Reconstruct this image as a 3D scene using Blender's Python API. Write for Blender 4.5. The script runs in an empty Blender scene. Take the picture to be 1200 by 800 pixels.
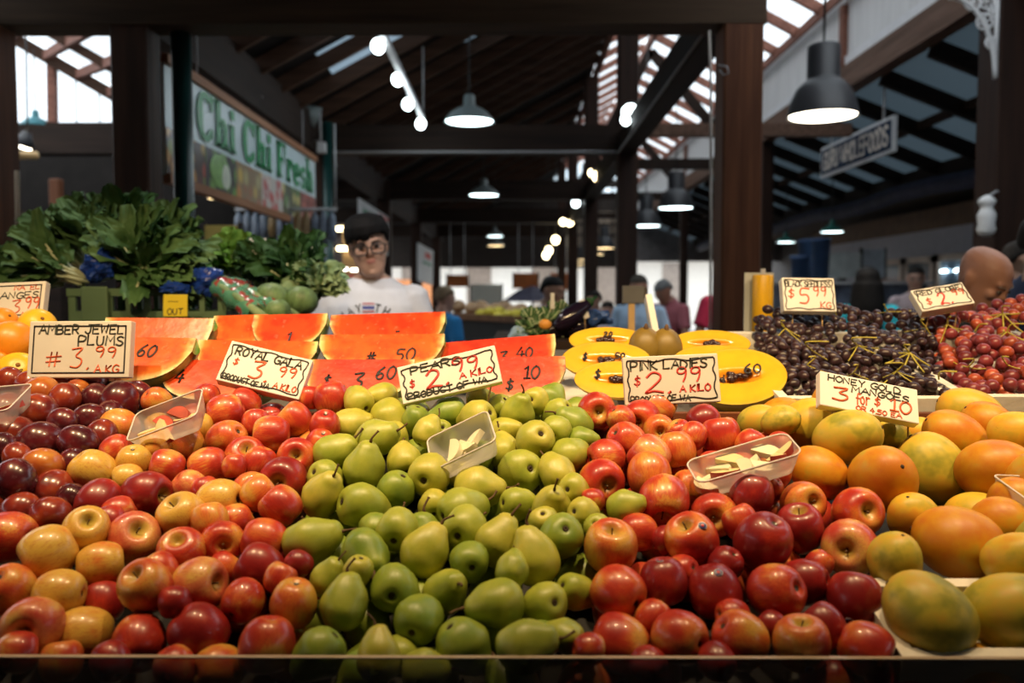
import bpy, bmesh, math, random
import numpy as np
from mathutils import Vector, Matrix, Quaternion, Euler
from mathutils.bvhtree import BVHTree

S = bpy.context.scene
COL = S.collection
R = random.Random(11)

# ------------------------------------------------------------------ camera, light, exposure
CAMZ = 1.5
PITCH = math.atan(0.055)
YAW = 0.005
cd = bpy.data.cameras.new('camera')
cam = bpy.data.objects.new('camera', cd)
COL.objects.link(cam)
cam.location = (0, 0, CAMZ)
cam.rotation_euler = (math.pi / 2 - PITCH, 0, YAW)
cd.sensor_width = 36.0
cd.lens = 30.0
cd.clip_start = 0.05
cd.clip_end = 200
cd.dof.use_dof = True
cd.dof.focus_distance = 1.55
cd.dof.aperture_fstop = 3.0
S.camera = cam
S.view_settings.view_transform = 'Standard'
S.view_settings.look = 'None'
S.view_settings.gamma = 1.0
S.view_settings.use_curve_mapping = False
S.view_settings.exposure = 0.0
S.cycles.use_denoising = True
S.cycles.max_bounces = 8
S.cycles.diffuse_bounces = 3
S.cycles.glossy_bounces = 3
S.cycles.transmission_bounces = 6
S.cycles.transparent_max_bounces = 12
S.cycles.sample_clamp_indirect = 6.0
S.cycles.caustics_reflective = False
S.cycles.caustics_refractive = False

W = bpy.data.worlds.new('sky')
S.world = W
W.use_nodes = True
bg = W.node_tree.nodes['Background']
bg.inputs[0].default_value = (0.88, 0.95, 1.0, 1)
bg.inputs[1].default_value = 2.7

def lamp(name, kind, loc, energy, color, size=0.05, target=None, angle=None, blend=0.5):
    d = bpy.data.lights.new(name, kind)
    d.energy = energy
    d.color = color
    if kind in ('POINT', 'SPOT'):
        d.shadow_soft_size = size
    if kind == 'SPOT':
        d.spot_size = angle
        d.spot_blend = blend
    if kind == 'AREA':
        d.size = size
    o = bpy.data.objects.new(name, d)
    COL.objects.link(o)
    o.location = loc
    if target is not None:
        o.rotation_euler = (Vector(target) - Vector(loc)).to_track_quat('-Z', 'Y').to_euler()
    return o

WARM = (1.0, 0.70, 0.37)
# the warm spot lamps that hang over the stall, above the frame
for x in (-1.15, -0.55, 0.05, 0.65, 1.25):
    lamp('stall_spot', 'SPOT', (x, 1.12, 2.62), 76, WARM, 0.03, (x * 1.0, 1.90, 1.2), math.radians(91), 0.8)
# the lamp of the neighbouring veg stand, then an added front light for the seller
lamp('veg_spot', 'SPOT', (-1.1, 3.0, 2.85), 38, (1.0, 0.95, 0.86), 0.06, (-1.0, 3.0, 1.2), math.radians(100), 0.8)
lamp('seller_fill', 'SPOT', (-0.25, 2.35, 2.75), 62, (1.0, 0.92, 0.86), 0.08, (-0.60, 3.75, 1.55), math.radians(60), 0.8)  # added fill light, brightens the seller's face and shirt from the front
lamp('aisle_spot', 'SPOT', (1.7, 2.5, 2.9), 15, (1.0, 0.85, 0.7), 0.08, (1.9, 3.4, 1.5), math.radians(90), 0.8)

CR = Euler((math.pi / 2 - PITCH, 0, YAW)).to_matrix()
CRIGHT = CR @ Vector((1, 0, 0)); CUP = CR @ Vector((0, 1, 0)); CBACK = CR @ Vector((0, 0, 1))
CLOC = Vector((0, 0, CAMZ))

def ray(px, py):
    return CR @ Vector(((px - 600) / 1000.0, (400 - py) / 1000.0, -1.0))

def P(px, py, Y):
    d = ray(px, py)
    return CLOC + d * (Y / d.y)

def proj(p):
    v = CR.transposed() @ (Vector(p) - CLOC)
    return 600 + 1000 * v.x / -v.z, 400 - 1000 * v.y / -v.z, -v.z

# ------------------------------------------------------------------ materials
def nm(name):
    m = bpy.data.materials.new(name)
    m.use_nodes = True
    nt = m.node_tree
    b = nt.nodes['Principled BSDF']
    return m, nt, nt.nodes, nt.links, b

def nd(nt, typ, **kw):
    n = nt.nodes.new(typ)
    for k, v in kw.items():
        if k.startswith('i_'):
            key = k[2:]
            key = int(key) if key.isdigit() else key.replace('_', ' ')
            n.inputs[key].default_value = v
        else:
            setattr(n, k, v)
    return n

def c4(c):
    return (c[0], c[1], c[2], 1.0)

def ramp(nt, stops, fac=None, interp='LINEAR'):
    r = nt.nodes.new('ShaderNodeValToRGB')
    r.color_ramp.interpolation = interp
    el = r.color_ramp.elements
    el[0].position, el[0].color = stops[0][0], c4(stops[0][1])
    el[1].position, el[1].color = stops[-1][0], c4(stops[-1][1])
    for p, c in stops[1:-1]:
        e = el.new(p); e.color = c4(c)
    if fac is not None:
        nt.links.new(fac, r.inputs[0])
    return r

def mth(nt, op, a, b=None, c=None):
    n = nt.nodes.new('ShaderNodeMath'); n.operation = op
    for k, v in enumerate((a, b, c)):
        if v is None: continue
        if isinstance(v, (int, float)): n.inputs[k].default_value = v
        else: nt.links.new(v, n.inputs[k])
    return n.outputs[0]

def coords(nt, scale=(1, 1, 1), rnd=True):
    tc = nt.nodes.new('ShaderNodeTexCoord')
    mp = nt.nodes.new('ShaderNodeMapping')
    mp.inputs['Scale'].default_value = scale
    nt.links.new(tc.outputs['Object'], mp.inputs['Vector'])
    if rnd:
        oi = nt.nodes.new('ShaderNodeObjectInfo')
        v = nt.nodes.new('ShaderNodeVectorMath'); v.operation = 'SCALE'
        v.inputs[0].default_value = (37.0, 19.0, 53.0)
        nt.links.new(oi.outputs['Random'], v.inputs['Scale'])
        nt.links.new(v.outputs[0], mp.inputs['Location'])
    return mp.outputs[0]

def noise(nt, vec, scale, detail=2.0, rough=0.5):
    n = nt.nodes.new('ShaderNodeTexNoise')
    n.inputs['Scale'].default_value = scale
    n.inputs['Detail'].default_value = detail
    n.inputs['Roughness'].default_value = rough
    nt.links.new(vec, n.inputs['Vector'])
    return n.outputs['Fac']

def mix(nt, fac, a, b):
    n = nt.nodes.new('ShaderNodeMix'); n.data_type = 'RGBA'
    for k, v in ((0, fac), (6, a), (7, b)):
        if isinstance(v, (int, float)): n.inputs[k].default_value = v
        elif isinstance(v, tuple): n.inputs[k].default_value = c4(v)
        else: nt.links.new(v, n.inputs[k])
    return n.outputs[2]

_M = {}
def mat(name, color, rough=0.6, var=0.18, scale=6.0, metal=0.0, bump=0.0, stretch=(1, 1, 1), spec=0.5, coat=0.0):
    """plain material with a procedural mottling of its own colour"""
    if name in _M: return _M[name]
    m, nt, N, L, b = nm(name)
    vec = coords(nt, stretch)
    f = noise(nt, vec, scale, 4.0)
    lo = tuple(max(0, c * (1 - var)) for c in color); hi = tuple(min(1, c * (1 + var)) for c in color)
    L.new(ramp(nt, [(0.3, lo), (0.7, hi)], f).outputs[0], b.inputs['Base Color'])
    b.inputs['Roughness'].default_value = rough
    b.inputs['Metallic'].default_value = metal
    b.inputs['Specular IOR Level'].default_value = spec
    b.inputs['Coat Weight'].default_value = coat
    if bump:
        bp = nd(nt, 'ShaderNodeBump', i_Strength=bump, i_Distance=0.01)
        L.new(f, bp.inputs['Height']); L.new(bp.outputs[0], b.inputs['Normal'])
    _M[name] = m
    return m

def emit(name, color, strength):
    if name in _M: return _M[name]
    m, nt, N, L, b = nm(name)
    b.inputs['Base Color'].default_value = c4(color)
    b.inputs['Emission Color'].default_value = c4(color)
    b.inputs['Emission Strength'].default_value = strength
    b.inputs['Roughness'].default_value = 0.4
    _M[name] = m
    return m

def clear(name, tint, trans=0.75, rough=0.1):
    """thin clear or milky sheet: part straight through, part scattered, part gloss"""
    if name in _M: return _M[name]
    m, nt, N, L, b = nm(name)
    N.remove(b)
    out = N['Material Output']
    t = nd(nt, 'ShaderNodeBsdfTransparent'); t.inputs[0].default_value = c4(tint)
    s = nd(nt, 'ShaderNodeBsdfTranslucent'); s.inputs[0].default_value = c4(tint)
    g = nd(nt, 'ShaderNodeBsdfGlossy'); g.inputs['Roughness'].default_value = rough
    d = nd(nt, 'ShaderNodeBsdfDiffuse'); d.inputs[0].default_value = c4(tint)
    m1 = nd(nt, 'ShaderNodeMixShader', i_0=0.5); L.new(s.outputs[0], m1.inputs[1]); L.new(d.outputs[0], m1.inputs[2])
    m2 = nd(nt, 'ShaderNodeMixShader', i_0=trans); L.new(m1.outputs[0], m2.inputs[1]); L.new(t.outputs[0], m2.inputs[2])
    lw = nd(nt, 'ShaderNodeLayerWeight', i_0=0.5)
    fr = mth(nt, 'MULTIPLY_ADD', mth(nt, 'POWER', lw.outputs['Facing'], 4.0), 0.45, 0.03)
    m3 = nd(nt, 'ShaderNodeMixShader'); L.new(fr, m3.inputs[0]); L.new(m2.outputs[0], m3.inputs[1]); L.new(g.outputs[0], m3.inputs[2])
    L.new(m3.outputs[0], out.inputs['Surface'])
    _M[name] = m
    return m

def wood(name, c1, c2, axis=2, rough=0.65, sc=9.0):
    if name in _M: return _M[name]
    st = [1.0, 1.0, 1.0]; st[axis] = 0.06
    m, nt, N, L, b = nm(name)
    f = noise(nt, coords(nt, tuple(st), False), sc * 2, 5.0, 0.6)
    L.new(ramp(nt, [(0.3, c1), (0.7, c2)], f).outputs[0], b.inputs['Base Color'])
    b.inputs['Roughness'].default_value = rough
    b.inputs['Specular IOR Level'].default_value = 0.2
    bp = nd(nt, 'ShaderNodeBump', i_Strength=0.3, i_Distance=0.01)
    L.new(f, bp.inputs['Height']); L.new(bp.outputs[0], b.inputs['Normal'])
    _M[name] = m
    return m

# ------------------------------------------------------------------ mesh helpers
class MB:
    def __init__(self):
        self.v = []; self.f = []
    def add(self, vs, fs):
        o = len(self.v)
        self.v += [tuple(x) for x in vs]
        self.f += [tuple(i + o for i in f) for f in fs]
        return self
    def box(self, c, s, rot=None):
        c = Vector(c); h = Vector(s) / 2
        vs = [Vector((x * h.x, y * h.y, z * h.z)) for x in (-1, 1) for y in (-1, 1) for z in (-1, 1)]
        if rot is not None: vs = [rot @ v for v in vs]
        return self.add([c + v for v in vs], [(0, 1, 3, 2), (4, 6, 7, 5), (0, 4, 5, 1), (2, 3, 7, 6), (0, 2, 6, 4), (1, 5, 7, 3)])
    def beam(self, p, q, w, h, up=(0, 0, 1)):
        p, q = Vector(p), Vector(q); d = (q - p); l = d.length; d.normalize()
        u = Vector(up); s = d.cross(u)
        if s.length < 1e-4: s = d.cross(Vector((0, 1, 0)))
        s.normalize(); u = s.cross(d).normalized()
        m = Matrix((s, d, u)).transposed()
        return self.box((p + q) / 2, (w, l, h), m)
    def tube(self, pts, rad, seg=8, cap=True, flat=None):
        pts = [Vector(p) for p in pts]
        n = len(pts)
        if not isinstance(rad, (list, tuple)): rad = [rad] * n
        t0 = (pts[1] - pts[0]).normalized()
        a = t0.orthogonal().normalized()
        if flat is not None:
            a = Vector(flat).cross(t0)
            a = a.normalized() if a.length > 1e-5 else t0.orthogonal().normalized()
        vs, fs = [], []
        for i in range(n):
            t = (pts[min(i + 1, n - 1)] - pts[max(i - 1, 0)])
            t = t.normalized() if t.length > 1e-9 else t0
            a = (a - t * a.dot(t))
            a = a.normalized() if a.length > 1e-6 else t.orthogonal().normalized()
            b = t.cross(a)
            for k in range(seg):
                w = 2 * math.pi * k / seg
                vs.append(pts[i] + (a * math.cos(w) + b * math.sin(w)) * rad[i])
        for i in range(n - 1):
            for k in range(seg):
                k2 = (k + 1) % seg
                fs.append((i * seg + k, i * seg + k2, (i + 1) * seg + k2, (i + 1) * seg + k))
        if cap:
            fs.append(tuple(range(seg - 1, -1, -1))); fs.append(tuple((n - 1) * seg + k for k in range(seg)))
        return self.add(vs, fs)
    def lathe(self, prof, seg=24, axis=None, org=(0, 0, 0)):
        """prof: (r, z) list"""
        org = Vector(org)
        q = Vector((0, 0, 1)).rotation_difference(Vector(axis)) if axis is not None else Quaternion()
        vs, fs, rings = [], [], []
        for r, z in prof:
            if r < 1e-6:
                rings.append([len(vs)]); vs.append(org + q @ Vector((0, 0, z)))
            else:
                rings.append(list(range(len(vs), len(vs) + seg)))
                for k in range(seg):
                    w = 2 * math.pi * k / seg
                    vs.append(org + q @ Vector((r * math.cos(w), r * math.sin(w), z)))
        for a, b in zip(rings, rings[1:]):
            for k in range(seg):
                k2 = (k + 1) % seg
                if len(a) == 1 and len(b) == 1: continue
                if len(a) == 1: fs.append((a[0], b[k2], b[k]))
                elif len(b) == 1: fs.append((a[k], a[k2], b[0]))
                else: fs.append((a[k], a[k2], b[k2], b[k]))
        return self.add(vs, fs)
    def ell(self, c, r, rot=None, seg=16, rings=10):
        c = Vector(c)
        prof = [(math.sin(math.pi * i / rings), -math.cos(math.pi * i / rings)) for i in range(rings + 1)]
        prof[0] = (0, -1); prof[-1] = (0, 1)
        m = MB().lathe(prof, seg)
        vs = []
        for v in m.v:
            x = Vector((v[0] * r[0], v[1] * r[1], v[2] * r[2]))
            if rot is not None: x = rot @ x
            vs.append(c + x)
        return self.add(vs, m.f)
    def loft(self, rings):
        """closed loft through equal-length rings of points, capped"""
        n = len(rings[0]); vs = [p for r in rings for p in r]; fs = []
        for i in range(len(rings) - 1):
            for k in range(n):
                k2 = (k + 1) % n
                fs.append((i * n + k, i * n + k2, (i + 1) * n + k2, (i + 1) * n + k))
        fs.append(tuple(range(n - 1, -1, -1))); fs.append(tuple((len(rings) - 1) * n + k for k in range(n)))
        return self.add(vs, fs)
    def quad(self, a, b, c, d):
        return self.add([a, b, c, d], [(0, 1, 2, 3)])
    def mesh(self, name, m, smooth=True):
        me = bpy.data.meshes.new(name)
        me.from_pydata(self.v, [], self.f)
        if isinstance(m, (list, tuple)):
            for x in m: me.materials.append(x)
        elif m is not None: me.materials.append(m)
        if smooth:
            me.polygons.foreach_set('use_smooth', [True] * len(me.polygons))
        me.update()
        return me
    def build(self, name, m, parent=None, smooth=True, auto=None):
        me = self.mesh(name, m, smooth)
        if auto is not None:
            try: me.set_sharp_from_angle(angle=math.radians(auto))
            except Exception: pass
        return link(name, me, parent)

def link(name, me, parent=None):
    o = bpy.data.objects.new(name, me)
    COL.objects.link(o)
    if parent is not None: o.parent = parent
    return o

def tag(o, label, cat, group=None, kind=None):
    if label: o['label'] = label
    if cat: o['category'] = cat
    if group: o['group'] = group
    if kind: o['kind'] = kind
    return o

def thing(name, label, cat, loc=(0, 0, 0), rot=None, group=None):
    o = bpy.data.objects.new(name, None)
    COL.objects.link(o)
    o.location = loc
    if rot is not None:
        o.rotation_mode = 'QUATERNION'
        o.rotation_quaternion = rot
    o.empty_display_size = 0.05
    return tag(o, label, cat, group)

def struct(name, mb, m, label=None, group=None, smooth=False, auto=None):
    o = mb.build(name, m, None, smooth, auto)
    return tag(o, label, None, group, 'structure')

def bevel(o, w=0.004, seg=2):
    md = o.modifiers.new('bevel', 'BEVEL'); md.width = w; md.segments = seg; md.limit_method = 'ANGLE'
    return o

def remesh(mb, voxel, smooth=3, name='body'):
    me = mb.mesh('tmp', None)
    o = bpy.data.objects.new('tmp', me); COL.objects.link(o)
    md = o.modifiers.new('r', 'REMESH'); md.mode = 'VOXEL'; md.voxel_size = voxel; md.use_smooth_shade = True
    if smooth:
        sm = o.modifiers.new('s', 'SMOOTH'); sm.factor = 0.5; sm.iterations = smooth
    dg = bpy.context.evaluated_depsgraph_get()
    out = bpy.data.meshes.new_from_object(o.evaluated_get(dg))
    out.name = name
    bpy.data.objects.remove(o); bpy.data.meshes.remove(me)
    out.polygons.foreach_set('use_smooth', [True] * len(out.polygons))
    return out

def basis(x, y, z):
    return Matrix((Vector(x), Vector(y), Vector(z))).transposed()

# ------------------------------------------------------------------ hand lettering
G = {
 'A': [[(0, 0), (.45, 1), (.9, 0)], [(.18, .38), (.72, .38)]],
 'B': [[(0, 0), (0, 1), (.55, .95), (.65, .75), (.5, .55), (0, .52)], [(.5, .53), (.75, .35), (.6, .05), (0, 0)]],
 'C': [[(.8, .85), (.5, 1), (.15, .8), (0, .45), (.15, .12), (.5, 0), (.8, .15)]],
 'D': [[(0, 0), (.02, 1), (.5, .9), (.78, .5), (.5, .08), (0, 0)]],
 'E': [[(.7, 1), (0, 1), (0, 0), (.7, 0)], [(0, .5), (.55, .52)]],
 'F': [[(.7, 1), (0, 1), (0, 0)], [(0, .5), (.55, .52)]],
 'G': [[(.8, .85), (.45, 1), (.1, .75), (0, .4), (.2, .05), (.6, 0), (.8, .2), (.8, .42), (.48, .42)]],
 'H': [[(0, 0), (0, 1)], [(.75, 0), (.75, 1)], [(0, .5), (.75, .52)]],
 'I': [[(.15, 0), (.17, 1)]],
 'J': [[(.7, 1), (.62, .2), (.35, 0), (.05, .2)], [(.4, 1), (.9, 1)]],
 'K': [[(0, 0), (0, 1)], [(.7, 1), (.05, .45), (.75, 0)]],
 'L': [[(0, 1), (0, 0), (.65, .02)]],
 'M': [[(0, 0), (.08, 1), (.45, .35), (.82, 1), (.9, 0)]],
 'N': [[(0, 0), (0, 1), (.7, 0), (.7, 1)]],
 'O': [[(.4, 1), (.08, .75), (0, .4), (.2, .05), (.5, 0), (.76, .3), (.75, .7), (.4, 1)]],
 'P': [[(0, 0), (0, 1), (.6, .95), (.68, .7), (.5, .48), (0, .45)]],
 'R': [[(0, 0), (0, 1), (.6, .95), (.66, .72), (.5, .5), (0, .48)], [(.3, .48), (.72, 0)]],
 'S': [[(.7, .88), (.4, 1), (.08, .82), (.2, .58), (.55, .45), (.7, .22), (.4, 0), (0, .12)]],
 'T': [[(0, 1), (.8, 1)], [(.4, 1), (.4, 0)]],
 'U': [[(0, 1), (.02, .3), (.25, 0), (.55, .05), (.7, .35), (.7, 1)]],
 'W': [[(0, 1), (.2, 0), (.45, .7), (.7, 0), (.92, 1)]],
 'Y': [[(0, 1), (.36, .5), (.72, 1)], [(.36, .5), (.34, 0)]],
 'Z': [[(0, 1), (.7, 1), (0, 0), (.75, 0)]],
 '0': [[(.35, 1), (.08, .8), (0, .4), (.2, .03), (.45, .03), (.68, .4), (.62, .82), (.35, 1)]],
 '1': [[(.05, .78), (.3, 1), (.3, 0)], [(.05, 0), (.55, 0)]],
 '2': [[(.05, .78), (.3, 1), (.6, .9), (.62, .65), (.3, .3), (0, .02), (.35, .1), (.75, .02)]],
 '3': [[(.05, .95), (.65, 1), (.3, .6), (.62, .45), (.65, .2), (.4, 0), (.02, .05)]],
 '4': [[(.45, 1), (0, .35), (.75, .35)], [(.55, .65), (.5, 0)]],
 '5': [[(.7, 1), (.15, 1), (.1, .6), (.5, .6), (.68, .35), (.5, .03), (.05, .05)]],
 '6': [[(.55, 1), (.15, .65), (.02, .25), (.25, 0), (.55, .08), (.6, .35), (.35, .5), (.08, .3)]],
 '9': [[(.62, .75), (.4, .55), (.1, .6), (.08, .85), (.35, 1), (.6, .85), (.6, .4), (.45, 0)]],
 '$': [[(.6, .82), (.3, .9), (.08, .7), (.55, .4), (.5, .15), (.25, .08), (0, .2)], [(.32, 1.08), (.28, -.08)]],
 '#': [[(.25, 1), (.2, 0)], [(.55, 1), (.5, 0)], [(0, .65), (.8, .72)], [(0, .3), (.78, .37)]],
 '.': [[(.1, .0), (.18, .06)]],
 '-': [[(.1, .45), (.4, .47)]],
 'f': [[(.5, .75), (.3, .8), (.2, .6), (.2, 0)], [(.05, .45), (.45, .45)]],
 'o': [[(.3, .55), (.05, .4), (.08, .1), (.35, 0), (.52, .25), (.3, .55)]],
 'r': [[(.1, .55), (.1, 0)], [(.1, .35), (.3, .55), (.48, .5)]],
 'g': [[(.5, .5), (.2, .55), (.05, .3), (.3, .05), (.5, .3), (.5, -.2), (.25, -.35)]],
}
ADV = {'I': .38, '.': .3, '1': .62, 'M': 1.1, 'W': 1.12, ' ': .55, 'A': 1.05, '-': .55, 'f': .55, 'o': .65, 'r': .6}

def spline(pts, n=4):
    if len(pts) < 3: return pts
    out = []
    for i in range(len(pts) - 1):
        p0 = Vector(pts[max(i - 1, 0)]); p1 = Vector(pts[i]); p2 = Vector(pts[i + 1]); p3 = Vector(pts[min(i + 2, len(pts) - 1)])
        for k in range(n):
            t = k / n
            out.append(0.5 * ((2 * p1) + (p2 - p0) * t + (2 * p0 - 5 * p1 + 4 * p2 - p3) * t * t + (3 * p1 - p0 - 3 * p2 + p3) * t ** 3))
    out.append(Vector(pts[-1]))
    return out

ROUND = set('BCDGJOPRSU0235689$ofrg')
def strokes(text, x, y, h, slant=0.0, wob=0.04, rot=0.0, width=0.8, rnd=None):
    """polylines of one handwritten line, starting at x,y with cap height h"""
    rnd = rnd or R
    out = []; cx = 0.0; cr, sr = math.cos(rot), math.sin(rot)
    for ch in text:
        s = 1 + rnd.uniform(-wob, wob)
        dy = rnd.uniform(-wob, wob)
        for pl in G.get(ch, []):
            pts = [Vector((a, b)) for a, b in pl]
            if ch in ROUND: pts = spline(pts, 4)
            q = []
            for p in pts:
                a = cx + p.x * width * s + slant * p.y; b = (p.y * s + dy)
                q.append((x + (a * cr - b * sr) * h, y + (a * sr + b * cr) * h))
            out.append(q)
        cx += (ADV.get(ch, .95)) * width
    return out

def ink(lines, th, z=0.0, mb=None, fmap=None):
    """flat pen strokes from 2-D polylines; fmap lifts (x,y,z) onto a surface"""
    mb = mb or MB()
    for l in lines:
        pts = [Vector((a, b, 0)) for a, b in l]
        n = len(pts)
        L = []
        for i in range(n):
            t = pts[min(i + 1, n - 1)] - pts[max(i - 1, 0)]
            t = t.normalized() if t.length > 1e-9 else Vector((1, 0, 0))
            nn = Vector((-t.y, t.x, 0)) * th / 2
            e = t * (th * 0.35) * (-1 if i == 0 else 1 if i == n - 1 else 0)
            L.append((pts[i] + nn + e, pts[i] - nn + e))
        vs = []; fs = []
        for a, b in L:
            for zz in (z, z + 0.0006):
                vs += [Vector((a.x, a.y, zz)), Vector((b.x, b.y, zz))]
        for i in range(n - 1):
            o = i * 4; p = o + 4
            fs += [(o + 2, p + 2, p + 3, o + 3), (o, o + 2 - 0, p + 2, p)[::-1], (o + 1, p + 1, p + 3, o + 3)[::-1]]
        fs += [(0, 1, 3, 2), ((n - 1) * 4, (n - 1) * 4 + 2, (n - 1) * 4 + 3, (n - 1) * 4 + 1)]
        if fmap: vs = [fmap(v) for v in vs]
        mb.add(vs, fs)
    return mb
# ------------------------------------------------------------------ the building
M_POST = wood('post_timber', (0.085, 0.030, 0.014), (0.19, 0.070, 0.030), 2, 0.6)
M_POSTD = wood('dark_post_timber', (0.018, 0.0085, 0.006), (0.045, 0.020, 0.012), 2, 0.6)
M_BEAMX = wood('beam_timber', (0.012, 0.0065, 0.0045), (0.030, 0.016, 0.010), 0, 0.7)
M_BEAMY = wood('long_beam_timber', (0.012, 0.0065, 0.0045), (0.030, 0.016, 0.010), 1, 0.7)
M_FASCIA = wood('fascia_timber', (0.10, 0.055, 0.036), (0.20, 0.115, 0.080), 1, 0.7)
M_RAFT = wood('rafter_timber', (0.035, 0.017, 0.010), (0.080, 0.038, 0.022), 0, 0.7)
M_PURL = wood('red_purlin_timber', (0.16, 0.065, 0.045), (0.30, 0.13, 0.09), 1, 0.7)
M_SHEET = mat('roof_sheet_dark', (0.013, 0.010, 0.009), 0.8, 0.3, spec=.1)
M_SHEETB = clear('roof_sheet_blue', (0.040, 0.055, 0.066), 0.0, 0.5)
M_GLAZE = clear('milky_roof_glazing', (0.93, 0.97, 1.0), 0.62, 0.3)
M_DIM = clear('dirty_roof_light', (0.22, 0.28, 0.33), 0.12, 0.4)
M_PANE = clear('window_glass', (0.92, 0.97, 1.0), 0.9, 0.05)
M_PIPE = mat('green_pipe_paint', (0.010, 0.050, 0.046), 0.3, 0.2, spec=0.6)
M_COND = mat('conduit_grey', (0.42, 0.42, 0.43), 0.5, 0.1)
M_WHITE = mat('white_paint', (0.75, 0.75, 0.76), 0.5, 0.06)
M_CORR = mat('white_corrugated', (0.72, 0.71, 0.70), 0.6, 0.10, 3.0, stretch=(1, 6, 0.3))

struct('floor', MB().box((0, 14, -0.05), (18, 44, 0.1)), mat('concrete_floor', (0.10, 0.085, 0.075), 0.6, 0.25, 2.5), 'grey concrete market floor')
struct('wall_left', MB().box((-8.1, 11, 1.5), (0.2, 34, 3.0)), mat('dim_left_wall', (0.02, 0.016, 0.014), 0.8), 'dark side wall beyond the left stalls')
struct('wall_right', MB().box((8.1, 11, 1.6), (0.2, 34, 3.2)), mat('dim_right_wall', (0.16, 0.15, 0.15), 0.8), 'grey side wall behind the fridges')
struct('wall_back', MB().box((0, -5, 3.2), (16.4, 0.2, 6.4)), mat('dim_back_wall', (0.07, 0.055, 0.045), 0.8), 'dark wall behind the viewer')

RXL, RXR, RXA = -2.12, 1.21, 3.55         # the left, right and far aisle rows of posts
def leftz(x): return 3.30 + 0.53 * (x - RXL)
def nave_r(x): return 5.47 - 0.53 * (x - 2.1)
def lean(x): return 3.68 - 0.39 * (x - RXA)

def post(x, y, w, z0, z1, m, label, d=None):
    o = struct('column', MB().box((x, y, (z0 + z1) / 2), (w, d or w, z1 - z0)), m, label, 'timber posts of the market hall')
    bevel(o, 0.01, 1)
    return o
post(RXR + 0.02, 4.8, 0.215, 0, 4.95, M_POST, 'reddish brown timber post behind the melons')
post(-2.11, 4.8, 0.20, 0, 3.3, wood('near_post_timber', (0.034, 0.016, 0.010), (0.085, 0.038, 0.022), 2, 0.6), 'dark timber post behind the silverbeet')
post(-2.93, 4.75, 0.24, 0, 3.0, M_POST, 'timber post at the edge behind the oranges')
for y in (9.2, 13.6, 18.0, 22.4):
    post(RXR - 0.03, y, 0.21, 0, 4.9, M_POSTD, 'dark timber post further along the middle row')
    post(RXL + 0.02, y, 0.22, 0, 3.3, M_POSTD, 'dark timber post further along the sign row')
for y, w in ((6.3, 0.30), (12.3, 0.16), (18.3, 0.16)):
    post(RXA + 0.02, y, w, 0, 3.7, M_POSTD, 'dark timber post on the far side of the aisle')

# cross beams and long beams
struct('beam', MB().box((-2.6, 4.80, 3.13), (7.9, 0.22, 0.34)), wood('header_timber', (0.040, 0.024, 0.014), (0.085, 0.050, 0.028), 0, 0.7), 'wide dark header beam over the stall', 'cross beams')
for y in (9.2, 13.6, 18.0, 22.4):
    struct('beam', MB().box((-3.3, y, 3.14), (9.1, 0.20, 0.30)), M_BEAMX, 'dark cross beam deeper in the hall', 'cross beams')
struct('beam', MB().box((2.4, 9.2, P(820, 153, 9.2).z), (2.3, 0.12, 0.13)), M_FASCIA, 'thin brown tie beam between the reddish post and the fascia')
for y in (13.6, 18.0, 22.4):
    struct('beam', MB().box((2.4, y, 3.55), (2.2, 0.14, 0.16)), M_BEAMX, 'dark tie beam across the lit aisle', 'aisle ties')
    struct('beam', MB().beam((RXR, y, 3.6), (2.1, y, 5.3), 0.1, 0.14), M_BEAMX, 'sloping truss strut over the aisle', 'aisle struts')
    struct('beam', MB().beam((RXA, y, 3.6), (2.1, y, 5.3), 0.1, 0.14), M_BEAMX, 'sloping truss strut over the aisle', 'aisle struts')
struct('beam', MB().box((1.165, 14.5, 3.10), (0.16, 19.4, 0.24)), M_BEAMY, 'long dark beam on the middle row of posts', 'long beams')
struct('beam', MB().box((RXL - 0.02, 14.5, 3.16), (0.16, 19.4, 0.36)), M_BEAMY, 'long dark beam above the green lettered sign', 'long beams')
struct('beam', MB().box((RXA, 16.0, 3.79), (0.16, 22.0, 0.26)), M_FASCIA, 'brown fascia beam along the far aisle roof', 'long beams')
struct('trim_1', MB().box((RXA + 0.005, 16.0, 3.985), (0.05, 22.0, 0.13)), M_WHITE, 'white gutter strip on the fascia')
struct('trim_2', MB().box((RXA - 0.03, 16.0, 4.64), (0.06, 22.0, 0.07)), M_WHITE, 'white strip under the glazed roof edge')
struct('wall_clerestory', MB().box((RXA + 0.03, 16.0, 4.33), (0.03, 22.0, 0.62)), M_CORR, 'white corrugated clerestory wall')
for y in (9.4, 13.6, 18.0):
    struct('trim', MB().box((RXA - 0.02, y, 4.3), (0.06, 0.10, 0.7)), M_PURL, 'reddish stud on the clerestory wall', 'clerestory studs')

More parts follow.
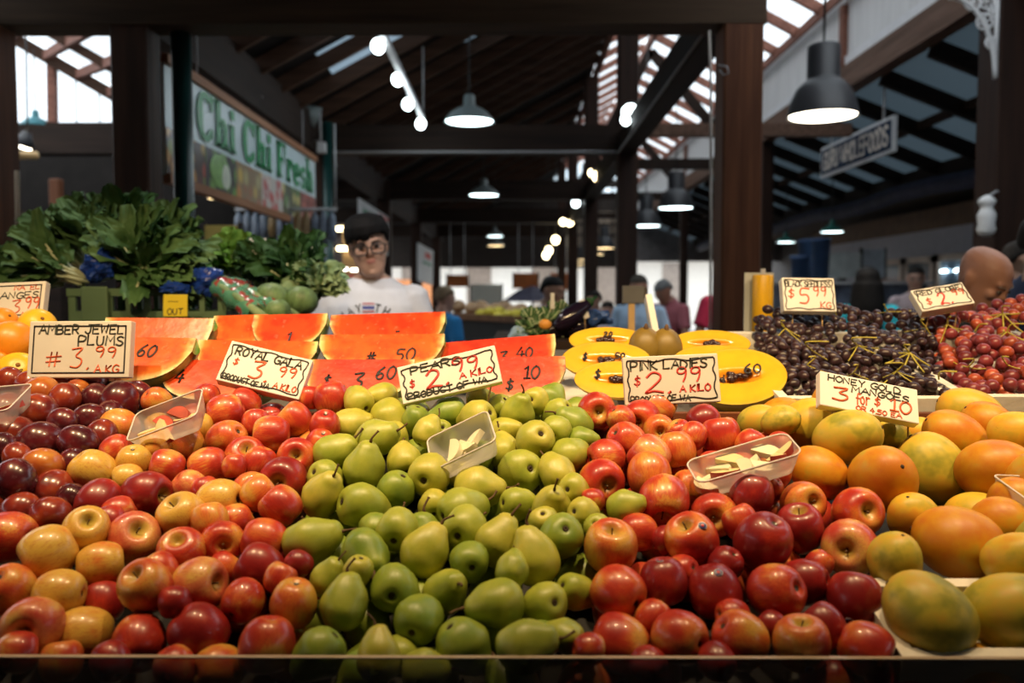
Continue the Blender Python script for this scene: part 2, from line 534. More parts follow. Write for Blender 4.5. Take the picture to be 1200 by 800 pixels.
# roofs
for x0, x1 in ((RXL, -1.75), (-1.75, -0.55), (-0.55, 0.25), (0.25, 1.27)):
    ys = [4.0, 6.55, 7.35, 7.55, 8.35, 8.75, 9.4, 27.0]
    for y0, y1 in zip(ys, ys[1:]):
        sky = (x0 == -1.75 and (y0, y1) in ((6.55, 7.35), (7.55, 8.35))) or (x0 == -0.55 and (y0, y1) == (8.75, 9.4))
        mb = MB().quad((x0, y0, leftz(x0) + .1), (x1, y0, leftz(x1) + .1), (x1, y1, leftz(x1) + .1), (x0, y1, leftz(x0) + .1))
        if sky: struct('window', mb, M_DIM, 'dirty roof light sheet in the dark roof', 'roof lights')
        else: struct('ceiling', mb, M_SHEET, 'dark sheet of the sloping roof', 'roof sheets')
struct('ceiling', MB().quad((1.27, 4.0, leftz(1.27) + .1), (2.1, 4.0, leftz(2.1) + .1), (2.1, 27, leftz(2.1) + .1), (1.27, 27, leftz(1.27) + .1)), M_GLAZE, 'milky glazing on the ridge side', 'aisle roof glazing')
struct('ceiling', MB().quad((2.1, 4.0, nave_r(2.1) + .1), (RXA + .1, 4.0, nave_r(RXA + .1) + .1), (RXA + .1, 27, nave_r(RXA + .1) + .1), (2.1, 27, nave_r(2.1) + .1)), M_GLAZE, 'milky glazing above the aisle', 'aisle roof glazing')
y = 5.15
while y < 24:
    struct('beam', MB().beam((RXL, y, leftz(RXL) + .02), (1.27, y, leftz(1.27) + .02), 0.05, 0.13), M_RAFT, 'brown rafter of the dark roof', 'rafters')
    y += 0.62 if y < 13 else 1.3
y = 4.9
while y < 26:
    struct('beam', MB().beam((1.27, y, leftz(1.27) + .03), (2.1, y, leftz(2.1) + .03), 0.05, 0.10), M_PURL, 'reddish rafter under the glazing', 'glazing rafters')
    struct('beam', MB().beam((2.1, y, nave_r(2.1) + .03), (RXA, y, nave_r(RXA) + .03), 0.06, 0.12), M_PURL, 'reddish rafter under the glazing', 'glazing rafters')
    y += 0.85
for x in (1.30, 2.1, 2.85, 3.5):
    z = leftz(x) if x < 2.1 else nave_r(x)
    struct('beam', MB().box((x, 15.5, z - 0.02), (0.07, 23, 0.12)), M_PURL, 'reddish purlin along the glazed roof', 'purlins')
# near part of the roof, over the stall and the viewer
struct('ceiling', MB().box((-3.4, -0.5, 3.55), (9.4, 9.2, 0.06)), M_SHEET, 'dark flat roof over the stall', 'roof sheets')
struct('ceiling', MB().box((4.7, -1.0, 3.75), (6.9, 8.2, 0.06)), M_SHEET, 'dark flat roof beside the stall', 'roof sheets')
struct('wall_gable', MB().box((-0.4, 4.02, 4.25), (3.4, 0.05, 1.5)), M_SHEET, 'dark gable over the stall front')
# lean-to roof on the far side of the aisle
struct('ceiling', MB().quad((RXA + .08, 4, lean(RXA + .08) + .09), (5.5, 4, lean(5.5) + .09), (5.5, 27, lean(5.5) + .09), (RXA + .08, 27, lean(RXA + .08) + .09)), M_SHEETB, 'blue grey lean-to roof sheet', 'roof sheets')
y = 6.6
while y < 24:
    struct('beam', MB().beam((RXA + .08, y, lean(RXA + .08)), (5.4, y, lean(5.4)), 0.09, 0.15), M_BEAMX, 'dark rafter of the lean-to', 'lean-to rafters')
    y += 1.0
struct('beam', MB().box((5.2, 15, 2.98), (0.12, 20, 0.24)), M_BEAMY, 'dark eave beam of the lean-to', 'long beams')
struct('beam', MB().box((4.45, 15, lean(4.45) + .03), (0.08, 20, 0.08)), M_RAFT, 'batten across the lean-to rafters', 'battens')
b = MB().tube([(5.05, 6.5 + i, 2.80 + 0.03 * math.sin(i * 1.7)) for i in range(18)], 0.11, 10)
tag(b.build('rolled_blind', mat('navy_blind_cloth', (0.040, 0.042, 0.085), 0.7, 0.3)), 'dark navy rolled blind tied under the lean-to eave', 'blind')
struct('ceiling', MB().box((6.8, 15, 3.1), (2.8, 24, 0.05)), mat('tan_soffit', (0.10, 0.06, 0.03), 0.7), 'brown soffit over the fridges', 'roof sheets')
# left side: flat dark roof, then the high glazed bay
struct('ceiling', MB().box((-2.5, 15.5, 3.62), (0.8, 23, 0.05)), M_SHEET, 'dark flat roof behind the veg stand', 'roof sheets')
struct('ceiling', MB().box((-3.6, 18.6, 3.62), (1.4, 16, 0.05)), M_SHEET, 'dark flat roof behind the veg stand', 'roof sheets')
A0, A1 = P(-60, 1, 9.5), P(165, 130, 9.5)
D = P(140, 46, 7.7) - P(85, 72, 9.5)
ru = A1 - A0
struct('beam', MB().beam(A0, A1, 0.12, 0.13), M_RAFT, 'brown sloping rafter in front of the bright gable', 'gable rafters')
struct('beam', MB().beam(A0 + D * .62, A1 + D * .62, 0.07, 0.10), M_RAFT, 'brown sloping rafter deeper in the glazed bay', 'gable rafters')
struct('ceiling', MB().quad(A0 + Vector((0, 0, .1)), A1 + ru * .1 + Vector((0, 0, .1)), A1 + ru * .1 + D * 1.4 + Vector((0, 0, .1)), A0 + D * 1.4 + Vector((0, 0, .1))), M_GLAZE, 'milky glazing of the high side bay', 'side bay glazing')
for t in (0.32, 0.50, 0.67, 0.83, 0.97):
    struct('beam', MB().beam(A0 + ru * t, A0 + ru * t + D * 1.4, 0.06, 0.09), M_PURL, 'reddish bar under the side glazing', 'side bay bars')
g0, g1 = P(-60, 146, 9.55), P(165, 146, 9.55)
struct('window_1', MB().quad(g0, g1, A1 + Vector((0, .05, 0)), A0 + Vector((0, .05, 0))), M_GLAZE, 'bright milky gable glazing')
for px in (90, 117):
    q0 = P(px, 146, 9.5); t = (q0.x - A0.x) / ru.x
    struct('trim', MB().beam(q0, A0 + ru * t, 0.012, 0.02, (0, 1, 0)), M_COND, 'thin glazing bar in the bright gable', 'glazing bars')
q0 = P(62, 146, 9.48); t = (q0.x - A0.x) / ru.x
struct('beam', MB().beam(q0, A0 + ru * t, 0.08, 0.09, (0, 1, 0)), M_PURL, 'reddish stud in the bright gable')
struct('beam', MB().box((-5.0, 9.45, P(80, 156, 9.5).z), (3.8, 0.14, 0.19)), M_BEAMX, 'dark sill beam under the bright gable')
struct('wall_bay', MB().box((-5.6, 12.6, 1.9), (4.8, 0.1, 3.8)), mat('bay_wall', (0.012, 0.010, 0.009), 0.8, spec=.1), 'dark wall at the rear of the side bay')

# pipes and conduits
struct('trim', MB().tube([(-1.88, 4.86, 0), (-1.88, 4.86, 3.3)], 0.055, 16), M_PIPE, 'dark green down pipe beside the post', smooth=True)
struct('trim', MB().tube([(-1.98, 9.05, 0), (-1.98, 9.05, 3.3)], 0.05, 14), M_PIPE, 'dark green pipe beside the sign end', smooth=True)
struct('trim', MB().tube([P(330, 178, 9.08), P(722, 178, 9.08)], 0.012, 6), M_COND, 'thin pale conduit under the cross beam', smooth=True)
struct('trim', MB().tube([P(722, 178, 9.08), (1.07, 9.05, 2.99), (1.07, 4.9, 2.99)], 0.010, 6), M_COND, 'thin pale conduit along the middle beam', smooth=True)
for k, yy in enumerate((172, 180)):
    struct('trim', MB().tube([P(-20, yy - 12, 4.9), P(12, yy - 2, 5.6), P(30, yy, 9.3), P(150, yy, 9.3)], 0.016, 6), M_COND, ('upper' if k == 0 else 'lower') + ' pale conduit behind the oranges', smooth=True)
struct('trim', MB().tube([P(831, 36, 4.66), P(833, 100, 4.66), P(833, 250, 4.66), P(832, 400, 4.66)], 0.007, 6), mat('cable_grey', (0.55, 0.50, 0.45), 0.6), 'grey cable running down the reddish post', smooth=True)
hook = MB().tube([P(842, 76, 4.66), P(852, 78, 4.6), P(854, 86, 4.6), P(848, 88, 4.62), P(843, 82, 4.64)], 0.004, 6)
tag(hook.build('wire_hook', M_COND), 'small wire hook on the reddish post', 'hook')
struct('trim', MB().tube([P(72, 330, 4.68), P(20, 200, 4.62), P(21, 310, 4.62)][1:], 0.012, 6), mat('cable_cream', (0.6, 0.45, 0.3), 0.6), 'cream cable on the edge post', smooth=True)

# iron lace bracket on the far aisle post
br = thing('lace_bracket', 'white cast iron lace bracket high on the dark aisle post', 'bracket')
bc = P(1166, 92, 6.12); bx = P(1112, 0, 6.12)
mb = MB().tube([bc, Vector((bc.x, bc.y, bx.z + .15))], 0.016, 8)
mb.build('upright', M_WHITE, br)
arc = [Vector((bc.x - (bc.x - bx.x) * (1 - math.cos(t)), bc.y, bc.z + (bx.z - bc.z + .02) * math.sin(t))) for t in [i * math.pi / 24 for i in range(13)]]
MB().tube(arc, 0.018, 8).build('curved_rib', M_WHITE, br)
mb = MB()
for (u, v, r) in ((.25, .72, .055), (.22, .98, .05), (.50, .98, .06), (.10, .45, .04), (.36, 1.2, .06), (.7, 1.15, .05), (.08, .85, .035)):
    c = Vector((bc.x - (bc.x - bx.x) * u, bc.y, bc.z + (bx.z - bc.z) * v))
    mb.tube([c + Vector((math.cos(a) * r, 0, math.sin(a) * r)) for a in [i * math.pi / 8 for i in range(17)]], 0.009, 6, cap=False)
    for a in (0.4, 1.45, 2.5):
        mb.tube([c + Vector((math.cos(a) * r, 0, math.sin(a) * r)), c - Vector((math.cos(a) * r, 0, math.sin(a) * r))], 0.007, 5)
mb.build('scrollwork', M_WHITE, br)

# end wall of the hall with its high windows, and the street outside
M_END = mat('end_wall_dark', (0.030, 0.020, 0.015), 0.8)
YE = 26.0
for (xa, xb, za, zb, m, lb) in (
    (-8, 1.15, 2.32, 5.2, M_END, 'dark boards over the far doorway'),
    (1.15, 3.6, 2.32, 2.95, M_END, 'dark lintel over the far street opening'),
    (1.15, 3.6, 2.95, 4.0, mat('tan_corrugated', (0.35, 0.27, 0.20), 0.7, 0.15, 4), 'tan corrugated panel of the end wall'),
    (1.15, 3.6, 4.0, 4.38, M_END, 'dark rail under the end windows'),
    (1.15, 3.6, 4.72, 4.95, M_END, 'dark rail between the end windows'),
    (3.6, 8, 2.5, 4.4, mat('end_wall_grey', (0.24, 0.22, 0.22), 0.7), 'grey boards at the far aisle end')):
    struct('wall_front', MB().box(((xa + xb) / 2, YE, (za + zb) / 2), (xb - xa, 0.1, zb - za)), m, lb)
struct('window_2', MB().box((2.37, YE, 4.55), (2.45, 0.02, 0.34)), M_PANE, 'low bright window of the end wall')
struct('window_3', MB().box((2.37, YE, 5.2), (2.45, 0.02, 0.5)), M_PANE, 'high bright window of the end wall')
for x in (1.6, 2.0, 2.45, 2.9, 3.3):
    struct('trim', MB().box((x, YE - .06, 4.0), (0.06, 0.06, 2.9)), M_END, 'dark mullion of the end wall', 'end wall mullions')
for z in (3.3, 3.62):
    struct('trim', MB().box((2.37, YE - .07, z), (2.45, 0.05, 0.06)), M_END, 'dark rail on the tan end panel', 'end wall mullions')
struct('pavement', MB().box((2, 46, -0.06), (60, 40, 0.1)), mat('street_paving', (0.55, 0.52, 0.48), 0.8), 'pale sunny street outside')
fac = thing('street_building', 'pale sunlit building across the street beyond the hall', 'building', (0, 46, 0))
MB().box((0, 0.5, 3.2), (34, 1, 6.4)).build('wall', mat('pale_render', (0.80, 0.76, 0.70), 0.8, 0.06), fac, False)
for x in (-9, -5.5, -2, 1.5, 5, 8.5):
    MB().box((x, -0.02, 2.1), (1.3, 0.1, 2.2)).build('window', mat('street_window', (0.30, 0.24, 0.20), 0.2), fac, False)
MB().box((0, -0.8, 3.6), (30, 1.6, 0.12)).build('awning', mat('street_awning', (0.35, 0.30, 0.30), 0.8), fac, False)
MB().box((-7, -0.1, 1.2), (5, 0.12, 2.2)).build('shopfront', mat('street_orange', (0.75, 0.30, 0.12), 0.7), fac, False)
# ------------------------------------------------------------------ lamps and hanging signs
M_SHADE = mat('lamp_shade_charcoal', (0.030, 0.030, 0.034), 0.45, 0.1)
M_SHADEG = mat('lamp_shade_grey', (0.16, 0.19, 0.19), 0.4, 0.1)
M_SHADET = mat('lamp_shade_green', (0.015, 0.16, 0.12), 0.4, 0.1)
M_SHADEB = mat('lamp_shade_teal', (0.03, 0.17, 0.20), 0.4, 0.1)
M_LW = emit('lamp_glow_warm', (1.0, 0.90, 0.72), 9.0)
M_LC = emit('lamp_glow_cool', (0.80, 0.98, 1.0), 7.0)
M_LY = emit('lamp_glow_yellow', (1.0, 0.72, 0.36), 5.0)
M_BULB = emit('bulb_glow', (0.85, 0.98, 1.0), 9.0)
M_BULBW = emit('bulb_glow_warm', (1.0, 0.80, 0.45), 12.0)
M_CORD = mat('black_cord', (0.012, 0.012, 0.012), 0.5)

def roofz(x):
    if x < -4: return A0.z + (A1.z - A0.z) * (x - A0.x) / (A1.x - A0.x)
    if x < RXL: return 3.60
    if x < 2.1: return leftz(x) + .10
    if x < RXA + .05: return nave_r(x) + .10
    return lean(x) + .09
def bell_lamp(px, py, wpx, Y, glow, label, ztop, shade=M_SHADE, dome=False, group=None, light=None):
    """px,py: the middle of the lit opening; wpx: its width in the picture"""
    c = P(px, py, Y); r = wpx * 0.5 * Y / 1000.0; ztop = roofz(c.x) + .005
    t = thing('pendant_lamp', label, 'lamp', c, None, group)
    if dome:
        prof = [(1.0, 0), (1.0, .03), (.93, .14), (.75, .36), (.5, .52), (.30, .60), (.24, .66), (.22, 1.02), (.16, 1.08), (0, 1.08)]
        top = 1.08
    else:
        prof = [(1.0, 0), (1.0, .03), (.97, .18), (.90, .45), (.76, .78), (.58, .98), (.48, 1.05), (.47, 1.10), (.46, 1.14), (.46, 1.98), (.42, 2.04), (0, 2.05)]
        top = 2.05
    inner = [(a * .96, b - 0.01 if b > .1 else b) for a, b in prof[1:-2]]
    mb = MB().lathe([(a * r, b * r) for a, b in prof][::1], 28)
    mb.lathe([(a * r, b * r) for a, b in inner], 28)
    mb.build('shade', shade, t)
    MB().lathe([(0, .02 * r), (.93 * r, .02 * r), (.93 * r, .05 * r), (0, .06 * r)], 28).build('diffuser', glow, t)
    MB().tube([(0, 0, top * r), (0, 0, ztop - c.z)], 0.008, 6).build('cord', M_CORD, t)
    if light: lamp('lamp_light', 'SPOT', c + Vector((0, 0, -.02)), light[0], light[1], r * .6, c - Vector((0, 0, 1)), math.radians(130), .6)
    return t

bell_lamp(964, 137, 80, 5.9, M_LW, 'large charcoal bell lamp above the grapes, beside the timber fascia', 5.4, light=(45, (1.0, .85, .65)))
bell_lamp(792, 244, 41, 11.2, M_LC, 'charcoal bell lamp glowing white just beside the reddish post', 5.3)
bell_lamp(757, 265, 35, 13.2, M_LC, 'charcoal bell lamp hanging close to the dark middle post', 5.3)
for i, (px, py, w, Y) in enumerate(((708, 291, 25, 18.2), (697, 298, 23, 19.8), (686, 304.5, 21, 21.4), (679, 309.5, 19, 23), (672, 314, 18, 24.4))):
    bell_lamp(px, py, w, Y, M_LY, ['first', 'second', 'third', 'fourth', 'last'][i] + ' yellow lamp in the receding line behind the middle post', 5.0 - 0.05 * i)
bell_lamp(550, 143, 58, 7.9, M_LC, 'grey dome lamp glowing cool white under the dark rafters', 4.35, M_SHADEG, True, light=(40, (.85, .96, 1.0)))
bell_lamp(567, 229, 36, 12.6, M_LC, 'smaller grey dome lamp above the seller aisle, below the cross beam', 4.3, M_SHADEG, True)
bell_lamp(580, 277, 20, 19.5, M_LC, 'tiny cool dome lamp deep in the dark hall', 4.2, M_SHADEG, True)
bell_lamp(581, 288, 21, 21.5, M_LY, 'tiny yellow dome lamp under the deep cool lamp', 4.2, M_SHADEG, True)
bell_lamp(257, 233, 27, 7.2, M_LY, 'pale dome lamp hanging below the green lettered sign', 3.5, M_SHADEG, True)
bell_lamp(975, 272, 27, 12.0, M_LC, 'green dome lamp under the lean-to, above the grape price', 3.2, M_SHADET, True, light=(70, (.85, .95, 1.0)))
bell_lamp(921, 284, 22, 14.0, M_LC, 'green dome lamp further under the lean-to', 3.2, M_SHADET, True, light=(70, (.85, .95, 1.0)))
bell_lamp(42, 148, 34, 9.44, M_SHADEB, 'teal dome lamp shade in front of the bright gable', 4.4, M_SHADEB, True)
t = thing('flood_lamp', 'small warm lamp tilted below the teal shade', 'lamp', P(27, 171, 7.0))
q = Euler((0, 0.35, 0)).to_matrix()
MB().lathe([(0.03, .12), (.05, .08), (.09, 0), (.085, 0), (.04, .07)], 18, q @ Vector((0, 0, 1))).build('shade', M_SHADE, t)
MB().ell((0, 0, 0), (.07, .07, .025), q).build('bulb', M_LW, t)
MB().tube([(0.04, 0, .12), (0.06, 0, 1.5)], 0.008, 6).build('cord', M_CORD, t)
struct('trim', MB().tube([P(10, 182, 6.6), P(44, 182, 6.6)], 0.03, 6), mat('warm_pipe', (0.7, 0.45, 0.2), 0.5), 'short pale pipe under the tilted lamp', smooth=True)

# track of bare bulbs under the dark roof
ta, tb = P(444, 31, 5.9), P(496, 140, 8.6)
t = thing('light_track', 'white ceiling track holding four bare cool bulbs', 'lamp', ta)
MB().beam((0, 0, 0), tb - ta, 0.045, 0.045).build('rail', M_COND, t, False)
for (px, py) in ((443, 54), (466, 93), (478, 122), (493, 145)):
    k = (px - 438) / 58.0
    Y = 5.9 + 2.7 * max(0, min(1, k)) ** 1.0
    c = P(px, py, Y) - ta
    bl = MB().ell(c, (.05, .05, .055)).build('bulb', M_BULB, t)
    MB().tube([c + Vector((0, 0, .05)), c + Vector((.02, 0, .14))], 0.022, 8).build('socket', M_SHADE, bl)
    lamp('bulb_light', 'POINT', ta + c + Vector((0, -.02, -.10)), 2.5, (.85, .96, 1.0), .05)
for dx in (0.0, 1.0):
    p = (tb - ta) * dx
    MB().tube([p, p + Vector((0, 0, leftz((ta + p).x) + .02 - (ta + p).z))], 0.01, 6).build('hanger', M_COND, t)

def spot_head(px, py, Y, r, aim, glow, label, top):
    c = P(px, py, Y)
    t = thing('spot_lamp', label, 'lamp', c)
    a = Vector(aim).normalized()
    q = Vector((0, 0, -1)).rotation_difference(a).to_matrix()
    MB().lathe([(r * .98, 0), (r, .01), (r * .9, r * .9), (r * .5, r * 1.5), (0, r * 1.6)], 18, -a).build('can', M_SHADE, t)
    MB().ell((0, 0, 0), (r * .9, r * .9, r * .35), q).build('bulb', glow, t)
    MB().tube([-a * r * 1.5, Vector(top) - c], 0.012, 6).build('bracket', M_SHADE, t)
spot_head(739, 132, 8.3, .095, (-.2, -1, -.45), M_BULB, 'bright cool spot lamp on the middle beam, upper of the pair', (1.1, 8.4, 3.0))
spot_head(733, 141, 8.2, .055, (-.6, -1, -.5), M_BULB, 'narrow cool spot lamp tucked under the upper one', (1.1, 8.35, 3.0))
spot_head(702, 206, 11.8, .10, (0.3, -1, -.5), M_BULBW, 'warm spot lamp further along the middle beam', (1.1, 11.9, 3.0))
spot_head(693, 203, 11.9, .06, (-.9, -.6, -.4), M_BULBW, 'small warm spot lamp beside the larger warm one', (1.1, 12.0, 3.0))
spot_head(675, 238, 14.3, .08, (.2, -1, -.4), M_BULB, 'white spot lamp on the beam past the warm pair', (1.1, 14.4, 3.0))
spot_head(670, 231, 14.2, .06, (.2, -1, -.4), M_BULB, 'white spot lamp just above its twin on the beam', (1.1, 14.3, 3.0))
spot_head(660, 260, 17.5, .08, (-.2, -1, -.4), M_BULBW, 'warm spot lamp in the far lamp cluster', (1.1, 17.6, 3.0))
spot_head(668, 261, 17.6, .08, (.5, -1, -.4), M_BULBW, 'warm spot lamp beside it in the far cluster', (1.1, 17.7, 3.0))
for i, (px, py) in enumerate(((651, 281), (643, 293.5), (640, 299))):
    c = P(px, py, 18.5 + i)
    t = thing('globe_bulb', ['highest', 'middle', 'lowest'][i] + ' of the three warm globe bulbs far down the hall', 'bulb', c)
    MB().ell((0, 0, 0), (.08, .08, .09)).build('bulb', M_BULBW, t)
    MB().tube([(0, 0, .08), (0, 0, roofz(c.x) - c.z)], .006, 5).build('cord', M_CORD, t)
# grey flood light bracket and little box on the left row
t = thing('bracket_light', 'grey bracket floodlight at the far end of the green lettered sign', 'lamp', P(373, 138, 8.7))
MB().lathe([(0, .2), (.06, .2), (.11, 0), (.1, 0), (.0, .06)], 16, (-.8, -.2, .35)).build('head', M_SHADEG, t)
MB().tube([(0.02, 0, .05), (0.02, .0, -.22), (-.1, 0.1, -.22)], .014, 6).build('arm', M_COND, t)
o = MB().box(P(377, 173, 8.9), (.09, .09, .11)).build('junction_box', M_WHITE, None, False); bevel(o, .008)
tag(o, 'small white junction box at the end of the beam conduit', 'box')

# ---- hanging shop sign over the stall: green slab letters on pale blue
SX, SY0, SY1, SZ0, SZ1 = -2.03, 4.95, 8.62, 2.19, 2.83
t = thing('shop_sign', 'long hanging sign with green slab letters over pictures of fruit', 'sign', (SX, (SY0 + SY1) / 2, (SZ0 + SZ1) / 2))
LN, HT = SY1 - SY0, SZ1 - SZ0
fr = wood('sign_frame_wood', (0.30, 0.13, 0.07), (0.48, 0.24, 0.13), 1, 0.6)
def sgn(u, v, w=0.0):     # u along the sign 0..LN (near end first), v up 0..HT, w out of the face
    return Vector((0.02 + w, -LN / 2 + u, -HT / 2 + v))
mb = MB().box((0, 0, 0), (.03, LN, HT)); mb.build('board', mat('sign_pale_blue', (0.66, 0.80, 0.84), 0.35, 0.05), t, False)
MB().box((0.01, 0, HT / 2 + .02), (.06, LN, .055)).build('frame_rail', fr, t, False)
MB().box((0.01, 0, -HT / 2 - .02), (.06, LN, .055)).build('frame_rail', fr, t, False)
def blob_mat(name, cols, scale, bgc):
    m, nt, N, L, b = nm(name)
    vec = coords(nt, (1, 1, 1), False)
    v = nt.nodes.new('ShaderNodeTexVoronoi'); v.inputs['Scale'].default_value = scale
    L.new(vec, v.inputs['Vector'])
    sep = nt.nodes.new('ShaderNodeSeparateColor'); L.new(v.outputs['Color'], sep.inputs[0])
    n = len(cols)
    rp = ramp(nt, [(i / n, c) for i, c in enumerate(cols)] + [(1.0, cols[-1])], sep.outputs[0], 'CONSTANT')
    d = ramp(nt, [(0.30, (0, 0, 0)), (0.62, (1, 1, 1))], v.outputs['Distance'])
    L.new(mix(nt, d.outputs[0], rp.outputs[0], bgc), b.inputs['Base Color'])
    b.inputs['Roughness'].default_value = 0.3
    return m
BAND = 0.27
pics = [((.65, .30, .04), (.50, .06, .03), (.70, .45, .05), (.35, .03, .03), (.25, .30, .05)), ((.16, .38, .06), (.22, .45, .10), (.02, .02, .03)),
        ((.60, .25, .05), (.70, .50, .10), (.50, .10, .05), (.5, .45, .2)), ((.60, .06, .06), (.75, .60, .55), (.50, .04, .06)),
        ((.10, .25, .05), (.65, .55, .15), (.06, .18, .05), (.5, .5, .4)), ((.45, .05, .05), (.55, .12, .10), (.38, .04, .05))]
bgs = [(.05, .02, .02), (.02, .02, .03), (.3, .2, .1), (.6, .55, .5), (.05, .06, .02), (.2, .02, .02)]
w6 = LN / 6
for i in range(6):
    mb = MB().box(sgn(w6 * (i + .5), BAND / 2, -.004), (.008, w6 * .995, BAND))
    mb.build('picture_panel', blob_mat('fruit_picture_%s' % 'abcdef'[i], pics[i], (9, 7, 8, 10, 8, 13)[i], bgs[i]), t, False)
mb = MB()
mb.ell(sgn(w6 * 1.45, BAND * .52, .002), (.004, .20, .115), None, 24, 12)
mb.build('melon_picture', mat('melon_picture_green', (0.24, 0.48, 0.12), 0.4, 0.3, 14), t)
mb = MB(); mb.ell(sgn(w6 * 1.62, BAND * .45, .004), (.003, .10, .085), None, 24, 12)
mb.build('melon_flesh_picture', mat('melon_picture_pale', (0.75, 0.80, 0.66), 0.4, 0.1, 14), t)

def slab_text(mb):
    """heavy slab-serif lower case built from bars and rings; units: x height 1"""
    th = .34
    def bar(x0, y0, x1, y1): mb2.append([(x0, y0), (x1, y0), (x1, y1), (x0, y1)])
    def ring(cx, cy, rx, ry, a0, a1, t=th, n=22):
        pts_o = []; pts_i = []
        for i in range(n + 1):
            a = math.radians(a0 + (a1 - a0) * i / n)
            k = t * (0.45 + 0.55 * abs(math.cos(a)))
            pts_o.append((cx + rx * math.cos(a), cy + ry * math.sin(a)))
            pts_i.append((cx + (rx - k) * math.cos(a), cy + (ry - t * .55) * math.sin(a)))
        for i in range(n):
            mb2.append([pts_o[i], pts_o[i + 1], pts_i[i + 1], pts_i[i]])
    x = 0.0
    for ch in 'Chi Chi Fresh':
        mb2 = []
        if ch == 'C':
            ring(.62, .75, .62, .80, 50, 320, .42); bar(.98, 1.02, 1.18, 1.55); bar(.95, .12, 1.15, .45); adv = 1.32
        elif ch == 'h':
            bar(.10, 0, .10 + th, 1.55); bar(-.02, 1.42, .3, 1.55); bar(0, 0, .56, .14)
            ring(.62, .62, .36, .40, 0, 170, .34); bar(.64, 0, .64 + th, .64); bar(.55, 0, 1.08, .14); adv = 1.15
        elif ch == 'i':
            bar(.10, 0, .10 + th, .98); bar(-.02, .85, .3, .98); bar(0, 0, .56, .14); bar(.10, 1.15, .10 + th, 1.48); adv = .66
        elif ch == 'F':
            bar(.1, 0, .1 + th * 1.1, 1.5); bar(0, 1.36, 1.12, 1.5); bar(.98, 1.02, 1.12, 1.5); bar(.4, .72, .82, .88); bar(.74, .60, .84, 1.0); bar(0, 0, .62, .14); adv = 1.22
        elif ch == 'r':
            bar(.10, 0, .10 + th, .98); bar(-.02, .85, .3, .98); bar(0, 0, .58, .14); ring(.62, .62, .36, .38, 30, 170, .3); bar(.72, .62, .94, .86); adv = .95
        elif ch == 'e':
            ring(.47, .49, .47, .52, 0, 325, .34); bar(.12, .42, .92, .56); adv = 1.02
        elif ch == 's':
            ring(.40, .72, .36, .29, 20, 270, .26); ring(.40, .28, .38, .30, 90, -160, .26); adv = .86
        else: adv = .52
        for q in mb2:
            front = [sgn((x + a) * KX, VB + b * KY, .006) for a, b in q]
            mb.add(front, [(0, 1, 2, 3)])
        x += adv
    return x
KX = KY = 1.0; VB = 0
tot = slab_text(MB())
KX = (LN - .60) / tot; KY = 0.20; VB = BAND + 0.035
def sgn_pad(u, v, w=0.0, _s=sgn): return _s(u + .47, v, w)
_s0 = sgn; sgn = sgn_pad
mb = MB(); slab_text(mb); sgn = _s0
mb.build('lettering', mat('sign_green', (0.010, 0.33, 0.10), 0.4, 0.05), t, False)
for u in (.5, LN - .5):
    MB().tube([sgn(u, HT + .03), sgn(u, HT + .4)], .006, 5).build('hanger', M_COND, t)

# ---- blue hanging sign across the aisle
a, b2, c2, d2 = P(962, 178, 10.4), P(1047, 130, 8.45), P(1050, 173, 8.45), P(967, 212, 10.4)
cen = (a + b2 + c2 + d2) / 4
L2 = ((b2 - a).length + (c2 - d2).length) / 2; H2 = ((a - d2).length + (b2 - c2).length) / 2
ux = Vector((b2.x - a.x, b2.y - a.y, 0)).normalized()
nz = Vector((ux.y, -ux.x, 0))
if nz.dot(CLOC - cen) < 0: nz = -nz
Mq = basis(ux, Vector((0, 0, 1)), ux.cross(Vector((0, 0, 1))))
t = thing('shop_sign', 'navy hanging sign with white capitals under the far lean-to', 'sign', cen, Mq.to_quaternion())
MB().box((0, 0, 0), (L2, H2, .04)).build('frame', M_WHITE, t, False)
sg = 1 if (Mq @ Vector((0, 0, 1))).dot(CLOC - cen) > 0 else -1
MB().box((0, 0, sg * .012), (L2 - .07, H2 - .07, .03)).build('panel', mat('sign_navy', (0.012, 0.032, 0.070), 0.8, spec=.15), t, False)
ls = strokes('GURU WHOLEFOODS', 0, 0, .19, 0, 0.0, 0, .8)
wmax = max(p[0] for l in ls for p in l); k = (L2 - .22) / wmax
ls = [[(-L2 / 2 + .11 + p[0] * k, -.095 + p[1]) for p in l] for l in ls]
if sg < 0: ls = [[(-p[0], p[1]) for p in l] for l in ls]
ink(ls, .034, sg * .0285).build('lettering', mat('sign_cream', (0.75, 0.66, 0.58), 0.5), t, False)
for u in (-.36, .36):
    w0 = cen + ux * (u * L2)
    MB().tube([(u * L2, H2 / 2, 0), (u * L2, lean(w0.x) - w0.z, 0)], .012, 6).build('hanger', M_WHITE, t)
o = MB().tube([P(1109, 10, 7.5), P(1109, 40, 7.5)], .01, 6).build('hanging_chain', M_COND); tag(o, 'short pale chain hanging by the lace bracket', 'chain')

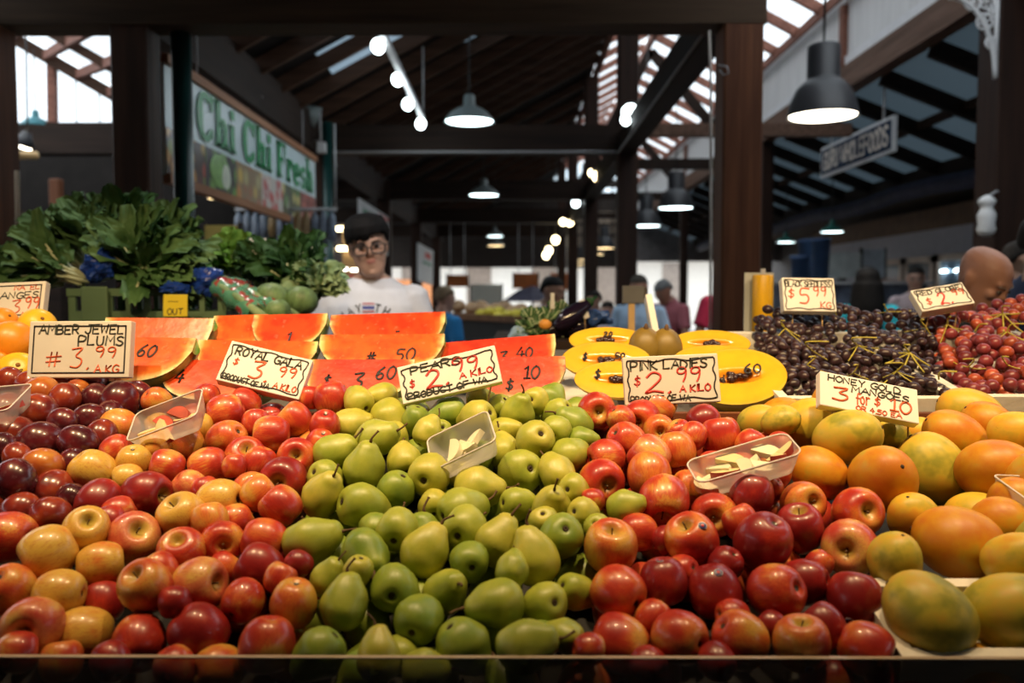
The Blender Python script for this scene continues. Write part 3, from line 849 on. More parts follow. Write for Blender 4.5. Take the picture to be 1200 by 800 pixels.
# ---- two more signs along the left row
def flat_sign(name, q, Y, label, m, marks=()):
    p = [P(x, y, yy) for (x, y), yy in zip(q, Y)]
    n = (p[1] - p[0]).cross(p[3] - p[0]).normalized()
    if n.dot(CLOC - p[0]) < 0: n = -n
    t = thing(name, label, 'sign', sum(p, Vector()) / 4)
    o = t.location
    mb = MB().add([v - o for v in p] + [v - o - n * .02 for v in p], [(0, 1, 2, 3), (7, 6, 5, 4), (0, 4, 5, 1), (1, 5, 6, 2), (2, 6, 7, 3), (3, 7, 4, 0)])
    mb.build('board', m, t, False)
    ex, ey = p[1] - p[0], p[3] - p[0]
    for (u0, v0, u1, v1, mm) in marks:
        mb = MB().quad(*[p[0] - o + ex * u + ey * v + n * .004 for u, v in ((u0, v0), (u1, v0), (u1, v1), (u0, v1))])
        mb.build('marking', mm, t, False)
    return t
M_RED = mat('ink_red', (0.60, 0.045, 0.035), 0.5, 0.1)
M_GRN = mat('print_green', (0.10, 0.30, 0.20), 0.5, 0.1)
flat_sign('stall_sign', ((421, 232), (456, 255), (456, 300), (421, 292)), (11.0, 13.6, 13.6, 11.0), 'pale hanging sign with green marks behind the seller', mat('sign_white', (0.62, 0.64, 0.66), 0.5, .05), ((.1, .15, .9, .32, M_GRN), (.15, .45, .85, .58, M_GRN), (.6, .05, .98, .12, M_RED)))
flat_sign('wall_poster', ((490, 284), (508, 294), (507, 334), (490, 329)), (17.2, 20, 20, 17.2), 'white poster with a red spot on a post behind the seller', mat('sign_white', (0.62, 0.64, 0.66), 0.5, .05), ((.4, .15, .8, .32, M_RED), (.25, .42, .85, .5, M_GRN)))
# ------------------------------------------------------------------ the fruit counter
PY0, PZ0, PS = 1.02, 1.077, 0.343          # plane through the middles of the top layer of fruit
def planez(y): return PZ0 + PS * (y - PY0)
PN = Vector((0, -PS, 1)).normalized()
LAY = 0.105
counter = thing('display_counter', 'dark sloping fruit counter with a clear front guard and timber ledge', 'counter', (0, 1.3, 0))
def cpart(name, mb, m, smooth=False):
    mb.v = [(x, y - 1.3, z) for x, y, z in mb.v]
    return mb.build(name, m, counter, smooth)
M_DARKB = mat('counter_black', (0.012, 0.011, 0.011), 0.45, 0.2)
ty0, ty1 = 0.99, 1.735
cpart('tray_base', MB().beam((0, ty0, planez(ty0) - LAY), (0, ty1, planez(ty1) - LAY), 3.4, 0.02), M_DARKB)
cpart('front_panel', MB().box((0, 0.955, 0.475), (3.4, 0.03, 0.95)), M_DARKB)
for s in (-1, 1):
    cpart('side_panel', MB().box((s * 1.69, 1.75, 0.5), (0.03, 1.6, 1.0)), M_DARKB)
GT = P(600, 770, 0.968).z
g = cpart('acrylic_guard', MB().box((0, 0.968, (0.93 + GT) / 2), (3.4, 0.006, GT - 0.93)), clear('acrylic', (0.62, 0.62, 0.62), 0.95, 0.05))
cpart('guard_lip', MB().box((0, 0.968, GT), (3.4, 0.007, 0.0016)), mat('acrylic_edge', (0.45, 0.36, 0.28), 0.25, 0.05))
LZ = P(900, 484, 1.745).z
M_LEDGE = wood('ledge_red_timber', (0.10, 0.030, 0.014), (0.20, 0.062, 0.028), 0, 0.5)
cpart('ledge_board', MB().box((0, 1.755, LZ - .09), (3.4, 0.025, .18)), M_LEDGE)
SH = 0.20     # slope of the rear shelf
def shelfz(y): return LZ - 0.040 + SH * (y - 1.76)
cpart('rear_shelf', MB().beam((0, 1.77, shelfz(1.77) - .01), (0, 2.40, shelfz(2.40) - .01), 3.4, 0.02), mat('shelf_grey', (0.12, 0.115, 0.115), 0.5))
cpart('rear_panel', MB().box((0, 2.41, 0.67), (3.4, 0.02, 1.34)), M_DARKB)
o = MB().beam((0.13, 1.775, shelfz(1.775) + .004), (0.13, 2.2, shelfz(2.2) + .004), .2, .006).build('plastic_tray', mat('tray_white', (0.66, 0.66, 0.66), 0.25, .05), None, False)
tag(o, 'white plastic shelf liner between the watermelon and the yellow melons', 'tray')

# ------------------------------------------------------------------ fruit materials
def apple_mat(name, stops, bias, streak=0.55):
    m, nt, N, L, b = nm(name)
    v1 = coords(nt, (7, 7, 0.8)); v2 = coords(nt, (1, 1, 1)); v3 = coords(nt, (1, 1, 1))
    s = noise(nt, v1, 1.6, 3.0, .6); bl = noise(nt, v2, 0.85, 1.5)
    f = mth(nt, 'MULTIPLY_ADD', s, streak, bias - streak * .5)
    f = mth(nt, 'MULTIPLY_ADD', bl, 2.3, mth(nt, 'ADD', f, -1.15))
    col = ramp(nt, stops, f).outputs[0]
    s3 = noise(nt, v1, 3.4, 4.0, .65)
    col = mix(nt, mth(nt, 'MULTIPLY', ramp(nt, [(.50, (0, 0, 0)), (.68, (1, 1, 1))], s3).outputs[0], .55), col, tuple(c * .8 for c in stops[-1][1]))
    sp = nt.nodes.new('ShaderNodeTexVoronoi'); sp.inputs['Scale'].default_value = 11; L.new(v3, sp.inputs['Vector'])
    dots = ramp(nt, [(0.05, (1, 1, 1)), (0.10, (0, 0, 0))], sp.outputs['Distance'])
    col = mix(nt, mth(nt, 'MULTIPLY', dots.outputs[0], 0.35), col, (.75, .55, .25))
    # green-yellow well round the stalk, dark eye underneath: both stay with the fruit
    tc = nt.nodes.new('ShaderNodeTexCoord'); sx = nt.nodes.new('ShaderNodeSeparateXYZ'); L.new(tc.outputs['Object'], sx.inputs[0])
    rr = mth(nt, 'SQRT', mth(nt, 'ADD', mth(nt, 'POWER', sx.outputs[0], 2), mth(nt, 'POWER', sx.outputs[1], 2)))
    well = mth(nt, 'MULTIPLY', ramp(nt, [(0.16, (1, 1, 1)), (0.42, (0, 0, 0))], rr).outputs[0], mth(nt, 'GREATER_THAN', sx.outputs[2], 0.2))
    col = mix(nt, mth(nt, 'MULTIPLY', well, 0.75), col, (.42, .33, .06))
    eye = mth(nt, 'MULTIPLY', mth(nt, 'LESS_THAN', rr, 0.12), mth(nt, 'LESS_THAN', sx.outputs[2], -0.4))
    col = mix(nt, eye, col, (.06, .04, .02))
    L.new(col, b.inputs['Base Color'])
    b.inputs['Roughness'].default_value = 0.36
    b.inputs['Coat Weight'].default_value = 0.28
    b.inputs['Coat Roughness'].default_value = 0.07
    return m
YE, OR, RD, DR = (.62, .40, .07), (.62, .19, .035), (.44, .035, .018), (.20, .010, .012)
APM = {
 'y': apple_mat('apple_skin_yellow', [(.1, YE), (.55, (.62, .34, .06)), (.8, OR), (1, RD)], 0.22, .7),
 'o': apple_mat('apple_skin_orange', [(.05, (.62, .34, .06)), (.4, OR), (.75, (.52, .08, .025)), (1, RD)], 0.40, .75),
 'r': apple_mat('apple_skin_red', [(.05, (.62, .30, .06)), (.3, (.55, .10, .03)), (.6, RD), (1, (.30, .018, .014))], 0.46, .75),
 'd': apple_mat('apple_skin_dark', [(.05, (.50, .12, .03)), (.25, RD), (.65, (.27, .014, .014)), (1, DR)], 0.72, .45),
 'p': apple_mat('apple_skin_pink', [(.1, (.66, .42, .10)), (.45, (.60, .20, .08)), (.8, (.48, .055, .035)), (1, RD)], 0.44, .55),
 'q': apple_mat('apple_skin_coral', [(.05, (.66, .36, .08)), (.3, (.62, .17, .035)), (.65, (.50, .045, .020)), (1, (.36, .02, .015))], 0.55, .35),
}
APN = {'y': 'yellow', 'o': 'orange-red', 'r': 'red', 'd': 'dark red', 'p': 'pinkish', 'q': 'coral'}

def pear_mat(name, a, b2):
    m, nt, N, L, b = nm(name)
    v = coords(nt)
    f = noise(nt, v, 1.1, 2.0); f2 = noise(nt, v, 26, 2.0)
    col = ramp(nt, [(.3, a), (.7, b2)], f).outputs[0]
    col = mix(nt, ramp(nt, [(.60, (0, 0, 0)), (.72, (.5, .5, .5))], f2).outputs[0], col, (.20, .17, .03))
    bl = noise(nt, v, 2.4, 5.0, .7)
    col = mix(nt, ramp(nt, [(.66, (0, 0, 0)), (.76, (.6, .6, .6))], bl).outputs[0], col, (.26, .17, .05))
    tc = nt.nodes.new('ShaderNodeTexCoord'); sx = nt.nodes.new('ShaderNodeSeparateXYZ'); L.new(tc.outputs['Object'], sx.inputs[0])
    rr = mth(nt, 'SQRT', mth(nt, 'ADD', mth(nt, 'POWER', sx.outputs[0], 2), mth(nt, 'POWER', sx.outputs[1], 2)))
    eye = mth(nt, 'MULTIPLY', ramp(nt, [(0.10, (1, 1, 1)), (0.20, (0, 0, 0))], rr).outputs[0], mth(nt, 'LESS_THAN', sx.outputs[2], -0.4))
    col = mix(nt, eye, col, (.035, .022, .012))
    L.new(col, b.inputs['Base Color'])
    b.inputs['Roughness'].default_value = 0.40
    b.inputs['Coat Weight'].default_value = 0.12
    b.inputs['Coat Roughness'].default_value = 0.25
    bp = nd(nt, 'ShaderNodeBump', i_Strength=0.10, i_Distance=0.02); L.new(f2, bp.inputs['Height']); L.new(bp.outputs[0], b.inputs['Normal'])
    return m
PRM = [pear_mat('pear_skin_green', (.25, .31, .030), (.40, .42, .055)), pear_mat('pear_skin_lime', (.34, .36, .035), (.50, .45, .070)), pear_mat('pear_skin_deep', (.15, .24, .025), (.28, .34, .040))]

def mango_mat(name, stops, bias):
    m, nt, N, L, b = nm(name)
    v = coords(nt)
    f = mth(nt, 'MULTIPLY_ADD', noise(nt, v, 1.1, 3, .6), 2.6, bias - 1.3)
    col = ramp(nt, stops, f).outputs[0]
    sp = noise(nt, v, 30, 2); col = mix(nt, ramp(nt, [(.62, (0, 0, 0)), (.72, (.25, .25, .25))], sp).outputs[0], col, (.55, .40, .08))
    bl = noise(nt, v, 5.5, 4, .7); col = mix(nt, ramp(nt, [(.70, (0, 0, 0)), (.76, (.8, .8, .8))], bl).outputs[0], col, (.07, .035, .012))
    L.new(col, b.inputs['Base Color'])
    b.inputs['Roughness'].default_value = 0.45
    b.inputs['Specular IOR Level'].default_value = 0.35
    b.inputs['Coat Weight'].default_value = 0.06
    b.inputs['Coat Roughness'].default_value = 0.3
    return m
MGM = {
 'g': mango_mat('mango_skin_green', [(.15, (.28, .27, .03)), (.5, (.50, .40, .045)), (.9, (.60, .36, .04))], .42),
 'y': mango_mat('mango_skin_yellow', [(.1, (.46, .36, .035)), (.5, (.66, .42, .035)), (.9, (.66, .32, .03))], .50),
 'o': mango_mat('mango_skin_orange', [(.1, (.46, .32, .03)), (.45, (.56, .26, .014)), (.9, (.50, .16, .010))], .60),
}
MGN = {'g': 'greenish', 'y': 'golden yellow', 'o': 'orange'}
def plum_mat(name, a, b2, c):
    m, nt, N, L, b = nm(name)
    v = coords(nt)
    col = ramp(nt, [(.3, a), (.5, b2), (.72, c)], noise(nt, v, 1.0, 2.5)).outputs[0]
    col = mix(nt, ramp(nt, [(.55, (0, 0, 0)), (.8, (.22, .22, .22))], noise(nt, v, 3.0, 4)).outputs[0], col, (.30, .20, .24))
    L.new(col, b.inputs['Base Color'])
    b.inputs['Roughness'].default_value = 0.27
    b.inputs['Coat Weight'].default_value = 0.3
    b.inputs['Coat Roughness'].default_value = 0.1
    return m
PLM = {'D': plum_mat('plum_skin_dark', (.035, .006, .012), (.07, .008, .014), (.14, .012, .016)),
       'R': plum_mat('plum_skin_red', (.10, .010, .012), (.20, .022, .014), (.30, .05, .016)),
       'A': plum_mat('plum_skin_amber', (.28, .045, .014), (.40, .11, .022), (.50, .22, .04))}
PLN = {'D': 'dark purple', 'R': 'wine red', 'A': 'amber red'}
M_STEM = mat('fruit_stem_brown', (0.10, 0.052, 0.022), 0.8, 0.3, 12)
M_STICK = mat('sticker_navy', (0.030, 0.035, 0.16), 0.35, 0.1)
M_STICKR = mat('sticker_red', (0.55, 0.03, 0.04), 0.35, 0.1)
M_STICKW = mat('sticker_white', (0.75, 0.72, 0.78), 0.35, 0.05)

# ------------------------------------------------------------------ fruit shapes (unit size, axis along z)
def cat(prof, n=3):
    return [(max(0, p[0]), p[1]) for p in spline(prof, n)]
AP = cat([(0, .60), (.07, .61), (.17, .70), (.33, .85), (.52, .89), (.74, .79), (.92, .52), (1.0, .14), (.97, -.22), (.85, -.56), (.66, -.80), (.45, -.92), (.27, -.93), (.14, -.86), (0, -.80)], 2)
PR = cat([(0, -.84), (.10, -.86), (.27, -.94), (.58, -.87), (.85, -.58), (.99, -.15), (1.0, .16), (.93, .47), (.79, .76), (.66, .98), (.55, 1.14), (.45, 1.30), (.31, 1.41), (.12, 1.47), (0, 1.48)], 2)
PLU = cat([(0, .86), (.12, .90), (.4, .96), (.72, .74), (.95, .32), (1.0, -.05), (.93, -.42), (.70, -.78), (.38, -.97), (0, -1.02)], 2)
def fruit_mesh(name, prof, m, seed, kind, seg=22):
    r = random.Random(seed)
    mb = MB().lathe(prof, seg)
    ph = [r.uniform(0, 6.28) for _ in range(6)]; am = [r.uniform(.5, 1) for _ in range(6)]
    vs = []
    for x, y, z in mb.v:
        a = math.atan2(y, x)
        if kind == 'apple':
            k = 1 + .022 * am[0] * math.cos(5 * a + ph[0]) * (0.4 - z) + .03 * am[1] * math.cos(a + ph[1]) + .02 * math.cos(2 * a + ph[2])
            z2 = z * (1 + .05 * (am[2] - .75)) + .05 * am[3] * x * (1 if r.random() else 1)
            vs.append((x * k, y * k, z2))
        elif kind == 'pear':
            k = 1 + .05 * am[0] * math.cos(3 * a + ph[0] + z) + .04 * am[1] * math.cos(2 * a + ph[1] - 2 * z) + .03 * math.sin(5 * z + ph[2] + a) + .016 * math.sin(7 * a + ph[3]) * math.cos(6 * z + ph[5])
            b = .10 * am[3] * max(0, z) ** 2
            vs.append((x * k + b * math.cos(ph[4]), y * k + b * math.sin(ph[4]), z * (1 + .06 * (am[5] - .75))))
        elif kind == 'plum':
            g = math.exp(-((a / .22) ** 2)) * .045
            k = 1 - g + .02 * math.cos(2 * a + ph[0])
            vs.append((x * k, y * k, z * (1.0 + .1 * am[0])))
        else:  # mango: long axis z
            k = 1 + .03 * math.cos(2 * a + ph[0])
            w = 1 - .06 * z + .05 * math.cos(a) * (1 - z * z)
            vs.append((x * .86 * k * w + .06 * (1 - z * z), y * .80 * k * w, z))
    mb.v = vs
    return mb.mesh(name, m)
SPH = [(math.sin(math.pi * i / 18), math.cos(math.pi * i / 18)) for i in range(19)]
SPH[0] = (0, 1.0); SPH[-1] = (0, -1.0)
def mango_prof():
    return [(max(0, a * (1 + .05 * z)), z) for a, z in SPH]
APPLE = {k: [fruit_mesh('apple_skin', AP, m, 10 + i, 'apple') for i in range(3)] for k, m in APM.items()}
PEAR = [[fruit_mesh('pear_skin', PR, m, 40 + i, 'pear') for i in range(3)] for m in PRM]
PLUM = {k: [fruit_mesh('plum_skin', PLU, m, 70 + i, 'plum') for i in range(2)] for k, m in PLM.items()}
MANGO = {k: [fruit_mesh('mango_skin', mango_prof(), m, 90 + i, 'mango', 26) for i in range(2)] for k, m in MGM.items()}
STEM_A = MB().tube([(0, 0, .58), (.01, 0, .75), (.05, .02, .93)], [.035, .026, .04], 6).mesh('stem', M_STEM)
STEM_P = [MB().tube(spline([(0, 0, 1.42), (.02, .01, 1.64), (.10 * s, .03, 1.85), (.26 * s, .05, 2.06)], 3), [.075] * 3 + [.05] * 6 + [.075], 7).mesh('stem', M_STEM) for s in (1, -1)]
CALYX = MB().lathe([(0, -.83), (.05, -.90), (.09, -.93), (.13, -.90), (.05, -.86), (0, -.85)], 7).mesh('calyx', mat('calyx_dark', (.045, .028, .015), .9))
SCAR = MB().ell((0, 0, .99), (.06, .06, .03), None, 8, 6).mesh('stem_scar', mat('scar_dark', (.03, .018, .01), .8))
def disc(z0, r, m, name):
    return MB().lathe([(0, z0 + .012), (r * .8, z0 + .010), (r, z0), (r * .8, z0 - .02), (0, z0 - .02)], 14).mesh(name, m)
STK = disc(1.0, .17, M_STICKW, 'sticker'); STK2 = disc(1.016, .140, M_STICK, 'sticker_ring'); STK3 = disc(1.030, .06, M_STICKR, 'sticker_mark')

# ------------------------------------------------------------------ what lies where: px, py, width, colour, axis hint
# axis hint for apples: the stalk well sits at (hx, hy) of the fruit's radius as seen; none: turned away
GALA = '''
140 500 44 o|157 541 42 y|109 552 54 y|137 528 38 r|150 561 38 y|115 588 54 d|172 580 58 d .75 -.1|182 522 36 y|214 521 50 o|196 547 44 r
244 547 48 r|222 572 44 p|287 537 50 r .1 .55|266 514 46 o|265 482 44 r|286 474 40 r|300 497 36 r|232 500 36 y|258 587 54 y|214 606 58 y -.5 .7
293 574 44 o .3 .2|183 470 34 o|243 464 30 r|10 630 64 r|57 648 66 y|101 621 56 y .1 .45|118 663 58 y|156 632 65 p .2 .4|213 647 58 r -.2 .6|262 635 54 r 0 -.15
12 690 60 o|70 696 60 y|121 706 50 d|172 687 64 o -.5 .6|233 685 66 p .75 0|304 667 60 d|284 704 52 r|38 735 74 p -.35 -.1|100 743 68 y|162 752 66 r 0 -.8
232 742 72 d|313 755 68 r|255 784 60 o|345 706 58 o|328 678 40 r|309 634 56 q|390 467 44 r|345 492 42 q|381 499 38 q|318 509 46 r
304 543 42 r|348 536 48 q -.05 .1|333 563 58 d -.3 -.1|303 578 44 o|329 593 50 r|376 521 38 q|362 466 30 q|274 546 30 r|240 575 36 r|185 498 30 y
205 705 40 d|60 690 40 r|20 764 50 r|72 775 52 o|130 775 48 d|204 782 52 r|246 610 44 o|276 612 46 r|128 612 40 d|187 668 44 r|350 660 34 d|262 668 44 q|140 600 40 r'''
PLUMS = '''
114 468 37 D|140 470 46 D|161 463 36 D|76 468 38 R|47 463 44 A|44 482 44 R|10 447 34 R|35 450 34 R|105 491 38 D|74 494 34 D
92 459 30 A|15 508 46 R|49 519 54 D|4 526 38 D|92 520 46 D|119 510 38 R|50 548 48 A|18 562 48 D|63 574 48 R|24 600 46 R
60 603 46 R|88 545 40 D|86 585 38 D|8 480 40 R|130 486 34 D|20 535 34 R|110 450 32 D|70 446 32 R'''
PEARS = '''
421 471 36 0 20|450 464 34 180 10|456 489 46 300 25|409 498 40 5 5|438 515 46 20 30|459 512 40 200 10|389 532 46 35 15|426 551 50 75 20|474 541 42 30 30|503 557 52 40 -68
381 557 40 90 40|377 583 50 60 40|423 592 56 90 45|464 574 46 80 50|500 508 34 150 20|528 483 40 200 10|561 489 42 95 45|560 467 30 0 0|586 476 30 40 20|487 490 32 90 30
552 536 44 30 -30|543 553 38 180 10|557 572 52 0 10|539 597 54 60 50|610 553 55 200 -60|508 592 38 90 20|590 530 40 30 20|606 486 42 75 30|627 470 34 120 20|645 469 36 60 -30
655 483 34 20 40|674 498 42 150 30|627 516 48 230 -60|652 504 36 30 40|681 515 32 0 5|667 534 45 30 -40|653 556 44 120 50|672 573 38 60 40|605 590 40 120 20|646 595 50 80 55
683 601 38 0 30|730 594 40 10 10|361 636 60 15 15|427 647 58 295 55|465 621 52 20 20|496 649 57 57 5|545 620 56 40 -62|582 638 54 62 10|550 658 48 0 20|402 711 57 82 5
384 680 42 60 30|463 690 60 60 -72|521 694 54 30 62|490 727 60 60 -55|586 706 60 188 5|542 755 64 5 20|375 764 60 40 30|444 772 54 97 0|494 785 50 0 0|627 657 59 102 5
658 628 54 240 -66|638 612 38 90 40|639 708 54 190 -62|673 692 44 90 40|612 757 64 12 12|664 746 42 100 20|700 618 34 90 20|440 620 40 0 20|600 668 40 30 30|515 505 30 30 20
590 505 34 10 10|636 748 44 60 20|420 668 36 20 20|470 768 44 10 20'''
PINK = '''
698 481 46 r .2 -.1|752 488 44 q -.3 -.35|770 477 46 q|727 491 34 r|734 518 48 q|772 505 40 o .1 -.1|793 527 46 o|797 508 34 r|812 511 34 r|824 493 40 d
845 511 48 q|709 537 48 r|761 534 50 p|704 564 57 q .35 -.2|760 557 54 o|777 586 62 r 0 -.75|808 572 44 o|842 575 42 o .2 .2|881 579 54 d|837 602 56 r 0 -.2
907 553 40 r|902 573 34 q|941 589 52 o .55 .1|1004 600 60 q .5 .1|938 619 58 d -.1 .85|715 641 66 o .1 .75|811 633 65 q -.35 .65 s|748 624 46 r|725 694 65 q|777 681 58 d - - s
838 692 66 d - - s|850 660 42 d|895 634 68 d|911 693 68 r|727 753 72 q|797 747 66 q|867 749 67 o|765 724 44 r|939 754 68 o 0 .85 s|1001 703 67 d - - s
996 642 68 p -.15 -.1|945 681 56 d|1015 760 66 q|965 734 56 d|868 612 44 r|800 668 40 r|870 548 36 q|780 632 34 d|858 720 40 r|695 586 30 r|905 735 40 d
915 520 30 q|880 520 36 q|835 545 36 q|690 760 40 r|840 775 46 d|760 778 44 d|960 660 34 r'''
MANGOES = '''
950 499 68 y 10 10|993 512 76 g 20 15|1043 514 44 g 10 0|959 553 70 o 150 30|1032 558 84 o 30 55|1095 550 88 g 125 15|1120 512 72 o 150 20|1137 484 70 y 160 10|1158 499 62 o 140 20|1078 510 46 y 20 20
1192 507 60 y 0 10|1168 552 86 o 10 20|889 494 48 g 15 20|1068 609 64 y 100 40|1145 606 70 y 0 20|1051 659 70 g 80 30|1123 634 106 o 170 5|1173 618 70 o 10 20|1192 656 76 y 20 20|1090 717 114 g 150 10
1184 714 116 g 20 15|915 494 44 g 20 10|1190 590 60 o 0 30|1225 560 84 o 30 20|1240 640 90 g 10 10'''

KEEP = {426, 427, 606, 456, 377, 646, 438, 389, 521, 674, 384}
FR = []     # every fruit: dict(kind, px, py, w, col, axis spec)
def parse(txt, kind):
    for rec in txt.replace('\n', '|').split('|'):
        if not rec.strip(): continue
        f = rec.split()
        d = dict(kind=kind, px=float(f[0]), py=float(f[1]), w=float(f[2]), vis=True)
        if kind == 'pear':
            d.update(col='p', ang=float(f[3]), tilt=float(f[4]))
            if 15 < d['tilt'] < 60 and int(d['px']) not in KEEP:      # the photo shows most of these round, neck turned away
                q_ = int(d['px'] * 3 + d['py'])
                d['ang'] = q_ * 47 % 360; d['tilt'] = -12 - q_ * 13 % 62
        elif kind == 'mango': d.update(col=f[3], ang=float(f[4]), tilt=float(f[5]))
        else:
            d['col'] = f[3]
            if len(f) > 5 and f[4] != '-': d['h'] = (float(f[4]), float(f[5]))
            d['st'] = f[-1] == 's'
        FR.append(d)
parse(GALA, 'gala'); parse(PLUMS, 'plum'); parse(PEARS, 'pear'); parse(PINK, 'pink'); parse(MANGOES, 'mango')

def depth_on_plane(px, py, off=0.0):
    d = ray(px, py); d = d / d.y
    # CAMZ + d.z*Y = PZ0+off + PS*(Y-PY0)
    return (CAMZ - PZ0 - off + PS * PY0) / (PS - d.z)

for f in FR:
    Y = depth_on_plane(f['px'], f['py'])
    if f['py'] > 765: Y = depth_on_plane(f['px'], f['py'] - 10, -.01)
    dr = ray(f['px'], f['py']); f['dir'] = dr / dr.y; f['Y'] = Y; f['Y0'] = Y
    k = {'mango': .44, 'pear': .5}.get(f['kind'], .5)
    if f['kind'] == 'mango': f['w'] *= 1.10 if f['w'] < 100 else 1.0
    f['k'] = k
def radius(f):      # sphere used for packing
    return f['k'] * f['w'] * f['Y'] / 1000.0
def fax(f):
    """axis in the world"""
    vd = f['dir'].normalized(); T = -vd
    Rr = T.cross(Vector((0, 0, 1))); Rr = -Rr.normalized(); U = T.cross(Rr).normalized()
    if U.z < 0: U = -U
    if 'ang' in f:
        a, t = math.radians(f['ang']), math.radians(f['tilt'])
        return ((Rr * math.cos(a) + U * math.sin(a)) * math.cos(t) + T * math.sin(t)).normalized()
    if 'h' in f:
        hx, hy = f['h']; l = min(.97, math.hypot(hx, hy)); z = math.sqrt(max(.02, 1 - l * l))
        return (Rr * hx + U * hy + T * z).normalized()
    rr = random.Random(int(f['px'] * 7 + f['py'] * 131))
    a = rr.uniform(0, 6.28); t = rr.uniform(-.75, .05)
    return ((Rr * math.cos(a) + U * math.sin(a)) * math.cos(t) + T * math.sin(t)).normalized()
for f in FR: f['ax'] = fax(f)
def balls(f):
    c = CLOC + f['dir'] * f['Y']; r = radius(f)
    if f['kind'] == 'pear': return [(c, r * .97), (c + f['ax'] * r * 1.0, r * .52)]
    if f['kind'] == 'mango': return [(c + f['ax'] * r * .35, r * .86), (c - f['ax'] * r * .35, r * .86)]
    return [(c, r * .96)]
LO, HI = 0.105, 0.06
for it in range(60):
    B = [balls(f) for f in FR]
    for i in range(len(FR)):
        for j in range(i + 1, len(FR)):
            fi, fj = FR[i], FR[j]
            if abs(fi['px'] - fj['px']) > 130 or abs(fi['py'] - fj['py']) > 130: continue
            pen = 0
            for (a, ra) in B[i]:
                for (b2, rb) in B[j]:
                    dd = (a - b2).length
                    pen = max(pen, ra + rb - dd)
            if pen > .0015:
                # slide the deeper one back and the nearer one forward along their own sight lines
                s = 1 if fi['Y'] >= fj['Y'] else -1
                fi['Y'] += s * pen * .30; fj['Y'] -= s * pen * .30
    for f in FR:
        f['Y'] += (f['Y0'] - f['Y']) * 0.02
        f['Y'] = max(f['Y0'] - HI, min(f['Y0'] + LO, f['Y']))
        f['Y'] = max(f['Y'], 0.972 + radius(f) * .93)

# fruit half buried under the top layer, only where gaps would show
rg = random.Random(5)
def zone(px, py):
    if px < np.interp(py, [440, 560, 625, 700], [172, 125, 60, -60]): return 'plum'
    if px < np.interp(py, [440, 520, 620, 800], [400, 372, 340, 350]): return 'gala'
    if px < np.interp(py, [440, 520, 600, 800], [672, 690, 700, 680]): return 'pear'
    if px < np.interp(py, [440, 500, 600, 740, 800], [870, 905, 1020, 1045, 1050]): return 'pink'
    return 'mango'
VISB = [(b, f) for f in FR for b in balls(f)]
fill = []
RAD = {'plum': .033, 'gala': .036, 'pear': .034, 'pink': .036, 'mango': .045}
for tr in range(5200):
    y = rg.uniform(1.01, 1.70); x = rg.uniform(-.70, .70) * (y + .10) ; off = -.02 - .062 * rg.random()
    p = Vector((x, y, planez(y))) + PN * off
    px, py, dp = proj(p)
    kd = zone(px, py); r = RAD[kd] * rg.uniform(.9, 1.05)
    if y - r < .975: continue
    if (planez(y) - LAY) + r * .9 + .012 > p.z + .02: continue
    ok = True
    for (c, rb), f in VISB:
        dd = (c - p).length
        if dd < (r + rb) * .97: ok = False; break
        if dp < (c - CLOC).length - .01:
            qx, qy, _ = proj(c)
            if math.hypot(qx - px, qy - py) < (rb + r) * .80 * 1000 / dp: ok = False; break
    if not ok: continue
    for (c, rb) in fill:
        if (c - p).length < (r + rb) * .97: ok = False; break
    if not ok: continue
    fill.append((p, r))
    k = {'mango': .42}.get(kd, .5)
    d = p - CLOC; f = dict(kind=kd, px=px, py=py, w=r / k * 1000 / y, Y=y, dir=d / d.y, k=k, vis=False, st=False)
    f['col'] = {'plum': rg.choice('DDR'), 'gala': rg.choice('rdo'), 'pear': 'p', 'pink': rg.choice('rdq'), 'mango': rg.choice('gyo')}[kd]
    if kd in ('pear', 'mango'): f['ang'], f['tilt'] = rg.uniform(0, 360), rg.uniform(-30, 10)
    f['ax'] = fax(f)
    FR.append(f)

ORD = ['first', 'second', 'third', 'fourth', 'fifth', 'sixth', 'seventh', 'eighth', 'ninth', 'tenth', 'eleventh', 'twelfth', 'thirteenth', 'fourteenth', 'fifteenth', 'sixteenth', 'seventeenth', 'eighteenth']
FKIND = {'gala': ('apple', 'gala apple'), 'pink': ('apple', 'pink lady apple'), 'pear': ('pear', 'green pear'), 'plum': ('plum', 'plum'), 'mango': ('mango', 'mango')}
ANCH = {'gala': ('from the pears', -1), 'pink': ('from the pears', 1), 'pear': ('from the gala apples', 1), 'plum': ('from the gala apples', -1), 'mango': ('from the pink apples', 1)}
for kd in FKIND:
    vs = sorted([f for f in FR if f['kind'] == kd and f['vis']], key=lambda f: -f['py'])
    rows = []
    for f in vs:
        for rw in rows:
            if abs(rw[0]['py'] - f['py']) < 24: rw.append(f); break
        else: rows.append([f])
    for n, rw in enumerate(rows):
        rw.sort(key=lambda f: ANCH[kd][1] * f['px'])
        for k, f in enumerate(rw):
            look = {'gala': APN, 'pink': APN, 'plum': PLN, 'mango': MGN}.get(kd, {}).get(f['col'], '')
            nmz = FKIND[kd][1]
            if kd == 'pear':
                look = 'calyx end' if f['tilt'] < -40 else 'stalk pointing outward' if f['tilt'] > 40 else 'sideways'
                head = {'calyx end': 'green pear showing its eye', 'stalk pointing outward': 'green pear with stalk end outward', 'sideways': 'green pear seen side-on'}[look]
            elif 'h' in f and kd in ('gala', 'pink'): head = look + ' ' + nmz + ' showing its hollow'
            elif f.get('st'): head = look + ' pink lady apple with navy sticker'
            else: head = look + ' ' + nmz
            f['label'] = '%s, %s %s in the %s row' % (head, ORD[k], ANCH[kd][0], ORD[n])
            f['label'] = f['label'].replace('in the first row', 'in the front row')

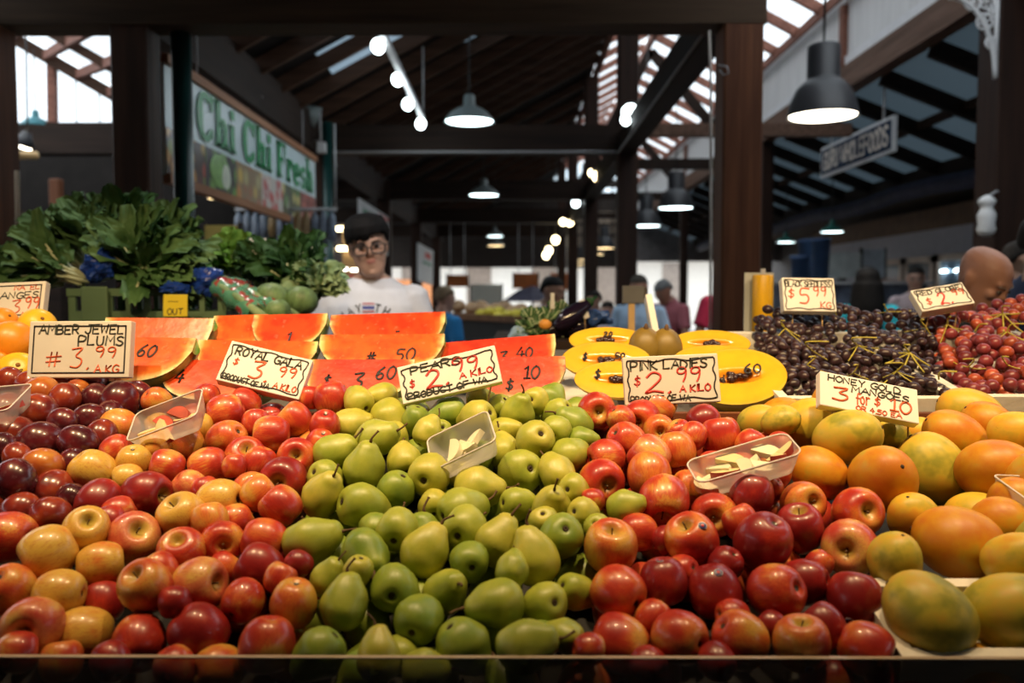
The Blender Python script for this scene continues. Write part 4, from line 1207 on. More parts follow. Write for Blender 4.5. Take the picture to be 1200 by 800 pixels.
GRP = {'gala': 'royal gala apples in the heap', 'pink': 'pink lady apples in the heap', 'pear': 'pears in the heap', 'plum': 'amber jewel plums in the heap', 'mango': 'honey gold mangoes in the heap'}
def put(name, me, parent=None):
    return link(name, me, parent)
for i, f in enumerate(FR):
    rr = random.Random(1000 + i)
    kd = f['kind']; c = CLOC + f['dir'] * f['Y']; r = f['w'] * .5 * f['Y'] / 1000.0
    if kd in ('gala', 'pink'): me = rr.choice(APPLE[f['col']])
    elif kd == 'pear': me = rr.choice(PEAR[rr.choice((0, 0, 1, 1, 2)) if f['vis'] else 2])
    elif kd == 'plum': me = rr.choice(PLUM[f['col']])
    else: me = rr.choice(MANGO[f['col']])
    o = put(FKIND[kd][0], me)
    q = Vector((0, 0, 1)).rotation_difference(f['ax']) @ Quaternion((0, 0, 1), rr.uniform(0, 6.28))
    o.rotation_mode = 'QUATERNION'; o.rotation_quaternion = q
    r *= .98; o.location = c; o.scale = (r, r, r)
    if kd == 'plum': o.scale = (r, r, r)
    if f['vis']: tag(o, f['label'], FKIND[kd][0], GRP[kd])
    else: tag(o, FKIND[kd][1] + ' half buried under the top layer of the heap', FKIND[kd][0], FKIND[kd][1] + 's buried in the heap')
    if kd in ('gala', 'pink') and rr.random() < .8: put('stem', STEM_A, o)
    if kd == 'pear':
        put('stem', STEM_P[rr.random() < .5], o); put('calyx', CALYX, o)
    if kd == 'mango': put('stem_scar', SCAR, o)
    if f.get('st'):
        vd = -f['dir'].normalized()
        st = {811: (.35, .45), 777: (-.1, .85), 838: (.15, .6), 939: (.2, -.85), 1001: (-.25, -.75)}[int(f['px'])]
        Rr = Vector((1, 0, 0)); U = vd.cross(Rr).normalized()
        if U.z < 0: U = -U
        nrm = (Rr * st[0] + U * st[1] + vd * math.sqrt(max(.05, 1 - st[0] ** 2 - st[1] ** 2))).normalized()
        loc = q.inverted() @ nrm
        # height of the skin along that direction
        bv = BVHTree.FromPolygons([v.co for v in me.vertices], [tuple(p.vertices) for p in me.polygons])
        hit = bv.ray_cast(loc * 3, -loc)
        hh = hit[0].length if hit[0] else 1.0
        ln = hit[1] if hit[0] else loc
        if ln.dot(loc) < 0: ln = -ln
        s = put('sticker', STK, o); s.rotation_mode = 'QUATERNION'
        s.rotation_quaternion = Vector((0, 0, 1)).rotation_difference(ln); s.location = loc * hh - ln * 1.0
        s['label'] = 'small oval navy and white sticker'
        put('sticker_ring', STK2, s); put('sticker_mark', STK3, s)
print('FRUIT', len(FR), 'filler', len(fill))
# ------------------------------------------------------------------ watermelon quarters and yellow melons
def attr_mat(name, stops, rough=0.3, nscale=14, namt=0.10, coat=0.5, stretch=(1, 1, 1), mott=.9):
    m, nt, N, L, b = nm(name)
    at = nd(nt, 'ShaderNodeAttribute', attribute_name='rad')
    v = coords(nt, stretch)
    f = mth(nt, 'MULTIPLY_ADD', noise(nt, v, nscale, 4, .65), namt, mth(nt, 'ADD', at.outputs['Fac'], -namt * .5))
    col = ramp(nt, stops, f).outputs[0]
    f2 = noise(nt, v, nscale * 2.2, 3)
    col = mix(nt, ramp(nt, [(.32, (mott, mott, mott)), (.56, (0, 0, 0))], f2).outputs[0], col, tuple(c * .62 for c in stops[0][1]))
    f3 = noise(nt, v, 75, 2); col = mix(nt, ramp(nt, [(.64, (0, 0, 0)), (.70, (mott * .66,) * 3)], f3).outputs[0], col, tuple(min(1, c * 1.5 + .05) for c in stops[0][1]))
    L.new(col, b.inputs['Base Color'])
    b.inputs['Roughness'].default_value = rough
    b.inputs['Coat Weight'].default_value = coat
    b.inputs['Coat Roughness'].default_value = 0.12
    bp = nd(nt, 'ShaderNodeBump', i_Strength=0.25, i_Distance=0.004); L.new(f2, bp.inputs['Height']); L.new(bp.outputs[0], b.inputs['Normal'])
    return m
FL = [attr_mat('melon_flesh_red', [(0, (.70, .050, .012)), (.74, (.70, .070, .012)), (.86, (.76, .17, .03)), (.93, (.76, .52, .20)), (1, (.72, .72, .40))]),
      attr_mat('melon_flesh_orange', [(0, (.78, .095, .014)), (.68, (.74, .12, .016)), (.84, (.80, .25, .04)), (.93, (.78, .58, .22)), (1, (.72, .74, .40))]),
      attr_mat('melon_flesh_deep', [(0, (.62, .030, .010)), (.76, (.66, .050, .012)), (.87, (.74, .15, .03)), (.94, (.76, .52, .22)), (1, (.72, .72, .42))])]
def rind_mat(name, a, b2):
    m, nt, N, L, b = nm(name)
    v = coords(nt, (.8, 9, 9))
    L.new(ramp(nt, [(.38, a), (.62, b2)], noise(nt, v, 3.0, 4, .6)).outputs[0], b.inputs['Base Color'])
    b.inputs['Roughness'].default_value = .35
    return m
RIND = rind_mat('melon_rind', (.10, .24, .03), (.42, .50, .12))
RINDY = rind_mat('yellow_melon_skin', (.40, .24, .03), (.62, .38, .05))
M_INK = mat('ink_black', (.012, .010, .012), .5, .1)
def set_rad(me, vals):
    a = me.attributes.new('rad', 'FLOAT', 'POINT'); a.data.foreach_set('value', vals)

def wedge(x0, y0, x1, y1, Y, Rb, label, flesh=1, text=None, tpos=(0, 0), th=.036, tilt=42, p=(3.4, 3.4), sect=80, Y1=None):
    """x0,y0 - x1,y1: the ends of the straight core edge in the picture"""
    a, b2 = P(x0, y0, Y), P(x1, y1, Y1 or Y)
    c = (a + b2) / 2; Lh = (b2 - a).length / 2
    X = (b2 - a).normalized(); Z = Vector((0, 0, 1)); Z = (Z - X * X.z).normalized(); Yv = Z.cross(X)
    M = basis(X, Yv, Z) @ Matrix.Rotation(math.radians(-tilt), 3, 'X')
    t = thing('watermelon_quarter', label, 'watermelon', c, M.to_quaternion(), 'cut watermelon quarters')
    N, K, T = 36, 9, 12
    us = [-1 + 2 * i / N for i in range(N + 1)]
    def RR(u):
        e = p[1] if u > 0 else p[0]
        return Rb * max(.06, (1 - min(1, abs(u)) ** e)) ** (1 / 2.4)
    vs, fs, rad = [], [], []
    def face(dirv, flip):
        o = len(vs)
        for u in us:
            for k in range(K + 1):
                v = k / K
                vs.append(Vector((u * Lh, 0, 0)) + dirv * (RR(u) * v))
                e = 1 - (1 - v) * min(1, RR(u) / Rb)
                eu = 1 - (1 - abs(u)) * Lh / Rb       # nearness to the end, in radii
                rad.append(max(v, min(1, eu)))
        for i in range(N):
            for k in range(K):
                q = (o + i * (K + 1) + k, o + (i + 1) * (K + 1) + k, o + (i + 1) * (K + 1) + k + 1, o + i * (K + 1) + k + 1)
                fs.append(q if flip else q[::-1])
    sa = math.radians(sect)
    face(Vector((0, 0, -1)), False); face(Vector((0, math.sin(sa), -math.cos(sa))), True)
    mb = MB().add(vs, fs); me = mb.mesh('flesh', FL[flesh]); set_rad(me, rad)
    link('flesh', me, t)
    vs2, fs2 = [], []
    for u in us:
        for k in range(T + 1):
            an = sa * k / T
            vs2.append(Vector((u * Lh * 1.004, RR(u) * math.sin(an), -RR(u) * math.cos(an))))
    for i in range(N):
        for k in range(T):
            fs2.append((i * (T + 1) + k, (i + 1) * (T + 1) + k, (i + 1) * (T + 1) + k + 1, i * (T + 1) + k + 1))
    for i in (0, N):      # end caps
        o = len(vs2); vs2.append(Vector((us[i] * Lh * 1.004, 0, 0)))
        for k in range(T):
            fs2.append((o, i * (T + 1) + k, i * (T + 1) + k + 1))
    MB().add(vs2, fs2).build('rind', RIND, t)
    if text:
        ls = []
        for s, dx, dz, hh in text:
            ls += strokes(s, dx, dz, hh, .12, .05, 0, .75)
        ink(ls, .0042, .0008, fmap=lambda v: Vector((v.x, -v.z - .0004, v.y))).build('price_writing', M_INK, t)
    return t

def yellow_melon(cx, cy, wpx, Y, asp, label, tilt=38, roll=0, text=None, seeds=14):
    c = P(cx, cy, Y); a = wpx * .5 * Y / 1000; b2 = a * asp
    vd = (CLOC - c); vd.z = 0; vd.normalize()
    M = basis(Vector((-vd.y, vd.x, 0)), -vd, (0, 0, 1)) @ Matrix.Rotation(math.radians(-tilt), 3, 'X') @ Matrix.Rotation(math.radians(roll), 3, 'Y')
    t = thing('yellow_melon_half', label, 'melon', c, M.to_quaternion(), 'cut yellow melon halves')
    K, S2 = 16, 40
    vs, fs, rad = [Vector((0, .20 * b2, 0))], [], [0.0]
    for k in range(1, K + 1):
        v = k / K
        for s in range(S2):
            w = 2 * math.pi * s / S2
            x, z = math.cos(w) * v * a, math.sin(w) * v * b2
            e = math.hypot(x / (a * .62), z / (b2 * .26))
            d = .20 * b2 * max(0, 1 - e * e) if e < 1 else 0
            vs.append(Vector((x, d, z))); rad.append(v * .75 + .25 * min(1, e / 2.2) if e > .9 else e * .30)
    for s in range(S2): fs.append((0, 1 + (s + 1) % S2, 1 + s)[::-1])
    for k in range(K - 1):
        for s in range(S2):
            s2 = (s + 1) % S2
            fs.append((1 + k * S2 + s, 1 + k * S2 + s2, 1 + (k + 1) * S2 + s2, 1 + (k + 1) * S2 + s)[::-1])
    me = MB().add(vs, fs).mesh('flesh', YFL); set_rad(me, rad); link('flesh', me, t)
    vs, fs = [], []
    for k in range(9):
        g = math.pi / 2 * k / 8
        for s in range(S2):
            w = 2 * math.pi * s / S2
            vs.append(Vector((math.cos(w) * a * math.cos(g) * 1.006, math.sin(g) * b2 * .8, math.sin(w) * b2 * math.cos(g) * 1.006)))
    for k in range(8):
        for s in range(S2):
            s2 = (s + 1) % S2
            fs.append((k * S2 + s, k * S2 + s2, (k + 1) * S2 + s2, (k + 1) * S2 + s))
    MB().add(vs, fs).build('rind', RINDY, t)
    mb = MB(); rr = random.Random(int(cx))
    for i in range(seeds):
        x = rr.gauss(0, .12) * a; z = rr.gauss(0, .075) * b2
        mb.ell((x, .10 * b2 - rr.uniform(0, .05) * b2, z), (.0075, .006, .006), Euler((0, rr.uniform(0, 3), 0)).to_matrix(), 8, 6)
    so = mb.build('seeds', mat('melon_seed', (.035, .012, .014), .2, .3), t); so['kind'] = 'stuff'
    if text:
        ls = []
        for s, dx, dz, hh in text: ls += strokes(s, dx * a, dz * b2, hh, .1, .05, 0, .75)
        ink(ls, .004, .0008, fmap=lambda v: Vector((v.x, -v.z - .0004, v.y))).build('price_writing', M_INK, t)
    return t
YFL = attr_mat('yellow_melon_flesh', [(0, (.62, .20, .015)), (.22, (.70, .27, .015)), (.34, (.78, .40, .02)), (.80, (.80, .43, .02)), (.93, (.74, .40, .02)), (1, (.55, .42, .05))], .25, 9, .05, .7, mott=.16)

wedge(84, 394, 230, 396, 1.84, .118, 'watermelon quarter marked 60 beside the plum price', 1, [('$', -.060, -.06, .034), ('60', .020, -.052, .030)], p=(3.4, 2.6))
wedge(124, 372, 251, 373, 2.05, .10, 'watermelon quarter behind the one marked 60', 1, p=(5, 6), tilt=30)
wedge(192, 421, 335, 423, 1.83, .105, 'watermelon quarter half covered by the gala price', 0, [('4', -.095, -.062, .03)], p=(2.8, 3.2))
wedge(362, 421, 486, 421, 1.84, .108, 'deep red watermelon quarter marked 3 60', 2, [('$', -.075, -.072, .026), ('3', -.015, -.078, .042), ('60', .035, -.052, .032)], p=(6, 3), sect=82)
wedge(233, 398, 373, 400, 1.99, .10, 'orange watermelon quarter just above the gala price', 1, p=(3.4, 3.6))
wedge(251, 370, 314, 368, 2.16, .105, 'short watermelon chunk in the rear row by the celery', 1, p=(5, 3), tilt=40)
wedge(298, 369, 384, 367, 2.12, .108, 'watermelon quarter in the rear row, left of the seller'.replace('left of', 'next to'), 0, [('1', .0, -.09, .03)], p=(2.6, 2.6))
wedge(376, 392, 521, 391, 1.99, .10, 'frosty pale watermelon quarter marked 50', 1, [('#', -.03, -.085, .028), ('50', .035, -.078, .034)], p=(3.4, 4))
wedge(388, 369, 522, 365, 2.13, .105, 'topmost watermelon quarter right in front of the seller'.replace('right ', ''), 0, [('-', .02, -.075, .03)], p=(3.2, 5))
wedge(512, 402, 650, 391, 2.01, .10, 'watermelon quarter marked 40 behind the pear price', 2, [('3', .005, -.075, .034), ('40', .045, -.064, .03)], p=(3, 7))
wedge(540, 419, 662, 417, 1.85, .112, 'watermelon quarter marked 10 beside the white shelf liner', 2, [('$', -.015, -.09, .026), ('10', .022, -.058, .034)], p=(3, 3.0))
yellow_melon(712, 398, 90, 2.16, .42, 'yellow melon half at the top of the stack by the eggplants', 40, 0, [('2.0', -.1, .25, .014)])
yellow_melon(710, 421, 104, 2.02, .50, 'yellow melon half in the middle of the stack, marked 50', 40, 0, [('$', -.52, -.05, .020), ('50', .2, .02, .018)])
yellow_melon(726, 444, 106, 1.89, .50, 'yellow melon half behind the pink ladies price, lowest of its stack', 42, 0, [('$', -.55, .0, .022)])
yellow_melon(832, 402, 92, 2.15, .42, 'yellow melon half in the rear beside the reddish post', 40, 0)
yellow_melon(838, 420, 94, 2.02, .42, 'yellow melon half squeezed between two others', 40, 0, None, 4)
yellow_melon(862, 440, 116, 1.88, .80, 'large yellow melon half marked 60 beside the black grapes', 50, -6, [('60', .18, .05, .028), ('N', -.36, -.25, .022)], 16)
o = bevel(MB().beam((0, 0, 0), (0, 0, .001), 1, 1).build('tmp', None)) if False else None
for px, py, w, lb in ((756, 408, 40, 'mustard whole melon behind the pink ladies price'), (780, 409, 40, 'mustard whole melon with a sign stick above it')):
    c = P(px, py, 2.1); r = w * .5 * 2.1 / 1000
    o = MB().ell((0, 0, 0), (r, r, r * 1.25), None, 20, 14).build('whole_melon', mat('mustard_melon', (.20, .13, .02), .45, .25, 20)); o.location = c
    tag(o, lb, 'melon')
    MB().ell((0, -r * .3, r * 1.2), (.006, .006, .012), None, 8, 6).build('stem_scar', M_STEM, o)

# oranges at the edge
M_ORA = mat('orange_peel', (.72, .27, .015), .38, .12, 30, bump=.12)
M_LEM = mat('yellow_citrus_peel', (.78, .46, .02), .38, .1, 30, bump=.12)
for px, py, w, m, lb in ((13, 404, 58, M_ORA, 'large orange with a dark navel below the orange price'), (3, 378, 36, M_ORA, 'orange at the frame edge under the orange price'), (44, 383, 44, M_LEM, 'yellow orange hidden behind the plum price'),
                         (22, 438, 52, M_LEM, 'yellow citrus fruit with scribbled ink beside the plum price'), (-6, 432, 42, M_ORA, 'orange cut by the frame edge above the plums'), (-40, 405, 52, M_ORA, 'orange beyond the frame edge')):
    Y = 1.86 if py > 390 else 1.98
    if py > 420: Y = 1.79
    c = P(px, py, Y); r = w * .5 * Y / 1000
    o = MB().lathe([(max(0, a * r), b * r * .94) for a, b in [(0, .93), (.1, .96)] + SPH[2:-2] + [(.1, -.97), (0, -.94)]], 26).build('orange', m); o.location = c
    o.rotation_euler = (1.0, .3, px * .3)
    tag(o, lb, 'orange', None)
    MB().lathe([(0, .95 * r), (.07 * r, .96 * r), (.10 * r, .93 * r), (0, .90 * r)], 8).build('navel', mat('navel_dark', (.22, .10, .02), .8), o)
    if w == 52 and px == 22:
        ls = strokes('23', 0, 0, .016)
        nq = MB(); ink(ls, .002, 0, nq, lambda v: (Euler((1.0, .3, px * .3)).to_matrix().inverted() @ ((CLOC - c).normalized() * r * 1.0 + Vector((v.x - .012, 0, v.y - .006)))))
        nq.build('ink_marks', M_INK, o)

# ------------------------------------------------------------------ price signs
M_BOARD = mat('foam_board', (.66, .62, .55), .7, .05, 12)
M_BOARD2 = mat('foam_board_white', (.76, .74, .70), .7, .04, 12)
M_EDGE = mat('foam_edge', (.62, .58, .50), .8, .08, 30)
M_SKEW = mat('bamboo_skewer', (.55, .36, .15), .6, .15, 20)
M_BLUEB = mat('ink_black_green', (.03, .035, .025), .5, .1)
M_ORR = mat('ink_orange_red', (.62, .10, .03), .5, .15)
def price_sign(q, Y, lean_, label, lines, board=M_BOARD, border=True, sticks=((.2, .08), (.8, .08)), thick=.022, borderm=None):
    """q: TL TR BR BL in the picture; lines: (text, x, y, height, ink, span, pen) in board fractions; span 0 keeps the natural width"""
    p = [P(q[0][0], q[0][1], Y + lean_), P(q[1][0], q[1][1], Y + lean_), P(q[2][0], q[2][1], Y), P(q[3][0], q[3][1], Y)]
    c = sum(p, Vector()) / 4
    ux = ((p[1] - p[0]) + (p[2] - p[3])) / 2; uy = ((p[0] - p[3]) + (p[1] - p[2])) / 2
    w, h = ux.length, uy.length
    ux.normalize(); uy = (uy - ux * uy.dot(ux)).normalized(); n = ux.cross(uy)
    t = thing('price_sign', label, 'sign', c, basis(ux, uy, n).to_quaternion(), 'hand lettered price signs')
    o = MB().box((0, 0, -thick / 2), (w, h, thick)).build('board', board, t, False); bevel(o, .002, 2)
    rr = random.Random(int(q[0][0]) + 7)
    groups = {}
    for tx, fx, fy, fh, mk, rot, pen in lines:
        ls = strokes(tx, 0, 0, fh * h, .06, .06, 0, 1.0, rr)
        if rot:
            kx = rot * w / max(1e-6, max(q_[0] for l in ls for q_ in l))
            ls = [[(a * kx, b) for a, b in l] for l in ls]
        ls = [[(a - w / 2 + fx * w, b - h / 2 + fy * h) for a, b in l] for l in ls]
        ink(ls, pen, .0004, groups.setdefault(mk, MB()))
    for mk, mb in groups.items():
        mb.build('lettering', mk, t)
    if border:
        bl = []
        m_ = .05 * w
        for (a, b) in (((-w / 2 + m_, h / 2 - m_), (w / 2 - m_, h / 2 - m_)), ((w / 2 - m_, h / 2 - m_), (w / 2 - m_, -h / 2 + m_)), ((w / 2 - m_, -h / 2 + m_), (-w / 2 + m_, -h / 2 + m_)), ((-w / 2 + m_, -h / 2 + m_), (-w / 2 + m_, h / 2 - m_))):
            A, B = Vector((a[0], a[1])), Vector((b[0], b[1])); nn = Vector((-(B - A).y, (B - A).x)).normalized()
            bl.append([tuple(A + (B - A) * (i / 16) + nn * (math.sin(i * .9 + rr.uniform(0, 1)) * .012 * w * (0 if border == 2 else 1))) for i in range(17)])
        ink(bl, .0026, .0004).build('border_line', borderm or M_INK, t)
    for fx, ln in sticks:
        a = Vector((-w / 2 + fx * w, -h / 2 + .03, -thick * .5))
        dn = (basis(ux, uy, n).transposed() @ Vector((rr.uniform(-.25, .05), 0, -1))).normalized()
        MB().tube([a, a + dn * (ln + .03)], .0017, 6).build('skewer', M_SKEW, t)
    return t
B_, R_, O_ = M_BLUEB, M_RED, M_ORR
price_sign(((37, 376), (155, 376), (150, 442), (29, 443)), 1.70, .02, 'price sign lettered AMBER JEWEL PLUMS above the plums',
    [('AMBER JEWEL', .10, .78, .155, B_, .82, .0030), ('PLUMS', .49, .57, .165, B_, .44, .0030), ('#', .18, .22, .25, O_, .15, .0026), ('3.', .42, .17, .33, O_, .18, .0030), ('99', .66, .36, .18, O_, .20, .0028), ('A KG', .66, .09, .13, O_, .24, .0026)], M_BOARD, 2, ((.1, .03), (.85, .05)))
price_sign(((-32, 333), (57, 329), (46, 372), (-45, 376)), 2.02, .03, 'price sign for oranges, partly cut by the frame edge',
    [('ORANGES', .22, .55, .17, B_, .70, .0026), ('NAVEL', .60, .78, .13, O_, .32, .0024), ('3', .58, .17, .34, O_, .12, .0028), ('99', .76, .28, .30, O_, .18, .0032), ('A KG', .72, .06, .12, O_, .18, .0022)], M_BOARD, 2, ((.2, .05), (.8, .05)))
price_sign(((277, 400), (372, 424), (345, 466), (247, 443)), 1.66, .045, 'price sign lettered ROYAL GALA over the gala apples',
    [('ROYAL GALA', .10, .70, .20, B_, .80, .0034), ('$', .12, .45, .15, O_, 0, .0024), ('3.', .34, .22, .40, O_, .22, .0040), ('99', .66, .44, .24, O_, .20, .0030), ('A KILO', .66, .13, .14, O_, .27, .0026), ('PRODUCT OF WA', .06, .06, .13, B_, .56, .0024)], M_BOARD2, True, ((.22, .07), (.9, .05)), .026)
price_sign(((463, 430), (578, 405), (590, 446), (474, 474)), 1.60, .03, 'price sign lettered PEARS over the pear heap',
    [('PEARS', .13, .72, .20, B_, .50, .0030), ('$', .10, .38, .20, R_, 0, .0026), ('2.', .26, .26, .46, R_, .22, .0044), ('99', .54, .52, .34, R_, .26, .0038), ('A KILO', .60, .32, .15, R_, .33, .0028), ('PRODUCT OF WA', .06, .08, .15, B_, .80, .0028)], M_BOARD2, True, ((.12, .09), (.95, .10)), .018)
price_sign(((731, 420), (842, 412), (844, 472), (731, 474)), 1.64, .02, 'price sign lettered PINK LADIES over the pink lady apples',
    [('PINK LADIES', .08, .72, .18, B_, .80, .0032), ('$', .11, .40, .18, R_, 0, .0026), ('2.', .22, .24, .40, R_, .26, .0042), ('99', .55, .44, .28, R_, .25, .0034), ('A KILO', .58, .24, .13, R_, .32, .0030), ('PRODUCT OF WA', .06, .06, .12, B_, .62, .0024)], M_BOARD, True, ((.55, .04), (.9, .04)), .016)
price_sign(((962, 434), (1073, 456), (1080, 497), (960, 474)), 1.49, .035, 'price sign lettered HONEY GOLD MANGOES over the mangoes',
    [('HONEY GOLD', .08, .76, .17, B_, .74, .0022), ('MANGOES', .32, .56, .17, B_, .58, .0024), ('3', .12, .22, .36, O_, .16, .0034), ('for', .36, .24, .40, O_, .14, .0024), ('$', .55, .28, .22, O_, 0, .0024), ('10', .70, .22, .36, O_, .22, .0034), ('OR 4.50 EA', .36, .06, .12, O_, .46, .0020)], M_BOARD2, False, ((.92, .05), (.15, .03)), .02)
price_sign(((913, 323), (975, 328), (983, 363), (922, 366)), 2.22, .03, 'price sign lettered BLACK SEEDLESS over the black grapes',
    [('BLACK SEEDLESS', .06, .73, .17, B_, .86, .0026), ('$', .10, .40, .26, O_, 0, .0028), ('5', .30, .24, .44, O_, .20, .0040), ('99', .58, .46, .28, O_, .24, .0032), ('KG', .70, .10, .18, O_, .20, .0026)], M_BOARD2, True, ((.25, .07), (.78, .07)), .03)
price_sign(((1065, 340), (1127, 331), (1143, 354), (1083, 365)), 2.12, .05, 'price sign lettered RED GLOBE over the red grapes',
    [('RED GLOBE', .08, .68, .20, B_, .82, .0028), ('$', .16, .24, .28, O_, 0, .0028), ('2.', .40, .12, .52, R_, .22, .0044), ('99', .70, .46, .26, O_, .22, .0032)], M_BOARD2, True, ((.3, .05), (.8, .05)), .026)

# ------------------------------------------------------------------ clear sample trays with cut fruit
M_CLR = clear('clear_punnet', (.88, .85, .83), .52, .12)
M_RIM = mat('punnet_rim', (.62, .57, .54), .25, .05)
M_SLI = {'a': mat('slice_apple', (.72, .58, .30), .5, .12, 20), 'p': mat('slice_plum', (.45, .08, .05), .4, .3, 20), 'w': mat('slice_pear', (.74, .68, .48), .5, .1, 20)}
M_SKIN = mat('slice_skin_red', (.40, .05, .03), .35, .2, 20)
def punnet(fl, fr, nr, nl, Y, dY, label, slices, depth=.035):
    a, b2, c2, d2 = P(*fl, Y + dY), P(*fr, Y + dY), P(*nr, Y), P(*nl, Y)
    cen = (a + b2 + c2 + d2) / 4
    ux = ((b2 - a) + (c2 - d2)) / 2; uy = ((a - d2) + (b2 - c2)) / 2
    w, h = ux.length, uy.length; ux.normalize(); uy = (uy - ux * uy.dot(ux)).normalized(); n = ux.cross(uy)
    t = thing('sample_tray', label, 'tray', cen, basis(ux, uy, n).to_quaternion(), 'clear sample trays')
    def rect(sx, sy, z, N=5, rr=.2):
        pts = []
        for qx, qy, a0 in ((1, 1, 0), (-1, 1, 90), (-1, -1, 180), (1, -1, 270)):
            cx, cy = qx * sx * (1 - rr), qy * sy * (1 - rr * sx / sy if sy > 0 else 0)
            for i in range(N + 1):
                an = math.radians(a0 + 90 * i / N)
                pts.append(Vector((cx + math.cos(an) * sx * rr, qy * (sy - sx * rr) + math.sin(an) * sx * rr, z)))
        return pts
    W2, H2 = w / 2, max(h / 2, w * .22)
    r0, r1, r2 = rect(W2, H2, 0), rect(W2 * .90, H2 * .88, -depth * .6), rect(W2 * .82, H2 * .78, -depth)
    n2 = len(r0); mb = MB(); fs = []
    vs = r0 + r1 + r2
    for lv in range(2):
        for k in range(n2):
            fs.append((lv * n2 + k, lv * n2 + (k + 1) % n2, (lv + 1) * n2 + (k + 1) % n2, (lv + 1) * n2 + k))
    fs.append(tuple(2 * n2 + k for k in range(n2)))
    mb.add(vs, fs).build('tub', M_CLR, t)
    MB().tube(r0 + [r0[0]], .0016, 6, cap=False).build('rim', M_RIM, t)
    Mx = basis(ux, uy, n); rr = random.Random(int(fl[0]) + 3)
    for i, (kd, fx, fy) in enumerate(slices):
        s = thing('fruit_slice', {'a': 'cut apple slice', 'p': 'cut dark plum slice', 'w': 'pale cut pear slice'}[kd] + ' in the ' + label.split(',')[0], 'slice', cen + Mx @ Vector((fx * W2, fy * H2, -depth * .72 + .004 * (i % 3))), (Mx @ Euler((rr.uniform(-.4, .4), rr.uniform(-.4, .4), rr.uniform(0, 6))).to_matrix()).to_quaternion(), 'sample slices')
        N = 10; rs = .026; th = .011; vs, fs = [], []
        for k in range(N + 1):
            an = math.pi * k / N
            vs += [Vector((math.cos(an) * rs, math.sin(an) * rs * .8, -th / 2)), Vector((math.cos(an) * rs, math.sin(an) * rs * .8, th / 2))]
        m1 = MB().add(vs, [tuple(range(0, 2 * N + 2, 2))[::-1], tuple(range(1, 2 * N + 2, 2)), (0, 1, 2 * N + 1, 2 * N)])
        m1.build('flesh', M_SLI[kd], s, False)
        MB().add([v * 1.01 for v in vs], [(2 * k, 2 * k + 2, 2 * k + 3, 2 * k + 1) for k in range(N)]).build('skin', M_SKIN if kd != 'w' else M_SLI['w'], s)
    return t
def trayY(px, py, up): return depth_on_plane(px, py, up)
punnet((142, 490), (236, 458), (232, 483), (166, 512), 1.44, .07, 'clear tray of cut plum lying on the plums', (('p', -.3, .1), ('a', -.1, -.3), ('p', .2, .1), ('a', .45, .1), ('a', -.5, -.2)))
punnet((481, 521), (575, 483), (577, 513), (527, 545), 1.36, .08, 'clear tray of pear pieces on the pear heap', (('w', -.1, -.1), ('w', .3, .1), ('w', -.45, .1), ('w', .1, .35)))
punnet((799, 545), (931, 504), (930, 533), (822, 562), 1.30, .06, 'clear tray of apple slices on the pink lady apples', (('w', -.75, -.2), ('w', -.5, .4), ('a', -.2, .5), ('w', .05, .4), ('w', .5, .5), ('a', .75, .3), ('w', -.6, 0), ('a', -.35, .1), ('w', -.1, -.2), ('a', .1, .1), ('w', .35, 0), ('a', .6, .1), ('w', -.2, .3)))
punnet((-40, 458), (26, 452), (22, 478), (-44, 484), 1.48, .08, 'clear tray at the frame edge on the plums', (('p', .2, 0), ('a', .5, .1)))
punnet((1168, 559), (1262, 560), (1262, 590), (1200, 584), 1.22, .09, 'empty clear punnet standing on the mangoes', (), .055)

# ------------------------------------------------------------------ grape boxes and grapes
M_FOAM = mat('polystyrene', (.70, .67, .60), .7, .05, 60, bump=.1)
def foam_box(x0, x1, y0, y1, h, label, slope, z0, wall=.02, base=.012):
    """open box whose floor follows a slope; outer corner at x0,y0"""
    t = math.atan(slope); M = Matrix.Rotation(t, 3, 'X')
    L_, D_ = x1 - x0, (y1 - y0) / math.cos(t)
    mb = MB()
    mb.box((L_ / 2, D_ / 2, base / 2), (L_, D_, base))
    for (cx, cy, sx, sy) in ((L_ / 2, wall / 2, L_, wall), (L_ / 2, D_ - wall / 2, L_, wall), (wall / 2, D_ / 2, wall, D_ - 2 * wall), (L_ - wall / 2, D_ / 2, wall, D_ - 2 * wall)):
        mb.box((cx, cy, h / 2 + base / 2), (sx, sy, h - base))
    o = mb.build('polystyrene_box', M_FOAM, None, False)
    o.rotation_euler = (t, 0, 0); o.location = (x0, y0, z0)
    return tag(o, label, 'box')
M_GB = mat('grape_black', (.034, .015, .018), .34, .6, 40, spec=.5)
M_GR = mat('grape_red', (.20, .030, .035), .34, .45, 30, spec=.5)
M_GR2 = mat('grape_red_orange', (.38, .07, .03), .32, .3, 30, spec=.5)
M_RACH = mat('grape_stem', (.42, .36, .05), .6, .2, 30)
def gz(x, y, k):
    t = (y - 1.80) / .50
    z = P(1000, 466, 1.80).z + (P(1000, 372, 2.30).z - P(1000, 466, 1.80).z) * t
    if k == 'b':
        xl = P(np.interp(y, [1.8, 2.0, 2.3], [912, 893, 886]), 400, y).x; xr = P(np.interp(y, [1.8, 2.3], [1128, 1092]), 400, y).x
        z += .010 * math.sin(x * 31) + .008 * math.sin(y * 37 + x * 11)
    else:
        xl = P(np.interp(y, [1.8, 1.86, 2.3], [1120, 1104, 1082]), 400, y).x; xr = xl + .42
        z += .012 * math.sin(x * 23 + 1) + .010 * math.sin(y * 29) + np.interp(x, [xl, xl + .3], [0, .035])
    e = min(x - xl, xr - x)
    z -= .05 * max(0, 1 - e / .05) ** 2
    return z, xl, xr
